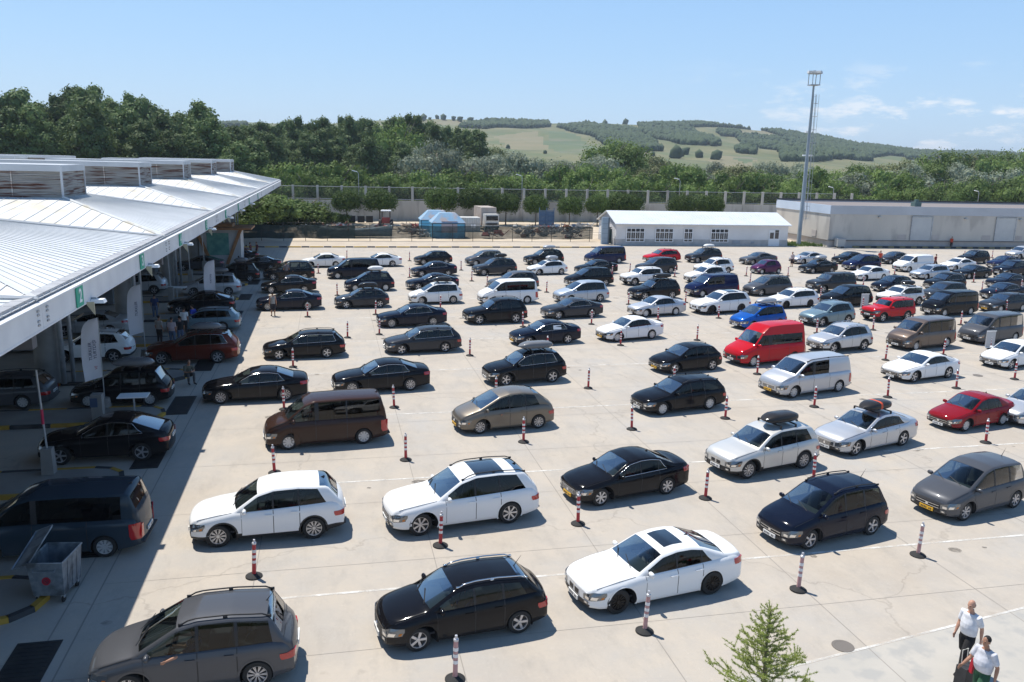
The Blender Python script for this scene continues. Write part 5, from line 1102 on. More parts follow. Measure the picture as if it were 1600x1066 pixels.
for j in range(NV):
    for i in range(NU):
        F.append((j*(NU+1)+i, j*(NU+1)+i+1, (j+1)*(NU+1)+i+1, (j+1)*(NU+1)+i)); u = (ucs[i]+ucs[i+1])/2; y = (yv[j]+yv[j+1])/2; k = 0
        if any(inpoly(u, y, p) for p in BROWN): k = 1
        if any(inpoly(u, y, p) for p in GREENF): k = 2
        if any(inpoly(u, y, p) for p in WOODS): k = 3
        I.append(k)
HM = [noisy('hill_meadow', (.105, .12, .05), (.185, .175, .085), .03, .95, 8, coords='World', stretch=(1, .5, 1), c3=(.11, .135, .055), s3=.02), noisy('hill_stubble', (.215, .185, .105), (.18, .17, .09), .03, .95, 8, coords='World'), noisy('hill_crop', (.085, .12, .055), (.12, .15, .07), .02, .95, 8, coords='World', c3=(.19, .17, .11), s3=.008), noisy('hill_undergrowth', (.03, .05, .02), (.05, .07, .03), .05, .95, coords='World')]
link('hills', mesh('hills', V, F, HM, I, True), kind='structure')
rg2 = np.random.default_rng(3); cl = []
def clump(X, Y, s):
    cl.append((X, Y, hz(X, Y), s))
for p in WOODS:
    us = [q[0] for q in p]; ys = [q[1] for q in p]; a = (max(us)-min(us))*np.mean(ys)*(max(ys)-min(ys)+10); n = int(min(5200, a/17))
    for _ in range(n):
        u, y = rg2.uniform(min(us), max(us)), rg2.uniform(min(ys)-3, max(ys)+3)
        if inpoly(u, y, p): clump(u*y, y, rg2.uniform(2.6, 4.4))
for px, py in [(655, 186), (663, 187), (672, 186), (682, 184), (690, 185), (697, 186), (705, 187), (713, 188), (722, 189), (735, 190), (751, 190), (762, 191), (771, 191), (820, 191), (940, 196), (975, 192), (1012, 192), (1025, 191), (1090, 245), (1075, 240), (1060, 243), (1050, 246), (1120, 248), (1128, 226), (1196, 203)]:
    (u, y), = place([(px+rg2.uniform(-5, 5), py+2)]); clump(u*y, y-2, rg2.uniform(2.4, 6.5))
for _ in range(30):
    u, y = rg2.uniform(.1, .9), rg2.uniform(700, 1450)
    clump(u*y, y, rg2.uniform(1.4, 3.4))
for _ in range(300):
    u, y = rg2.uniform(-.3, 1.3), rg2.uniform(430, 470); clump(u*y, y, rg2.uniform(2.5, 4.5))
ico = bmesh.new(); bmesh.ops.create_icosphere(ico, subdivisions=1, radius=1); iv = np.array([v.co[:] for v in ico.verts]); ifc = np.array([[v.index for v in f_.verts] for f_ in ico.faces]); ico.free()
VV = []; FF = []; o = 0
for X, Y, Z, s in cl:
    d = iv*(1+rg2.uniform(-.4, .3, (len(iv), 1))); VV.append(d*np.array([s, s, s*1.15])+np.array([X, Y, Z+s*.75])); FF.append(ifc+o); o += len(iv)
VV = np.concatenate(VV); FF = np.concatenate(FF); me = bpy.data.meshes.new('hill_woods'); me.vertices.add(len(VV)); me.vertices.foreach_set('co', VV.ravel()); nf = len(FF); me.loops.add(3*nf); me.loops.foreach_set('vertex_index', FF.ravel()); me.polygons.add(nf); me.polygons.foreach_set('loop_start', np.arange(nf)*3); me.polygons.foreach_set('loop_total', np.full(nf, 3))
me.materials.append(noisy('far_foliage', (.032, .058, .026), (.065, .095, .042), .12, .95, coords='World')); me.update(calc_edges=True)
link('hill_woods', me, kind='stuff', label='far plantations and hedges covering parts of the hills', cat='wood')
# low scrub filling the wood floor between the trunks
me = crown(99, 'round', 2, 2, 10, .5, LM['green']); N_ = 16000; V = []; r3 = np.random.default_rng(5); X = r3.uniform(-90, 260, N_); Y = r3.uniform(163, 300, N_); Z = r3.uniform(0, 3.2, N_)
P = np.stack([X, Y, Z], 1); a = r3.normal(size=(N_, 3)); a /= np.linalg.norm(a, axis=1, keepdims=True); b = np.cross(a, r3.normal(size=(N_, 3))); b /= np.linalg.norm(b, axis=1, keepdims=True); s = r3.uniform(.5, 1.1, (N_, 1))
Vn = np.stack([P+a*s, P+b*s*.7, P-a*s, P-b*s*.7], 1).reshape(-1, 3); me = bpy.data.meshes.new('undergrowth'); me.vertices.add(len(Vn)); me.vertices.foreach_set('co', Vn.ravel()); me.loops.add(4*N_); me.loops.foreach_set('vertex_index', np.arange(4*N_)); me.polygons.add(N_); me.polygons.foreach_set('loop_start', np.arange(N_)*4); me.polygons.foreach_set('loop_total', np.full(N_, 4)); me.materials.append(LM['dark']); me.update(calc_edges=True)
link('undergrowth', me, kind='stuff', label='low scrub growing between the trunks of the river wood', cat='scrub')
# weeds by the warehouse corner
N_ = 900; X = r3.uniform(67.5, 73.2, N_); Y = r3.uniform(112.6, 118, N_); P = np.stack([X, Y, np.zeros(N_)], 1); hgt = r3.uniform(.1, .55, N_); sw = r3.uniform(-.15, .15, (N_, 2)); Vn = []
for p, h_, q in zip(P, hgt, sw): Vn += [p+[-.06, 0, 0], p+[.06, 0, 0], p+[q[0], q[1], h_]]
link('weeds', mesh('weeds', Vn, [(3*i, 3*i+1, 3*i+2) for i in range(N_)], LM['bright']), kind='stuff', label='weeds growing at the foot of the mast and warehouse', cat='weeds')
# young larch in the foreground
lx, ly = 8.75, 14.1; LT = 2.75
t = thing('young_larch', 'young feathery larch rising into the bottom of the picture', 'tree', (lx, ly, 0)); rl = random.Random(11)
TRK = noisy('larch_bark', (.16, .12, .08), (.22, .17, .12), 8, .9); mb = MB().m(TRK); mb.tube([(0, 0, 0), (.03, 0, .9), (0, .02, 1.8), (.03, 0, LT)], [.06, .045, .025, .004], 6); tips = []
for k in range(80):
    z = .45+(LT-.55)*(k/80)**.85; a = k*2.4+rl.uniform(-.3, .3); ln = (LT-z)*.46*rl.uniform(.6, 1.15)+.10; upk = .35+.35*(z/LT); b = Vector((0, 0, z)); pts = [b]
    for s in range(1, 5): pts.append(b+Vector((math.cos(a)*ln*s/4, math.sin(a)*ln*s/4, ln*upk*(s/4)**1.4)))
    mb.tube(pts, [.009, .007, .005, .004, .002], 4)
    tips.append(pts)
    for q in range(int(ln*9)):
        s = rl.uniform(.25, .95); p = pts[0].lerp(pts[-1], s); aa = a+rl.choice((-1, 1))*rl.uniform(.5, 1.1); l2 = ln*.33*rl.uniform(.4, 1); e = p+Vector((math.cos(aa)*l2, math.sin(aa)*l2, l2*.45)); mb.tube([p, e], [.004, .0015], 3); tips.append([p, p.lerp(e, .5), e])
link('trunk', mb.me('trunk', True), t)
V = []; F = []
for pts in tips:
    tot = sum((pts[i+1]-pts[i]).length for i in range(len(pts)-1)); n = int(tot*120)
    for _ in range(n):
        i = rl.randrange(len(pts)-1); p = pts[i].lerp(pts[i+1], rl.random())
        for q in range(3):
            d = Vector((rl.gauss(0, 1), rl.gauss(0, 1), rl.gauss(.5, 1))).normalized(); w = d.cross(Vector((rl.gauss(0, 1), rl.gauss(0, 1), 1))).normalized()*.006; e = p+d*rl.uniform(.03, .06); o = len(V); V += [p-w, p+w, e]; F.append((o, o+1, o+2))
lme = mesh('needles', V, F, leafmat('larch_needles', (.24, .30, .07), (.31, .37, .09), (.38, .41, .14), 6)); link('crown', lme, t)
# ------------------------------------------------------------------ the queue of cars
C_ = car
# near rows
C_('alloy_mpv' if False else 'rail_mpv', 'grey', (207, 1096), (397, 1078), 'dark grey people carrier with a driver leaning an arm out, nearest the bottom left', 'people carrier')
C_('small_estate', 'black', (655, 1020), (811, 990), 'glossy black small estate with silver roof rails in the front row')
C_('sport_saloon', 'white', (966, 961), (1112, 929), 'white saloon with black wheels and dark sunroof in the front row')
C_('suv', 'white', (344, 856), (489, 843), 'white SUV just right of the canopy shadow', 'SUV')
C_('large_suv', 'white', (657, 839), (797, 818), 'large white SUV with black glass roof and chrome framed grille', 'SUV')
C_('dark_glass_saloon', 'black', (938, 793), (1043, 772), 'black saloon with silver star grille and orange plate, red shirt inside', plate=True)
C_('suv', 'sand', (1168, 750), (1256, 732), 'light silver SUV carrying a glossy black roof box', 'SUV', box=('black', 1.75))
C_('mpv', 'navy', (1265, 860), (1362, 836), 'dark navy people carrier beside the pale bollards at the right', 'people carrier')
C_('yellow_plate_mpv', 'grey', (1510, 814), (1583, 795), 'dark grey rounded hatchback with yellow plate at the right edge')
C_('star_saloon', 'silver', (1340, 713), (1408, 697), 'silver saloon with black roof box tied by an orange strap', box=('black', 1.7, (6,)))
C_('old_saloon', 'darkred', (1512, 674), (1563, 666), 'dark red older saloon with a rear spoiler')
C_('plain_saloon', 'silver', (1612, 668), (1668, 658), 'silver car cut off by the right edge behind the red saloon')
C_('van', 'brown', (452, 704), (568, 694), 'dark brown passenger van near the canopy shadow', 'van')
C_('round_mpv', 'bronze', (749.5, 679), (842.5, 670), 'bronze rounded people carrier with silvery roof edge', 'people carrier', plate=True)
C_('big_saloon', 'black', (349, 632), (443, 627), 'black luxury saloon half in the canopy shadow')
C_('big_saloon', 'black', (550, 617), (642, 611), 'black saloon behind the brown van')
C_('chrome_suv', 'black', (789, 604), (865, 598), 'black SUV with chrome side strip and long grey roof box', 'SUV', box=('grey', 2.0))
C_('cap_estate', 'black', (1035, 649.5), (1108.6, 640.5), 'black estate with white hubcaps')
C_('hatch', 'black', (1053, 585), (1114, 579), 'dark hatchback with glass roof in front of the red van', plate=True)
C_('high_van', 'red', (1174, 573.5), (1243, 567), 'bright red high-roof minibus', 'minibus')
C_('half_van', 'silver', (1238.8, 623), (1311, 613), 'silver crew van with dark side windows', 'van', plate=True)
C_('plain_suv', 'silver', (1302, 551.6), (1350, 549), 'silver compact SUV behind the silver crew van', 'SUV')
C_('van', 'mocha', (1429, 548.7), (1480.7, 543), 'metallic brown passenger van with a flash of sun on its windscreen', 'van')
C_('van', 'grey', (1538, 540), (1590, 533), 'dark grey passenger van at the right edge', 'van')
C_('fastback', 'white', (1429, 598), (1481, 591.5), 'white coupe-roofed saloon with wide chrome grille')
C_('mpv' if False else 'hatch', 'white', (1573, 579), (1628, 571), 'white hatchback with black grille cut by the right edge')
C_('estate', 'black', (436, 564), (511, 559), 'black estate with chrome window line behind the luxury saloon')
C_('hatch' if False else 'estate', 'anth', (627.5, 554.5), (696, 551), 'charcoal estate car with black-faced wheels, second in its row')
sh_ = C_('saloon', 'navy', (825, 541), (889, 538), 'dark saloon with a white sunshade in the rear window', plate=True)
link('sunshade', MB().m(WHT).box((.62, -.775, 1.13), (.56, .015, .27), M=Matrix.Rotation(R(-16), 3, 'X')).me('sunshade'), sh_)
C_('plain_saloon', 'white', (961, 535), (1022, 530), 'white saloon with a yellow plate in the centre of the lot', plate=True)
C_('big_saloon', 'navy', (612, 513.5), (677, 509.5), 'dark navy saloon with multi-spoke wheels')
C_('five_spoke_suv', 'black', (747.8, 508), (807, 504.8), 'black SUV with bright five-spoke wheels', 'SUV')
C_('fastback', 'anth', (870, 500), (927, 496), 'charcoal fastback with curved chrome window line')
C_('plain_saloon', 'silver', (1008.8, 496.4), (1056, 493), 'silver saloon beside the manhole cover')
C_('black_wheel_suv', 'white', (1109, 492.5), (1158.6, 489), 'white SUV with black wheels and glass roof', 'SUV')
C_('plain_mpv', 'blue', (1170, 517), (1222, 511), 'bright blue people carrier with silver roof box behind the red minibus', 'people carrier', box=('silver', 1.8))
C_('plain_suv', 'ice', (1283, 511), (1326, 507), 'pale steel-blue compact SUV', 'SUV')
C_('boxy_suv', 'red', (1377, 505.7), (1419, 499), 'bright red boxy off-roader', 'SUV')
C_('van', 'black', (1472, 496), (1519.6, 492), 'black passenger van with sun glare on its windscreen', 'van')
C_('cap_estate', 'anth', (1555, 490), (1605, 486), 'dark estate at the right edge behind the grey van', plate=True)
# middle rows
C_('big_saloon', 'navy', (420, 487), (480, 484), 'dark blue saloon beside the man in the grey vest')
C_('hatch', 'anth', (541, 483), (594, 481), 'dark hatchback with a black roof box', box=('black', 1.5))
C_('rail_mpv', 'white', (656.8, 476), (710, 475), 'white people carrier with a black roof box', 'people carrier', box=('black', 1.6))
C_('van', 'white', (768, 477), (826.5, 475), 'white van with dark side windows', 'van')
C_('plain_grand_mpv', 'paleblue', (888, 474), (939.6, 472), 'pale silver-blue people carrier', 'people carrier')
C_('large_suv' if False else 'five_spoke_suv', 'black', (1003.5, 471), (1054, 467), 'black SUV with a low black roof box', 'SUV', box=('black', 1.9))
C_('half_van', 'dblue', (1099.8, 465.4), (1140, 462), 'dark blue small van with a dark loaded rear side', 'van')
C_('grand_mpv', 'grey', (1188, 464.5), (1228, 460), 'grey people carrier behind the white estate', 'people carrier')
C_('white_estate', 'white', (1226, 483), (1265.4, 480), 'white estate with dark windows')
C_('plain_grand_mpv', 'black', (1308, 481), (1356, 478), 'black people carrier left of the red off-roader', 'people carrier')
C_('open_box_suv', 'white', (1397, 480), (1438, 477), 'white compact off-roader with a black roof box', 'SUV', box=('black', 1.4))
C_('suv', 'anth', (1462, 474), (1505, 471), 'dark grey SUV behind the black van', 'SUV')
C_('saloon', 'navy', (1552, 470), (1602, 467), 'dark saloon second from the back of the right edge')
C_('dark_glass_saloon', 'black', (424, 460), (476, 457), 'black saloon just behind the dark blue one by the shadow edge')
C_('plain_mpv', 'navy', (554, 456), (604, 455), 'dark blue people carrier with a white roof box', 'people carrier', box=('white', 1.4))
C_('fastback', 'navy', (650, 454.5), (704, 452), 'navy fastback behind the white people carrier')
C_('suv', 'grey', (783, 456), (829, 454), 'grey SUV behind the white van', 'SUV')
C_('plain_grand_mpv', 'black', (902, 449), (949, 447), 'black people carrier behind the silver-blue one', 'people carrier')
C_('open_box_suv', 'white', (992, 447), (1027, 445), 'white compact off-roader with square windows', 'SUV')
C_('plain_suv', 'white', (1089, 444), (1130, 442), 'white crossover with black lower trim', 'SUV')
C_('pickup', 'anth', (1282, 459), (1328, 456), 'dark grey pickup with a hard canopy over its bed', 'pickup')
C_('hatch', 'navy', (1387, 458), (1420, 455), 'dark blue hatchback behind the white compact off-roader')
C_('chrome_suv', 'black', (1467, 456), (1505, 453), 'black SUV behind the dark grey one', 'SUV')
C_('fastback', 'navy', (1562, 452), (1604, 449), 'dark fastback third from the back of the right edge')
# back rows
C_('plain_grand_mpv', 'black', (428, 439), (475, 437), 'black people carrier with open side windows at the shadow edge', 'people carrier')
C_('long_window_van', 'navy', (525, 437), (582, 435), 'dark long van with clear front window', 'van')
C_('saloon', 'navy', (656.8, 434), (702, 431), 'dark saloon behind the navy fastback')
C_('suv', 'anth', (754.8, 431.6), (797, 430), 'grey crossover with a black roof box', 'SUV', box=('black', 1.4))
C_('hatch', 'white', (841, 430.4), (878, 429.5), 'white hatchback with a silver roof box', box=('silver', 1.4))
C_('saloon', 'black', (912, 429.5), (958, 428.5), 'black saloon in front of the deep blue van')
C_('suv', 'anth', (1010, 429), (1051.6, 427.5), 'dark grey crossover in front of the red estate', 'SUV')
C_('large_suv' if False else 'plain_suv', 'white', (1100, 430), (1143, 427.5), 'white SUV behind the white crossover', 'SUV')
C_('small_hatch', 'purple', (1189, 429), (1218, 427.5), 'small purple hatchback in the back rows')
C_('saloon', 'black', (1268, 428.3), (1301, 426.4), 'black saloon with a silver roof box', box=('silver', 1.5))
C_('plain_grand_mpv', 'dblue', (1334, 423.5), (1373, 421.5), 'deep blue people carrier in the back rows', 'people carrier')
C_('plain_saloon', 'white', (1350, 440), (1381, 437.5), 'white saloon behind the grey pickup')
C_('panel_van', 'white', (1414, 426.5), (1456, 423.5), 'white panel van in the back rows', 'van')
C_('cap_estate', 'paleblue', (1444, 438), (1477, 435.5), 'pale blue older estate')
C_('fastback', 'black', (1512, 437), (1543, 434.5), 'black fastback behind the black SUV')
C_('fastback', 'white', (1489, 424.5), (1520, 422), 'white fastback in the back rows')
C_('suv', 'navy', (1572, 433), (1606, 430), 'dark SUV at the right edge of the back rows', 'SUV')
C_('saloon', 'dblue', (1560, 421), (1592, 418.5), 'deep blue saloon at the far right of the back rows')
C_('plain_saloon', 'white', (486, 419), (523, 418), 'white saloon at the far left of the back row')
C_('fastback', 'white', (575, 418), (612, 417), 'white coupe in the back row behind the dark long van')
C_('hatch', 'black', (660, 414.5), (699, 413.5), 'black hatchback in the back row')
C_('plain_mpv', 'grey', (739.5, 416.4), (782, 415), 'grey people carrier in the back row', 'people carrier')
C_('suv', 'black', (833.5, 415), (873, 413.5), 'black SUV with a grey roof box in the back row', 'SUV', box=('silver', 1.6))
C_('van', 'dblue', (925, 413), (974.6, 411.5), 'deep blue passenger van in the back row by the gate', 'van')
C_('cap_estate', 'red', (1018, 411), (1058, 409.5), 'red estate in the back row by the white building')
C_('suv', 'anth', (1085, 411.5), (1124, 410), 'dark SUV with a white roof box in the back row', 'SUV', box=('white', 1.5))
C_('fastback', 'grey', (1173.5, 414.6), (1207, 413), 'grey coupe in the back row')
C_('fastback', 'silver', (1253, 413.4), (1283, 412), 'silver coupe beside the standing woman in the back row')
C_('saloon', 'black', (1316, 413.7), (1350, 412), 'black saloon in the back row below the mast')
C_('saloon', 'anth', (1388, 413.5), (1419, 412), 'dark saloon behind the white panel van')
C_('plain_suv', 'black', (1512, 413.5), (1545.6, 412), 'black SUV in the back row below the second loading door', 'SUV')
C_('suv', 'silver', (1587, 406), (1619, 404.5), 'silver SUV at the far right of the back row', 'SUV')
# under the canopy
C_('long_window_van', 'vanblue', (-15, 879), (158, 875), 'dull blue long van in the canopy shade with red tail lamps', 'van')
C_('coupe_suv', 'black', (98, 728), (219, 721), 'black coupe SUV with a chrome window line in the canopy shade', 'SUV')
C_('cap_estate', 'grey', (-62, 643), (31, 640), 'grey older estate cut by the left edge in the canopy shade')
C_('plain_mpv', 'black', (137, 637), (236, 635), 'black people carrier with a strapped grey roof box in the canopy shade', 'people carrier', box=('grey', 1.9))
C_('plain_suv', 'white', (96, 569), (179, 566), 'white SUV in the canopy shade behind the first feather flag', 'SUV')
C_('red_family_suv', 'copper', (254, 571), (339, 568), 'copper red SUV with a grey roof box in the canopy shade', 'SUV', box=('grey', 1.7))
C_('saloon', 'silver', (102, 526), (172, 524), 'silver saloon deep in the canopy shade')
C_('cap_estate', 'ice', (283, 520), (346, 518), 'silver-blue estate beside the waiting group')
C_('coupe_suv', 'black', (284, 493), (341, 491), 'black car with a curved chrome window line behind the man in a white shirt')
C_('grand_mpv', 'silver', (302, 463), (356, 461), 'silver people carrier with a grey roof box behind the third flag', 'people carrier', box=('grey', 1.6))
C_('plain_suv', 'silver', (190, 461), (238, 460), 'silver SUV half hidden by the canopy column', 'SUV')
C_('mpv', 'black', (347, 441), (388, 440), 'dark people carrier at lane six of the canopy', 'people carrier', box=('grey', 1.3))
C_('fastback', 'grey', (292, 424), (327, 423), 'grey fastback beside the timber kiosk')
C_('dark_glass_saloon', 'black', (382, 424), (421, 423), 'black saloon at the far end of the canopy mouth')
C_('saloon', 'black', (352, 411), (386, 410), 'black car beyond the timber kiosk near the far kerb')
# ------------------------------------------------------------------ bollards
BR = noisy('bollard_red', (.42, .02, .035), (.36, .03, .04), 6, .5); BF = noisy('bollard_faded', (.50, .30, .29), (.42, .22, .22), 6, .7); BW = noisy('bollard_white', (.78, .78, .78), (.68, .66, .66), 6, .5); BG = noisy('bollard_cap', (.50, .50, .52), (.60, .60, .62), 5, .35, metal=.3)
def bollard_meshes(red):
    post = MB().m(red).lathe([(.058, .06), (.052, 1.0)], n=12).me('post', True, 40)
    bands = [MB().m(BW).lathe([(.0605, z), (.0595, z+.085)], n=12).me('reflective_band', True, 40) for z in (.42, .58, .74)]
    cap = MB().m(BG).lathe([(.056, .98), (.062, .985), (.06, 1.03), (.034, 1.05), (.03, 1.12), (.001, 1.125)], n=12).me('cap', True, 40)
    base = MB().m(RUB).lathe([(.235, 0), (.235, .03), (.20, .055), (.10, .085), (.07, .10), (.001, .10)], n=20).me('base', True, 40)
    return [('post', post)]+[('reflective_band', b) for b in bands]+[('cap', cap), ('base', base)]
BM = {'red': bollard_meshes(BR), 'faded': bollard_meshes(BF)}
BL = [(711, 1062, 1), (397, 901), (688, 853), (903, 819), (1007, 987, 1), (1247, 922, 1), (1434, 868, 1), (1102, 779), (634, 719), (429, 739), (1271, 750), (616, 637), (818, 691), (919, 607), (1133, 654), (987, 671), (1221, 717), (1540, 692), (1272, 636), (458, 574), (543, 528), (592.6, 523), (734, 556), (444, 640), (604, 592), (775, 622), (817, 511), (855, 552), (924, 507), (969.5, 540), (1053, 603), (1089, 532), (1183, 585), (1122.6, 497.5), (1386.8, 621), (1494, 607), (1383.4, 563), (1473.5, 555), (1585, 593), (1364, 516), (1276, 521), (1501, 508), (1547, 545),
 (480.6, 495.5), (587, 492), (527, 462), (497.6, 427.4), (490.6, 436), (542, 405), (640, 408), (688, 482), (737, 439.5), (720.5, 422.5), (854, 457), (761, 448), (982, 476), (1028, 501), (1071, 473), (984, 426), (1054, 433), (942.6, 442), (956, 430), (950, 408), (1165.6, 431.6), (1231, 431.6), (1221, 457.5), (1171.8, 441.8), (1282, 466), (1293, 426), (1250, 413), (1303, 409.4), (1348.5, 448), (1340, 422.5), (1347, 484), (1397.7, 429.3), (1457.8, 436), (1521, 441.5), (1534, 455.3), (1595, 453), (1554, 469), (1427.4, 474), (1425.8, 497.6), (1571.6, 488.6), (1250, 521), (640, 434), (1506, 404), (1550, 403)]
used_l = {}
def dirword(dx, dy):
    if abs(dx) > abs(dy): return 'just right of' if dx > 0 else 'just left of'
    return 'just behind' if dy > 0 else 'in front of'
for b in BL:
    x, y = G(b[0], b[1]); fd = len(b) > 2
    cand = sorted(CARPLACE, key=lambda c: (c[1][0]-x)**2+(c[1][1]-y)**2)
    for lab, c, m in cand:
        dx, dy = x-c[0], y-c[1]; lx = abs(dx)-2.4; 
        w = 'off the front of' if dx < -1.9 else ('off the tail of' if dx > 1.9 else ('on the near side of' if dy < 0 else 'on the far side of'))
        short = ' '.join(lab.split()[:9]); key = '%s striped bollard %s the %s' % ('faded pink and white' if fd else 'red and white', w, short)
        key = ' '.join(key.split()[:16])
        if key not in used_l: used_l[key] = 1; break
    t = thing('bollard', key, 'bollard', (x, y, 0), random.Random(int(b[0])).uniform(0, 6), 'striped bollards between the queue lanes')
    t.rotation_euler[0] = random.Random(int(b[0])+1).gauss(0, .022); t.rotation_euler[1] = random.Random(int(b[0])+2).gauss(0, .022)
    for n_, me_ in BM['faded' if fd else 'red']: link(n_, me_, t)
# ------------------------------------------------------------------ people
TMP = bpy.data.scenes.new('evaluation')
def skinned(verts, edges, radii, root=0, sub=2):
    me = bpy.data.meshes.new('s'); me.from_pydata([tuple(v) for v in verts], edges, []); o = bpy.data.objects.new('s', me); TMP.collection.objects.link(o)
    sk = o.modifiers.new('k', 'SKIN'); sk.use_smooth_shade = True; sk.branch_smoothing = .6
    if not me.skin_vertices: pass
    for i, r in enumerate(radii):
        d = me.skin_vertices[0].data[i]; d.radius = (r, r) if not isinstance(r, tuple) else r; d.use_root = (i == root)
    ss = o.modifiers.new('b', 'SUBSURF'); ss.levels = sub; ss.render_levels = sub
    TMP.view_layers[0].update(); out = bpy.data.meshes.new_from_object(o.evaluated_get(TMP.view_layers[0].depsgraph)); bpy.data.objects.remove(o)
    V = [v.co.copy() for v in out.vertices]; F = [tuple(p.vertices) for p in out.polygons]; bpy.data.meshes.remove(out); return V, F
def fused(parts, vox):
    """one continuous surface grown over overlapping limbs and torso"""
    V = []; F = []
    for v, f in parts: o = len(V); V += list(v); F += [tuple(i+o for i in q) for q in f]
    me = bpy.data.meshes.new('s'); me.from_pydata([tuple(v) for v in V], [], F); o = bpy.data.objects.new('s', me); TMP.collection.objects.link(o)
    bm = bmesh.new(); bm.from_mesh(me); bmesh.ops.recalc_face_normals(bm, faces=bm.faces); bm.to_mesh(me); bm.free()
    r = o.modifiers.new('r', 'REMESH'); r.mode = 'VOXEL'; r.voxel_size = vox; sm = o.modifiers.new('m', 'SMOOTH'); sm.factor = .5; sm.iterations = 2
    TMP.view_layers[0].update(); out = bpy.data.meshes.new_from_object(o.evaluated_get(TMP.view_layers[0].depsgraph)); bpy.data.objects.remove(o)
    V = [v.co.copy() for v in out.vertices]; F = [tuple(p.vertices) for p in out.polygons]; bpy.data.meshes.remove(out); return V, F
def rod(pts, rr, n=12):
    m = MB(); p = [Vector(q) for q in pts]; a = (p[0]-p[1]).normalized()*rr[0]*.6; b = (p[-1]-p[-2]).normalized()*rr[-1]*.6
    m.tube([p[0]+a]+p+[p[-1]+b], [rr[0]*.55]+list(rr)+[rr[-1]*.55], n); return m.V, m.F
def loft(rings, n=18):
    V = []; F = []
    for c, a, b in rings:
        for j in range(n):
            t = 2*math.pi*j/n; V.append(Vector(c)+Vector((a*math.cos(t), b*math.sin(t), 0)))
    for i in range(len(rings)-1):
        for j in range(n): F.append((i*n+j, i*n+(j+1) % n, (i+1)*n+(j+1) % n, (i+1)*n+j))
    F += [tuple(range(n))[::-1], tuple((len(rings)-1)*n+j for j in range(n))]; return V, F
SK = {'light': mat('skin_light', (.50, .27, .18), .55), 'tan': mat('skin_tan', (.36, .18, .11), .55)}
CL = {}
def cloth(n, c): 
    if n not in CL: CL[n] = noisy('cloth_'+n, c, tuple(min(1, x*.8) for x in c), 9, .9)
    return CL[n]
def chain(pts, rad, sub=1): return skinned(pts, [(i, i+1) for i in range(len(pts)-1)], rad, 0, sub)
def ell(c, r, n=10, m=8, M=None):
    V = []; F = []
    for i in range(m+1):
        a = math.pi*i/m
        for j in range(n):
            b = 2*math.pi*j/n; p = Vector((r[0]*math.sin(a)*math.cos(b), r[1]*math.sin(a)*math.sin(b), r[2]*math.cos(a)))
            if M: p = M @ p
            V.append(p+Vector(c))
    for i in range(m):
        for j in range(n): F.append((i*n+j, (i+1)*n+j, (i+1)*n+(j+1) % n, i*n+(j+1) % n))
    return V, F
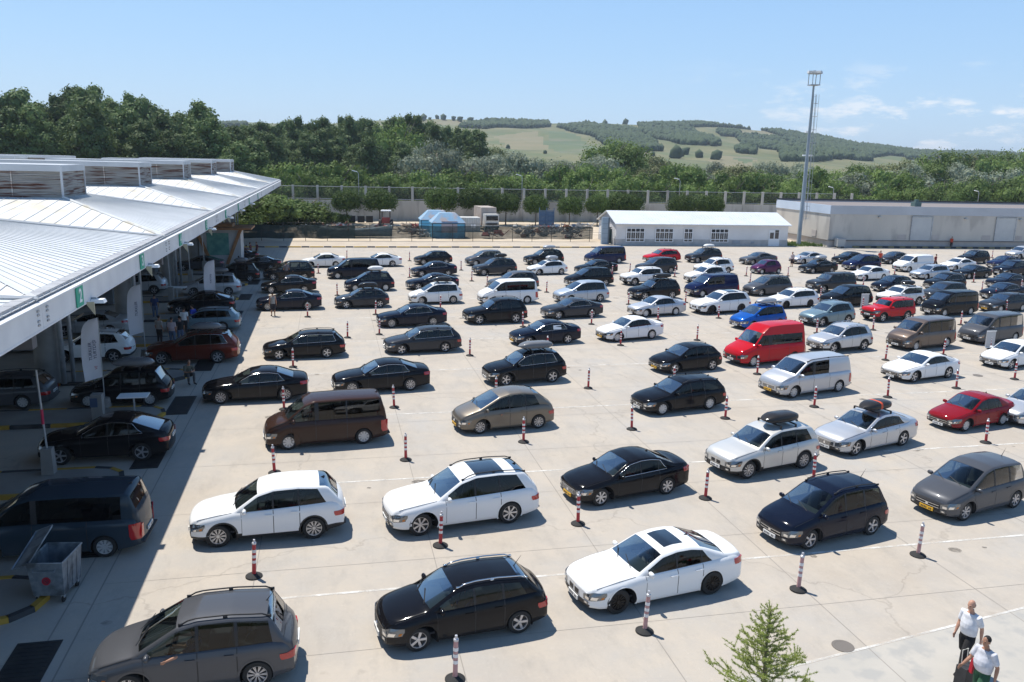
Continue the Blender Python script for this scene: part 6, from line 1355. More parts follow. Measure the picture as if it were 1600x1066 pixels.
def person(label, loc, rz, pose='stand', skin='tan', top=('white', (.75, .75, .75)), bottom=('dark', (.03, .03, .035)), hair=(.03, .02, .015), shorts=False, sleeve=.5, belly=.0, h=1.75, bald=False, fine=False, vest=False, group=None, arms=None, headturn=0):
    k = h/1.75; t = thing('person', label, 'person', (loc[0], loc[1], loc[2] if len(loc) > 2 else 0), rz, group)
    P = dict(pel=(0, 0, .96), sp=(.0, 0, 1.15), ch=(0, 0, 1.34), nk=(.0, 0, 1.48), hd=(.02, 0, 1.56))
    for s, n in ((1, 'l'), (-1, 'r')):
        P['sh'+n] = (0, s*.185, 1.41); P['el'+n] = (-.04, s*.235, 1.12); P['wr'+n] = (.06, s*.25, .87); P['hp'+n] = (0, s*.095, .90); P['kn'+n] = (.03, s*.105, .50); P['an'+n] = (0, s*.11, .09); P['to'+n] = (.15, s*.13, .04)
    if pose == 'walk':
        P['knl'] = (.22, .10, .53); P['anl'] = (.30, .11, .12); P['tol'] = (.45, .12, .08); P['knr'] = (-.02, -.10, .50); P['anr'] = (-.33, -.11, .17); P['tor'] = (-.22, -.12, .05); P['ell'] = (-.11, .23, 1.13); P['wrl'] = (-.10, .25, .87); P['elr'] = (.02, -.23, 1.13); P['wrr'] = (.13, -.23, .89)
    if pose == 'lean': P['ell'] = (.12, .28, 1.15); P['wrl'] = (.33, .2, 1.12); P['elr'] = (.05, -.27, 1.15); P['wrr'] = (.25, -.22, 1.02)
    if pose == 'sit':
        d = -.52
        for q in ('pel', 'sp', 'ch', 'nk', 'hd', 'shl', 'shr', 'ell', 'elr', 'wrl', 'wrr', 'hpl', 'hpr'): a = P[q]; P[q] = (a[0]+(a[2]-.96)*.35 if a[2] > .96 else a[0], a[1], a[2]+d)
        P['knl'] = (.42, .16, .52); P['knr'] = (.42, -.12, .50); P['anl'] = (.46, .14, .09); P['anr'] = (.36, -.10, .09); P['tol'] = (.62, .16, .04); P['tor'] = (.52, -.12, .04); P['ell'] = (.26, .25, .62); P['wrl'] = (.42, .10, .66); P['elr'] = (.26, -.25, .62); P['wrr'] = (.42, -.06, .64)
    if pose == 'driver':
        d = -.86
        for q in ('pel', 'sp', 'ch', 'nk', 'hd', 'shl', 'shr', 'ell', 'elr', 'wrl', 'wrr', 'hpl', 'hpr'): a = P[q]; P[q] = (a[0]-(a[2]-.96)*.3 if a[2] > .96 else a[0], a[1], a[2]+d)
        P['knl'] = (.45, .12, .22); P['knr'] = (.45, -.12, .22); P['anl'] = (.78, .11, -.04); P['anr'] = (.78, -.11, -.04); P['tol'] = (.88, .12, .02); P['tor'] = (.88, -.12, .02); P['ell'] = (.10, .40, .35); P['wrl'] = (.30, .52, .36); P['elr'] = (.15, -.25, .28); P['wrr'] = (.40, -.12, .42)
    if arms:
        P.update(arms)
    P = {a: Vector(b)*k for a, b in P.items()}
    vox = .011 if fine else .019
    refz = [.84*k, .96*k, 1.15*k, 1.34*k, 1.48*k, 1.56*k]; refp = [P['pel']+(P['pel']-P['sp'])*.6, P['pel'], P['sp'], P['ch'], P['nk'], P['hd']]
    def sp_at(z): return Vector([float(np.interp(z*k, refz, [q[i] for q in refp])) for i in range(3)])
    bl = belly
    prof = [(.86, .10, .14), (.92, .115, .165), (1.0, .115+bl*.5, .158+bl*.3), (1.12, .105+bl, .145+bl*.6), (1.22, .11+bl*.75, .155+bl*.4), (1.34, .115, .172), (1.41, .10, .175), (1.455, .075, .12), (1.49, .056, .06), (1.56, .055, .055)]
    def rings(grow, z0, z1): return [(sp_at(z)+Vector((.25*(a-.11) if .95 < z < 1.3 else 0, 0, 0)), (a+grow)*k, (b+grow)*k) for z, a, b in prof if z0 <= z <= z1]
    limbs = []
    for n, sg in (('l', 1), ('r', -1)):
        sh = P['sh'+n]; root = P['ch'].lerp(P['nk'], .45)+(sh-P['ch'].lerp(P['nk'], .45))*.45
        limbs += [rod([root, sh, sh.lerp(P['el'+n], .5), P['el'+n], P['el'+n].lerp(P['wr'+n], .3), P['wr'+n]], [q*k for q in (.05, .062, .052, .042, .043, .027)]), rod([P['hp'+n]+(P['pel']-P['hp'+n])*.2, P['hp'+n].lerp(P['kn'+n], .2), P['kn'+n], P['kn'+n].lerp(P['an'+n], .3), P['an'+n]], [q*k for q in (.09, .092, .058, .058, .036)])]
    parts_ = [loft(rings(0, 0, 9))]+limbs
    # head: skull, jaw, nose, ears
    hc = P['hd']+Vector((.02, 0, .10))*k; M = Matrix.Rotation(headturn, 3, 'Z')
    for c, r in (((0, 0, .02), (.095, .076, .105)), ((.03, 0, -.05), (.068, .056, .075)), ((.10, 0, -.015), (.022, .014, .026)), ((.085, 0, -.062), (.018, .026, .009)), ((0, .078, -.01), (.018, .012, .032)), ((0, -.078, -.01), (.018, .012, .032)), ((.083, .03, .022), (.02, .022, .008)), ((.083, -.03, .022), (.02, .022, .008))):
        v, f = ell(hc+M @ Vector(c)*k, [q*k for q in r], 14, 10, M); parts_.append((v, f))
    eyes = []
    body = MB().m(SK[skin]); body.m(mat('eye_dark', (.02, .015, .01), .3))
    for s in (-1, 1): v, f = ell(hc+M @ Vector((.088, s*.03, .005))*k, [.01*k, .013*k, .008*k], 8, 6, M); body.add(v, f)
    for s, n in ((1, 'l'), (-1, 'r')):
        w = P['wr'+n]; dr = (w-P['el'+n]).normalized(); side = dr.cross(Vector((0, s, 0))); side = side.normalized() if side.length > .1 else Vector((1, 0, 0)); thick = dr.cross(side).normalized()
        for off in (-.022, 0, .022): parts_.append(rod([w+side*off*.5*k, w+dr*.045*k+side*off*k, w+dr*.09*k+side*off*1.1*k], [.017*k, .017*k, .013*k], 8))
        for q, (off, ln) in enumerate(((-.034, .062), (-.012, .074), (.011, .070), (.032, .054))):
            b0 = w+dr*.08*k+side*off*k; curl = thick*.5; p1 = b0+(dr+curl*.2).normalized()*ln*.5*k; p2 = p1+(dr+curl*.9).normalized()*ln*.32*k; p3 = p2+(dr+curl*1.8).normalized()*ln*.25*k
            parts_.append(rod([b0, p1, p2, p3], [.0095*k, .009*k, .0085*k, .0075*k], 8))
        b0 = w+dr*.03*k-side*.03*k; p1 = b0+(dr-side*.9).normalized()*.032*k; parts_.append(rod([w+dr*.02*k, b0, p1, p1+(dr-side*.2).normalized()*.03*k], [.014*k, .0125*k, .011*k, .009*k], 8))
    body.m(SK[skin]); v, f = fused(parts_, vox if not fine else .0085); body.add(v, f)
    link('body', body.me('body', True), t)
    # clothes
    cp = [loft(rings(.017, .9, 1.47))]
    for n in 'lr':
        sh, el = P['sh'+n], P['el'+n]; root = P['ch'].lerp(P['nk'], .45)+(sh-P['ch'].lerp(P['nk'], .45))*.5
        if vest: cp.append(rod([root, root.lerp(sh, .5)], [.06*k, .055*k]))
        else: cp.append(rod([root, sh, sh.lerp(el, sleeve), sh.lerp(el, min(1, sleeve+.2))], [.07*k, .078*k, .070*k, .068*k]))
        if sleeve > .9: cp.append(rod([el, P['wr'+n]], [.06*k, .04*k]))
    v, f = fused(cp, vox); link('shirt', MB().m(cloth(*top)).add(v, f).me('shirt', True), t)
    cp = [loft(rings(.012, .84, 1.01))]
    for n in 'lr':
        hp, kn, an = P['hp'+n], P['kn'+n], P['an'+n]; pts = [hp+(P['pel']-hp)*.2, hp.lerp(kn, .25), kn]; rr = [.10*k, .108*k, .078*k]
        if shorts: pts[-1] = hp.lerp(kn, 1.0); rr[-1] = .092*k
        else: pts += [kn.lerp(an, .5), an+(kn-an)*.08]; rr += [.066*k, .056*k]
        cp.append(rod(pts, rr))
    v, f = fused(cp, vox); link('trousers' if not shorts else 'shorts', MB().m(cloth(*bottom)).add(v, f).me('trousers', True), t)
    for n in 'lr':
        a, b = P['an'+n], P['to'+n]; d = (b-a); mb = MB().m(cloth('shoe', (.03, .028, .028))); v, f = skinned([a-Vector((0, 0, .02))*k, a+Vector((-.03, 0, -.055))*k, a.lerp(b, .6)+Vector((0, 0, -.01))*k, b+d*.45], [(0, 1), (1, 2), (2, 3)], [.048*k, .044*k, .046*k, .038*k], 1, 1); mb.add(v, f); link('shoe', mb.me('shoe', True), t)
    hm = cloth('hair%.2f' % hair[0], hair); mb = MB().m(hm)
    v, f = ell(hc+M @ Vector((-.014, 0, .035 if not bald else .0))*k, [.096*k, .082*k, .098*k if not bald else .07*k], 14, 10, M)
    mb.add(v, f); link('hair', mb.me('hair', True), t); return t
m1 = G(1487, 1050); 
A_ = dict(); man1 = person('bald man in a white polo shirt and black trousers walking at the bottom right', (m1[0]+.35, m1[1]+.05), R(195), 'walk', 'light', ('white_polo', (.78, .78, .80)), ('black_trousers', (.018, .017, .018)), (.28, .24, .20), belly=.055, h=1.78, bald=True, sleeve=.5, fine=True)
m2x, m2y = G(1527, 1105)
arm = dict(elr=(.16, -.30, 1.15), wrr=(.42, -.34, 1.08)); arm = dict(ell=(.16, .30, 1.15), wrl=(.42, .30, 1.05))
man2 = person('stout man in a dotted white T-shirt and green shorts wheeling a suitcase', (m2x, m2y), R(192), 'walk', 'tan', ('dotted_white', (.62, .62, .66)), ('green_shorts', (.03, .10, .05)), (.02, .018, .016), shorts=True, belly=.085, h=1.72, arms=dict(elr=(.10, -.26, 1.14), wrr=(.30, -.30, .98), ell=(-.06, .27, 1.12), wrl=(.02, .30, .86)), fine=True)
# suitcase in front of him
sx_, sy_ = G(1500, 1078); SCM = noisy('case_black', (.02, .02, .022), (.035, .035, .038), 5, .6)
t = thing('suitcase', 'black wheeled suitcase with a pale telescopic handle', 'suitcase', (sx_, sy_-.1, 0), R(12))
link('case', MB().m(SCM).box((0, 0, .38), (.42, .28, .62), taper=.92).me('case'), t); link('handle', MB().m(mat('handle_pale', (.65, .63, .55), .4)).tube([(-.09, .08, .68), (-.09, .10, 1.04), (.09, .10, 1.04), (.09, .08, .68)], .012, 6).me('handle'), t)
for s in (-1, 1): link('wheel', MB().m(RUB).lathe([(.001, -.02), (.035, -.02), (.035, .02), (.001, .02)], (s*.17, .08, .035), 10, 'x').me('wheel'), t)
t = thing('red_bag', 'small red bag hanging between the two walking men', 'bag', (m2x+.05, m2y+.32, 0)); link('pouch', MB().m(noisy('bag_red', (.50, .01, .03), (.38, .01, .02), 6, .7)).box((0, 0, .82), (.16, .10, .34), taper=.7).me('pouch'), t); link('strap', MB().m(BLK).tube([(-.08, 0, 1.0), (0, 0, 1.22), (.08, 0, 1.0)], .01, 5).me('strap'), t)
def P_(px, py, *a, **k): x, y = G(px, py); return person(a[0], (x, y), *a[1:], **k)
P_(427, 494, 'bare-armed man in a grey vest and dark shorts at the shadow edge', R(100), 'stand', 'tan', ('grey_vest', (.30, .30, .29)), ('dark_shorts', (.02, .02, .03)), shorts=True, vest=True)
P_(1374, 414, 'person in an orange-red shirt standing behind the deep blue people carrier', R(250), 'stand', 'tan', ('orange_red', (.55, .06, .03)), ('grey_trousers', (.08, .08, .08)))
P_(1460, 420, 'person in a dark red top walking past the white panel van', R(-70), 'walk', 'tan', ('dark_red_top', (.18, .015, .02)), ('dark', (.03, .02, .02)))
P_(1237, 417, 'person in a pale top and dark shorts standing by the silver coupe', R(200), 'stand', 'tan', ('pale_top', (.5, .42, .42)), ('dark', (.03, .03, .035)), shorts=True)
x, y = G(1493, 389); person('person in an orange-red shirt standing by the second warehouse door', (x, 110.6, .0), R(-100), 'stand', 'tan', ('orange_red', (.55, .06, .03)), ('dark', (.03, .03, .035)))
P_(289, 522, 'man in a bright white T-shirt standing beneath the canopy', R(90), 'stand', 'tan', ('white', (.78, .78, .78)), ('dark', (.03, .03, .035)))
P_(303, 517, 'person in a vivid blue shirt at the head of the waiting group', R(150), 'stand', 'tan', ('vivid_blue', (.03, .06, .42)), ('dark', (.03, .03, .035)))
P_(250, 537, 'person in a striped pale top at the left end of the waiting group', R(60), 'stand', 'tan', ('striped_pale', (.42, .36, .32)), ('dark', (.03, .03, .035)))
P_(270, 540, 'broad man in a pale pink shirt with a cross-body strap in the waiting group', R(80), 'stand', 'tan', ('pale_pink', (.55, .42, .42)), ('jeans', (.10, .14, .22)), belly=.1)
P_(283, 538, 'person in a black top and light jeans in the waiting group', R(120), 'stand', 'tan', ('black_top', (.02, .02, .022)), ('jeans', (.10, .14, .22)))
P_(243, 498, 'dim figure in a dark blue shirt beside the far canopy column', R(90), 'stand', 'tan', ('navy_top', (.03, .05, .14)), ('jeans', (.08, .10, .16)))
x, y = G(294, 600); person('person sitting on the striped kerb of an island in the shade', (x, y, .08), R(-60), 'sit', 'tan', ('olive_top', (.12, .12, .09)), ('grey_trousers', (.08, .08, .08)))
for i, (px, py, c, l_) in enumerate(((380, 407, (.20, .015, .03), 'person in a dark red shirt, leftmost by the far end of the canopy'), (386, 408, (.07, .06, .10), 'person in a slate shirt, second by the far end of the canopy'), (392, 403, (.12, .02, .03), 'person in a maroon top, third by the far end of the canopy'), (402, 402, (.14, .03, .03), 'person in a brownish red top, last by the far end of the canopy'))): P_(px, py, l_, R(90+40*i), 'stand', 'tan', ('end%d' % i, c))
P_(448, 438, 'person in a patterned top leaning at the side of the black people carrier', R(95), 'stand', 'tan', ('pattern', (.16, .16, .18)), ('dark', (.03, .03, .035)))
P_(1119, 434, 'dark-haired person standing by the dark blue small van', R(180), 'stand', 'tan', ('black_top', (.02, .02, .022)))
P_(374, 428, 'person standing at the foot of the timber kiosk', R(90), 'stand', 'tan', ('navy_top', (.03, .05, .14)))
# people riding in the nearest cars (driver side = near side)
def rider(carlabel, label, dx, dy, dz, rz=0, **kw):
    for o in bpy.data.objects:
        if o.get('label') == carlabel:
            a = o.rotation_euler.z; x, y = o.location.x+dx*math.cos(a)-dy*math.sin(a), o.location.y+dx*math.sin(a)+dy*math.cos(a); return person(label, (x, y, dz), a+math.pi+rz, 'driver', **kw)
rider('dark grey people carrier with a driver leaning an arm out, nearest the bottom left', 'driver in a dark shirt resting an arm out of the grey people carrier window', -.10, -.42, .50, top=('navy_top', (.03, .05, .14)), arms=dict(ell=(.16, .36, .50-.05), wrl=(.40, .56, .46)))
rider('glossy black small estate with silver roof rails in the front row', 'driver in a blue shirt at the wheel of the black small estate', -.05, -.36, .34, top=('mid_blue', (.04, .07, .25)), arms=dict(ell=(.15, .30, .38), wrl=(.38, .18, .46)))
rider('black saloon with silver star grille and orange plate, red shirt inside', 'driver in a red shirt seen in the black saloon window', -.02, -.36, .30, top=('bright_red', (.60, .02, .02)), arms=dict(ell=(.12, .30, .38), wrl=(.30, .20, .42)))
rider('dark grey rounded hatchback with yellow plate at the right edge', 'driver with a forearm on the window sill of the dark grey hatchback', -.02, -.38, .34, top=('dark', (.03, .03, .035)), arms=dict(ell=(.14, .34, .42), wrl=(.34, .42, .50)))
rider('black SUV with bright five-spoke wheels', 'driver in a pink top in the black SUV with bright wheels', -.05, -.40, .52, top=('pinkish', (.55, .25, .25)), arms=dict(ell=(.15, .34, .50), wrl=(.34, .42, .52)))
rider('black people carrier with open side windows at the shadow edge', 'passenger in a pale top in the open-windowed black people carrier', .75, -.38, .5, top=('pale_top', (.5, .42, .42)))
rider('bronze rounded people carrier with silvery roof edge', 'driver in a dark top at the wheel of the bronze people carrier', -.05, -.38, .46, top=('dark', (.03, .03, .035)))
rider('white saloon with black wheels and dark sunroof in the front row', 'driver in a pale shirt behind the windscreen of the white saloon', .0, .34, .30, top=('pale_top', (.5, .42, .42)))
# ------------------------------------------------------------------ feather flags, posts, bins
FLG = noisy('flag_cloth', (.88, .88, .94), (.84, .84, .92), 1.5, .85); FINK = mat('flag_ink', (.05, .05, .14), .8); FRED = mat('flag_red', (.50, .03, .08), .8)
def feather(px, py, hpx, lb_, dz=0.0):
    x, y = G(px, py); t = thing('feather_flag', lb_, 'flag', (x, y, 0), R(-8), 'white feather flags along the control lanes'); H_ = hpx
    link('pole', MB().m(GALV).tube([(0, 0, 0), (0, 0, H_*.7), (0, 0, H_*.92), (0, 0, H_)], [.022, .018, .014, .01], 6).me('pole'), t)
    link('base', MB().m(CCOL).lathe([(.28, 0), (.28, .08), (.22, .55), (.001, .56)], n=12).me('base', True, 40), t)
    V = []; F = []; n = 22
    for i in range(n+1):
        tt = i/n; z = lerp(H_*.36, H_, tt); x0 = .012; x1 = .80+.04*math.sin(tt*5); x1 = x1 if tt < .74 else max(.03, x1*math.sqrt(max(0, 1-((tt-.74)/.26)**2))); zz = z-(.22 if tt == 0 else 0)*0
        for j in range(5): u = j/4; V.append((-(x0+(x1-x0)*u), .05*math.sin(3*u+4*tt), z-(.25*u*(1-tt)**6)))
    for i in range(n):
        for j in range(4): F.append((i*5+j, i*5+j+1, i*5+j+6, i*5+j+5))
    c = link('cloth', mesh('cloth', V, F, FLG, None, True), t)
    return t, H_
def flag_text(t, rows_):
    for s, size, m_, dx, z in rows_:
        o = link('flag_lettering', text_mesh(s, size, m_, .004), t, (dx, -.085, z)); o.rotation_euler = (math.pi/2, R(-90), 0)
t, H_ = feather(165, 640, 4.3, 'white feather flag with dark and red lettering, nearest of the three'); flag_text(t, [('YURTDIŞI', .20, FINK, -.22, 2.85), ('TÜRKLER', .20, FINK, -.42, 2.75), ('VE', .16, FRED, -.22, 2.0)])
t, H_ = feather(228, 560, 4.3, 'white feather flag with dark lettering, middle of the three'); flag_text(t, [('TÜRKLER', .20, FINK, -.3, 2.9)])
t, H_ = feather(339, 487, 3.9, 'white feather flag with faint lettering, farthest of the three'); flag_text(t, [('YURTDIŞI', .16, FINK, -.3, 2.5)])
for i, (px, py, h_, red) in enumerate(((78, 745, 4.0, 1), (268, 470, 4.6, 0), (298, 440, 3.8, 0), (320, 425, 4.2, 0), (1e9, 0, 0, 0))):
    if px > 1e6: continue
    x, y = G(px, py); t = thing('banner_pole', 'thin grey pole on a concrete block, %s' % ['with a red sleeve by the black coupe SUV', 'behind the waiting group', 'beside the silver people carrier', 'before the timber kiosk'][i], 'pole', (x, y, 0))
    link('pole', MB().m(GALV).tube([(0, 0, .9), (-.10, 0, h_)], .035, 8).me('pole'), t); link('block', MB().m(CCOL).box((0, 0, .55), (.42, .42, 1.1), taper=.85).me('block'), t)
    if red: link('sleeve', MB().m(FRED).lathe([(.05, 2.0), (.05, 2.55)], (-.05, 0, 0), 8).me('sleeve'), t)
x, y = G(155, 660); t = thing('card_terminal', 'grey post terminal with a blue face beside the strapped people carrier', 'terminal', (x, y, 0)); link('cabinet', MB().m(CCOL).box((0, 0, .65), (.45, .4, 1.3)).me('cabinet'), t); link('screen', MB().m(mat('screen_blue', (.06, .09, .16), .3)).box((-.1, -.21, .95), (.3, .03, .4)).me('screen'), t)
x, y = G(211, 650); t = thing('flat_sign', 'white flat panel raised on a thin post in the canopy shade', 'sign', (x, y, 0)); link('panel', MB().m(WHT).box((0, 0, .95), (1.25, .75, .05)).me('panel'), t); link('post', MB().m(GALV).tube([(0, 0, 0), (0, 0, .95)], .04, 8).me('post'), t)
x, y = G(277, 468); t = thing('parasol_table', 'pale flat table top beyond the waiting group', 'table', (x, y, 0)); link('table_top', MB().m(WHT).box((0, 0, 1.0), (1.5, .8, .05)).me('table_top'), t); link('leg', MB().m(GALV).tube([(0, 0, 0), (0, 0, 1)], .04, 8).me('leg'), t)
# galvanised dumpster with open lid
x, y = G(85, 950); t = thing('dumpster', 'galvanised wheeled dumpster with its lid tilted open', 'dumpster', (x-.12, y+.75, 0), R(-8)); t.scale = (.9, .9, .92); GV = noisy('dumpster_zinc', (.20, .23, .26), (.30, .34, .38), 5, .45, 8, metal=.5, c3=(.12, .13, .14), s3=1.5)
bw, bd, bh = 1.05, 1.35, 1.15
def openbox(mb, w0, d0, z0, w1, d1, z1, th=.03):
    for k in (0, 1):
        i = th*k; V = [(-w0/2+i, -d0/2+i, z0+i), (w0/2-i, -d0/2+i, z0+i), (w0/2-i, d0/2-i, z0+i), (-w0/2+i, d0/2-i, z0+i), (-w1/2+i, -d1/2+i, z1), (w1/2-i, -d1/2+i, z1), (w1/2-i, d1/2-i, z1), (-w1/2+i, d1/2-i, z1)]
        Fq = [(0, 3, 2, 1), (0, 1, 5, 4), (1, 2, 6, 5), (2, 3, 7, 6), (3, 0, 4, 7)]; mb.add(V, Fq if k == 0 else [f[::-1] for f in Fq])
mb = MB().m(GV); openbox(mb, .86, 1.1, .24, 1.0, 1.3, 1.28)
link('tub', mb.me('tub'), t); mb = MB().m(GV).tube([(-.5, -.65, 1.28), (.5, -.65, 1.28), (.5, .65, 1.28), (-.5, .65, 1.28), (-.5, -.65, 1.28)], .03, 6)
for yy in (-.3, 0, .3): mb.tube([(.45, yy, .3), (.505, yy, 1.2)], .018, 4)
mb.tube([(-.3, -.72, 1.05), (.3, -.72, 1.05)], .02, 6).tube([(-.3, -.63, 1.1), (-.3, -.72, 1.05)], .015, 5).tube([(.3, -.63, 1.1), (.3, -.72, 1.05)], .015, 5); link('rim', mb.me('rim'), t)
mb = MB().m(GV); Mx = Matrix.Rotation(R(16), 3, 'X') @ Matrix.Rotation(R(-24), 3, 'Y'); mb.box((-.66, .15, 1.38), (.52, 1.6, .035), M=Mx); a_ = Vector((-.66, .15, 1.38)); mb.tube([a_+Mx @ Vector(q) for q in ((.28, -.82, .03), (-.28, -.82, .03), (-.28, .82, .03), (.28, .82, .03), (.28, -.82, .03))], .022, 5); link('lid', mb.me('lid'), t)
for sx2 in (-1, 1):
    for sy2 in (-1, 1): link('caster', MB().m(RUB).lathe([(.001, -.025), (.10, -.025), (.10, .025), (.001, .025)], (sx2*.36, sy2*.45, .10), 14, 'x').m(GALV).box((sx2*.36, sy2*.45, .2), (.09, .09, .12)).me('caster'), t)
link('no_parking_disc', MB().m(mat('disc_red', (.40, .01, .03), .5)).lathe([(.001, -.63), (.12, -.63), (.12, -.60)], (0, 0, 0), 20, 'y').me('no_parking_disc'), t, (0, 0, .72)); 
link('disc_symbol', MB().m(mat('disc_dark', (.10, .02, .04), .6)).box((0, -.634, .72), (.14, .006, .025), M=Matrix.Rotation(R(45), 3, 'Y')).lathe([(.06, -.636), (.078, -.636)], (0, 0, .72), 18, 'y').me('disc_symbol'), t)
# timber kiosk at the far end
x, y = G(350, 416); t = thing('timber_kiosk', 'timber-framed white kiosk with slanting orange beams and a teal poster', 'kiosk', (-11.4, 93.4, 0)); WOOD_ = noisy('timber_orange', (.30, .13, .05), (.38, .19, .08), 2, .7); KW = noisy('kiosk_white', (.50, .50, .50), (.44, .44, .44), 1, .7)
link('wall', MB().m(KW).box((0, 0, 1.9), (4.2, 3.0, 3.8)).me('wall'), t); link('roof', MB().m(WOOD_).box((.2, -.2, 3.95), (6.2, 4.6, .18)).box((-.3, 0, 4.2), (3.2, 2.6, .3)).box((-.6, 0, 4.55), (1.2, 1.2, .6)).me('roof'), t)
mb = MB().m(WOOD_)
for s in (-1, 1): mb.box((s*1.5-.1, -1.6, 2.0), (.32, .16, 3.9), M=Matrix.Rotation(R(s*22), 3, 'Y'))
link('beam', mb.me('beam'), t); link('poster', MB().m(noisy('poster_teal', (.06, .22, .20), (.16, .36, .30), 1.3, .6)).box((-.2, -1.53, 2.3), (2.2, .04, 2.3)).me('poster'), t)
# leaning boards next to lane bollards
for px, py, lb_ in ((1410-60, 482, 'white board strapped to a bollard left of the red off-roader'), (1546, 546, 'white board strapped to a bollard by the dark grey van')):
    x, y = G(px, py); t = thing('notice_board', lb_, 'board', (x+.1, y+.15, 0)); link('board_panel', MB().m(mat('board_grey', (.5, .5, .5), .6)).box((0, 0, .65), (.7, .04, 1.1)).me('board_panel'), t); link('edge', MB().m(WHT).box((0, -.03, 1.22), (.74, .05, .04)).box((0, -.03, .1), (.74, .05, .04)).me('edge'), t)
# ------------------------------------------------------------------ yard clutter behind the netted fence
x0, y0 = G(668, 372); KB1 = noisy('kiosk_blue', (.16, .50, .72), (.13, .44, .65), .8, .5); KB2 = noisy('kiosk_roof_blue', (.22, .42, .60), (.32, .46, .58), .9, .5, c3=(.45, .38, .36), s3=.7)
for i, (kx, ky, lb_) in enumerate(((16.6, 125.5, 'bright blue prefabricated kiosk with a faceted roof behind the netted fence'), (15.6, 131.5, 'second blue kiosk half hidden behind the first'))):
    t = thing('blue_kiosk', lb_, 'kiosk', (kx+.7, ky, 0)); w, d, h_ = 4.9, 3.6, 2.3
    link('wall', MB().m(KB1).box((0, 0, h_/2), (w, d, h_)).me('wall'), t); mb = MB().m(KB2); V = [(-w/2-.15, -d/2-.15, h_), (w/2+.15, -d/2-.15, h_), (w/2+.15, d/2+.15, h_), (-w/2-.15, d/2+.15, h_), (-w/4, -d/5, h_+1.4), (w/4, -d/5, h_+1.4), (w/4, d/5, h_+1.4), (-w/4, d/5, h_+1.4)]
    mb.add(V, [(0, 1, 5, 4), (1, 2, 6, 5), (2, 3, 7, 6), (3, 0, 4, 7), (4, 5, 6, 7)]); link('roof', mb.me('roof'), t); link('shutter', MB().m(mat('shutter_pink', (.42, .38, .42), .6)).box((.1, -d/2-.03, 1.7), (2.4, .06, 1.7)).me('shutter'), t)
    mb = MB().m(mat('kiosk_trim', (.03, .12, .22), .5)); mb.box((0, -d/2-.05, h_-.05), (w+.1, .08, .12)); mb.box((-w/2, -d/2, h_/2), (.12, .12, h_)); mb.box((w/2, -d/2, h_/2), (.12, .12, h_)); link('trim', mb.me('trim'), t)
t = thing('white_truck', 'old white cab-over truck parked facing the fence', 'truck', (26.3, 137.5, 0), R(4)); TW = noisy('truck_white', (.60, .60, .58), (.50, .48, .44), 1.5, .6)
link('cab', MB().m(TW).box((0, 0, 1.7), (2.4, 1.9, 2.2), taper=.94).me('cab'), t); link('windscreen', MB().m(GLROOF).box((0, -.95, 2.15), (2.0, .05, .75)).me('windscreen'), t); link('grille', MB().m(BLK).box((0, -1.0, 1.2), (1.7, .06, .35)).me('grille'), t); link('bumper', MB().m(BLK).box((0, -1.0, .7), (2.4, .2, .3)).me('bumper'), t)
link('cargo_box', MB().m(noisy('box_tan', (.45, .40, .36), (.36, .30, .26), 1, .8)).box((0, 4.0, 2.3), (2.6, 5.4, 3.0)).me('cargo_box'), t)
for s in (-1, 1):
    link('headlight', MB().m(HDL).box((s*.95, -1.02, 1.2), (.35, .06, .25)).me('headlight'), t)
    for yy in (-.2, 4.8): link('wheel', MB().m(RUB).lathe([(.001, -.15), (.45, -.15), (.48, 0), (.45, .15), (.001, .15)], (s*1.05, yy, .48), 18, 'x').me('wheel'), t)
t = thing('cargo_container', 'small dirty white box container beside the truck', 'container', (22.6, 137, 0)); link('box', MB().m(TW).box((0, 0, 1.15), (3.2, 3, 2.3)).me('box'), t); mb = MB().m(GALV); [mb.box((-1.5+.3*k, -1.53, 1.15), (.08, .06, 2.1)) for k in range(11)]; link('rib', mb.me('rib'), t); link('label_panel', MB().m(WHT).box((.4, -1.58, .9), (.8, .03, .6)).me('label_panel'), t)
t = thing('red_tractor', 'dark red tractor with a white roofed cab in the yard', 'tractor', (9.2, 141, 0), R(80)); TR = noisy('tractor_red', (.22, .03, .03), (.15, .03, .03), 2, .6)
link('bonnet', MB().m(TR).box((1.0, 0, 1.2), (1.8, .8, .8)).me('bonnet'), t); link('cab', MB().m(TR).box((-.5, 0, 1.4), (1.3, 1.3, .9)).me('cab'), t); link('cab_roof', MB().m(WHT).box((-.5, 0, 3.0), (1.6, 1.6, .14)).me('cab_roof'), t)
mb = MB().m(BLK)
for a in (-1.05, .1):
    for s in (-1, 1): mb.tube([(a, s*.65, 1.8), (a, s*.65, 2.95)], .05, 5)
link('cab_post', mb.me('cab_post'), t)
for s in (-1, 1): link('rear_wheel', MB().m(RUB).lathe([(.001, -.2), (.75, -.2), (.8, 0), (.75, .2), (.001, .2)], (-.7, s*.95, .8), 18, 'y').me('rear_wheel'), t); link('front_wheel', MB().m(RUB).lathe([(.001, -.12), (.42, -.12), (.45, 0), (.42, .12), (.001, .12)], (1.4, s*.7, .45), 16, 'y').me('front_wheel'), t)
t = thing('wooden_boat', 'long low grey-blue boat lying in the yard behind the netting', 'boat', (3.5, 124.5, 0), R(4)); n = 16; V = []; F = []
for i in range(n+1):
    u = i/n; x = -5.5+11*u; wv = 1.3*math.sin(math.pi*min(1, .12+u*.88))**.6 if u < .98 else .05; zt_ = 1.25+.9*abs(u-.45)**2*2.2
    V += [(x, -wv, zt_), (x, -wv*.6, .35), (x, 0, .15), (x, wv*.6, .35), (x, wv, zt_), (x, 0, zt_-.3)]
for i in range(n):
    for j in range(6): F.append((i*6+j, i*6+(j+1) % 6, (i+1)*6+(j+1) % 6, (i+1)*6+j))
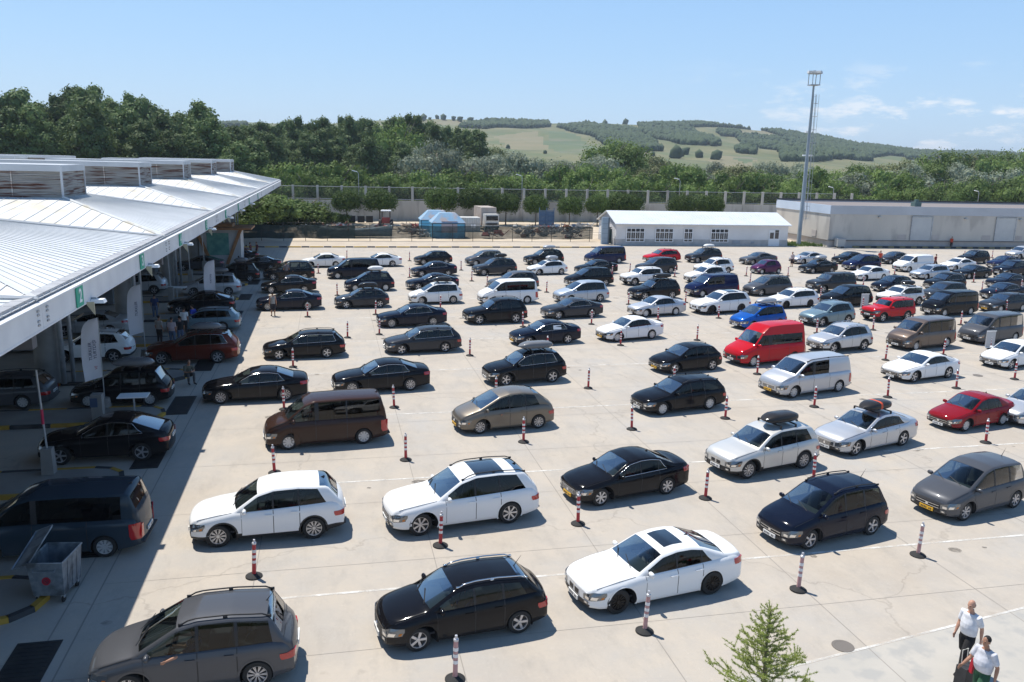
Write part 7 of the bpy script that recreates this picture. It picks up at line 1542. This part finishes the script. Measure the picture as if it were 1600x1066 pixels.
link('hull', mesh('hull', V, F, noisy('boat_paint', (.16, .24, .28), (.28, .28, .27), 1, .7), None, True), t); link('bench', MB().m(WOOD_).box((-1, 0, 1.15), (.3, 1.8, .06)).box((1.5, 0, 1.15), (.3, 1.8, .06)).me('bench'), t)
JC = [noisy('scrap_white', (.52, .52, .50), (.40, .40, .38), 2, .7), noisy('scrap_red', (.28, .06, .05), (.20, .05, .04), 2, .8), noisy('scrap_grey', (.20, .20, .20), (.30, .29, .27), 2, .8), noisy('scrap_rust', (.20, .09, .04), (.14, .06, .04), 2, .9), noisy('scrap_blue', (.06, .12, .22), (.10, .16, .24), 2, .7), noisy('scrap_tan', (.40, .33, .25), (.30, .25, .2), 2, .8)]
rj = random.Random(21)
SCN = [(-9.5, 127, 'white twisted'), (-3.5, 132, 'mixed pale'), (-1.5, 131, 'white and grey'), (.6, 133, 'rusty red'), (2.5, 132.5, 'white framed'), (5.0, 130, 'tan and rust'), (7.0, 133, 'grey and white'), (12.0, 131, 'tan'), (13.2, 136, 'dark red'), (18.5+.8, 140, 'bright red'), (21, 141, 'red pipe'), (31, 134, 'white barrier'), (12.8, 126.5, 'white and blue'), (35.0, 134, 'dark timber'), (36.5, 136, 'blue-grey steel'), (38.5, 136, 'orange'), (40.5, 138, 'white appliance'), (43, 140, 'pale steel'), (34, 128, 'black tyre'), (30, 126, 'dark hedge-like'), (24, 124, 'dark sheet'), (37, 125, 'grey plank')]
for i, (x, y, nm) in enumerate(SCN):
    t = thing('scrap_heap', '%s scrap heap in the storage yard, %s' % (nm, 'left of the blue kiosk' if x < 13.5 else 'between kiosk and truck' if x < 25 else 'right of the truck'), 'scrap heap', (x, y, 0), 0, 'scrap heaps in the storage yard')
    c = {'white': 0, 'mixed': 0, 'rusty': 1, 'tan': 5, 'grey': 2, 'dark': 2 if 'red' not in nm else 1, 'bright': 1, 'red': 1, 'blue-grey': 4, 'orange': 3, 'pale': 0, 'black': 2}.get(nm.split()[0], 2)
    for q in range(3):
        mb = MB().m(JC[(c, c, rj.randrange(6))[q]])
        for k in range(7):
            Mx = Matrix.Rotation(rj.uniform(0, 3), 3, 'Z') @ Matrix.Rotation(rj.uniform(-.7, .7), 3, 'X')
            if rj.random() < .55: mb.box((rj.uniform(-1.6, 1.6), rj.uniform(-1, 1), rj.uniform(.25, 1.1)), (rj.uniform(.3, 1.3), rj.uniform(.2, .8), rj.uniform(.1, .5)), M=Mx)
            else: a = Vector((rj.uniform(-1.6, 1.6), rj.uniform(-1, 1), rj.uniform(.1, .6))); mb.tube([a, a+Vector((rj.uniform(-1.5, 1.5), rj.uniform(-1, 1), rj.uniform(.2, 1.2)))], .05, 5)
        link('scrap_piece', mb.me('scrap_piece'), t)
t = thing('steel_rack', 'blue-grey upright steel rack standing in the yard before a round tree', 'rack', (36.6, 140, 0)); mb = MB().m(JC[4])
for xx in (-1.3, 0, 1.3): mb.box((xx, 0, 1.9), (.12, .12, 3.8))
for zz in (.6, 1.5, 2.4, 3.3): mb.box((0, 0, zz), (2.7, .1, .1))
link('frame', mb.me('frame'), t); link('back_sheet', MB().m(JC[4]).box((0, .1, 1.9), (2.6, .04, 2.6)).me('back_sheet'), t)
# three dark wheeled bins against the wall
for i, xx in enumerate((-4.2+8.5, 5.9, 7.4)):
    t = thing('dark_bin', 'dark wheeled bin by the perimeter wall, %s of three' % ['leftmost', 'middle', 'rightmost'][i], 'bin', (xx-.5, 152, 0)); link('tub', MB().m(BLK).box((0, 0, .7), (1.2, .9, 1.1)).me('tub'), t); link('lid', MB().m(mat('bin_lid', (.05, .06, .06), .5)).box((0, 0, 1.3), (1.25, .95, .1)).me('lid'), t)

bpy.data.scenes.remove(TMP)

# ------------------------------------------------------------------ summer haze
hb_ = bpy.data.materials.new('haze_air'); hb_.use_nodes = True; t_ = hb_.node_tree; t_.nodes.clear(); o_ = t_.nodes.new('ShaderNodeOutputMaterial'); v_ = t_.nodes.new('ShaderNodeVolumePrincipled')
v_.inputs['Color'].default_value = (.72, .82, .95, 1); v_.inputs['Density'].default_value = .00015; v_.inputs['Anisotropy'].default_value = .2; t_.links.new(v_.outputs[0], o_.inputs['Volume'])
link('haze', MB().m(hb_).box((300, 2600, 59), (8600, 6600, 122)).me('haze'), kind='stuff')
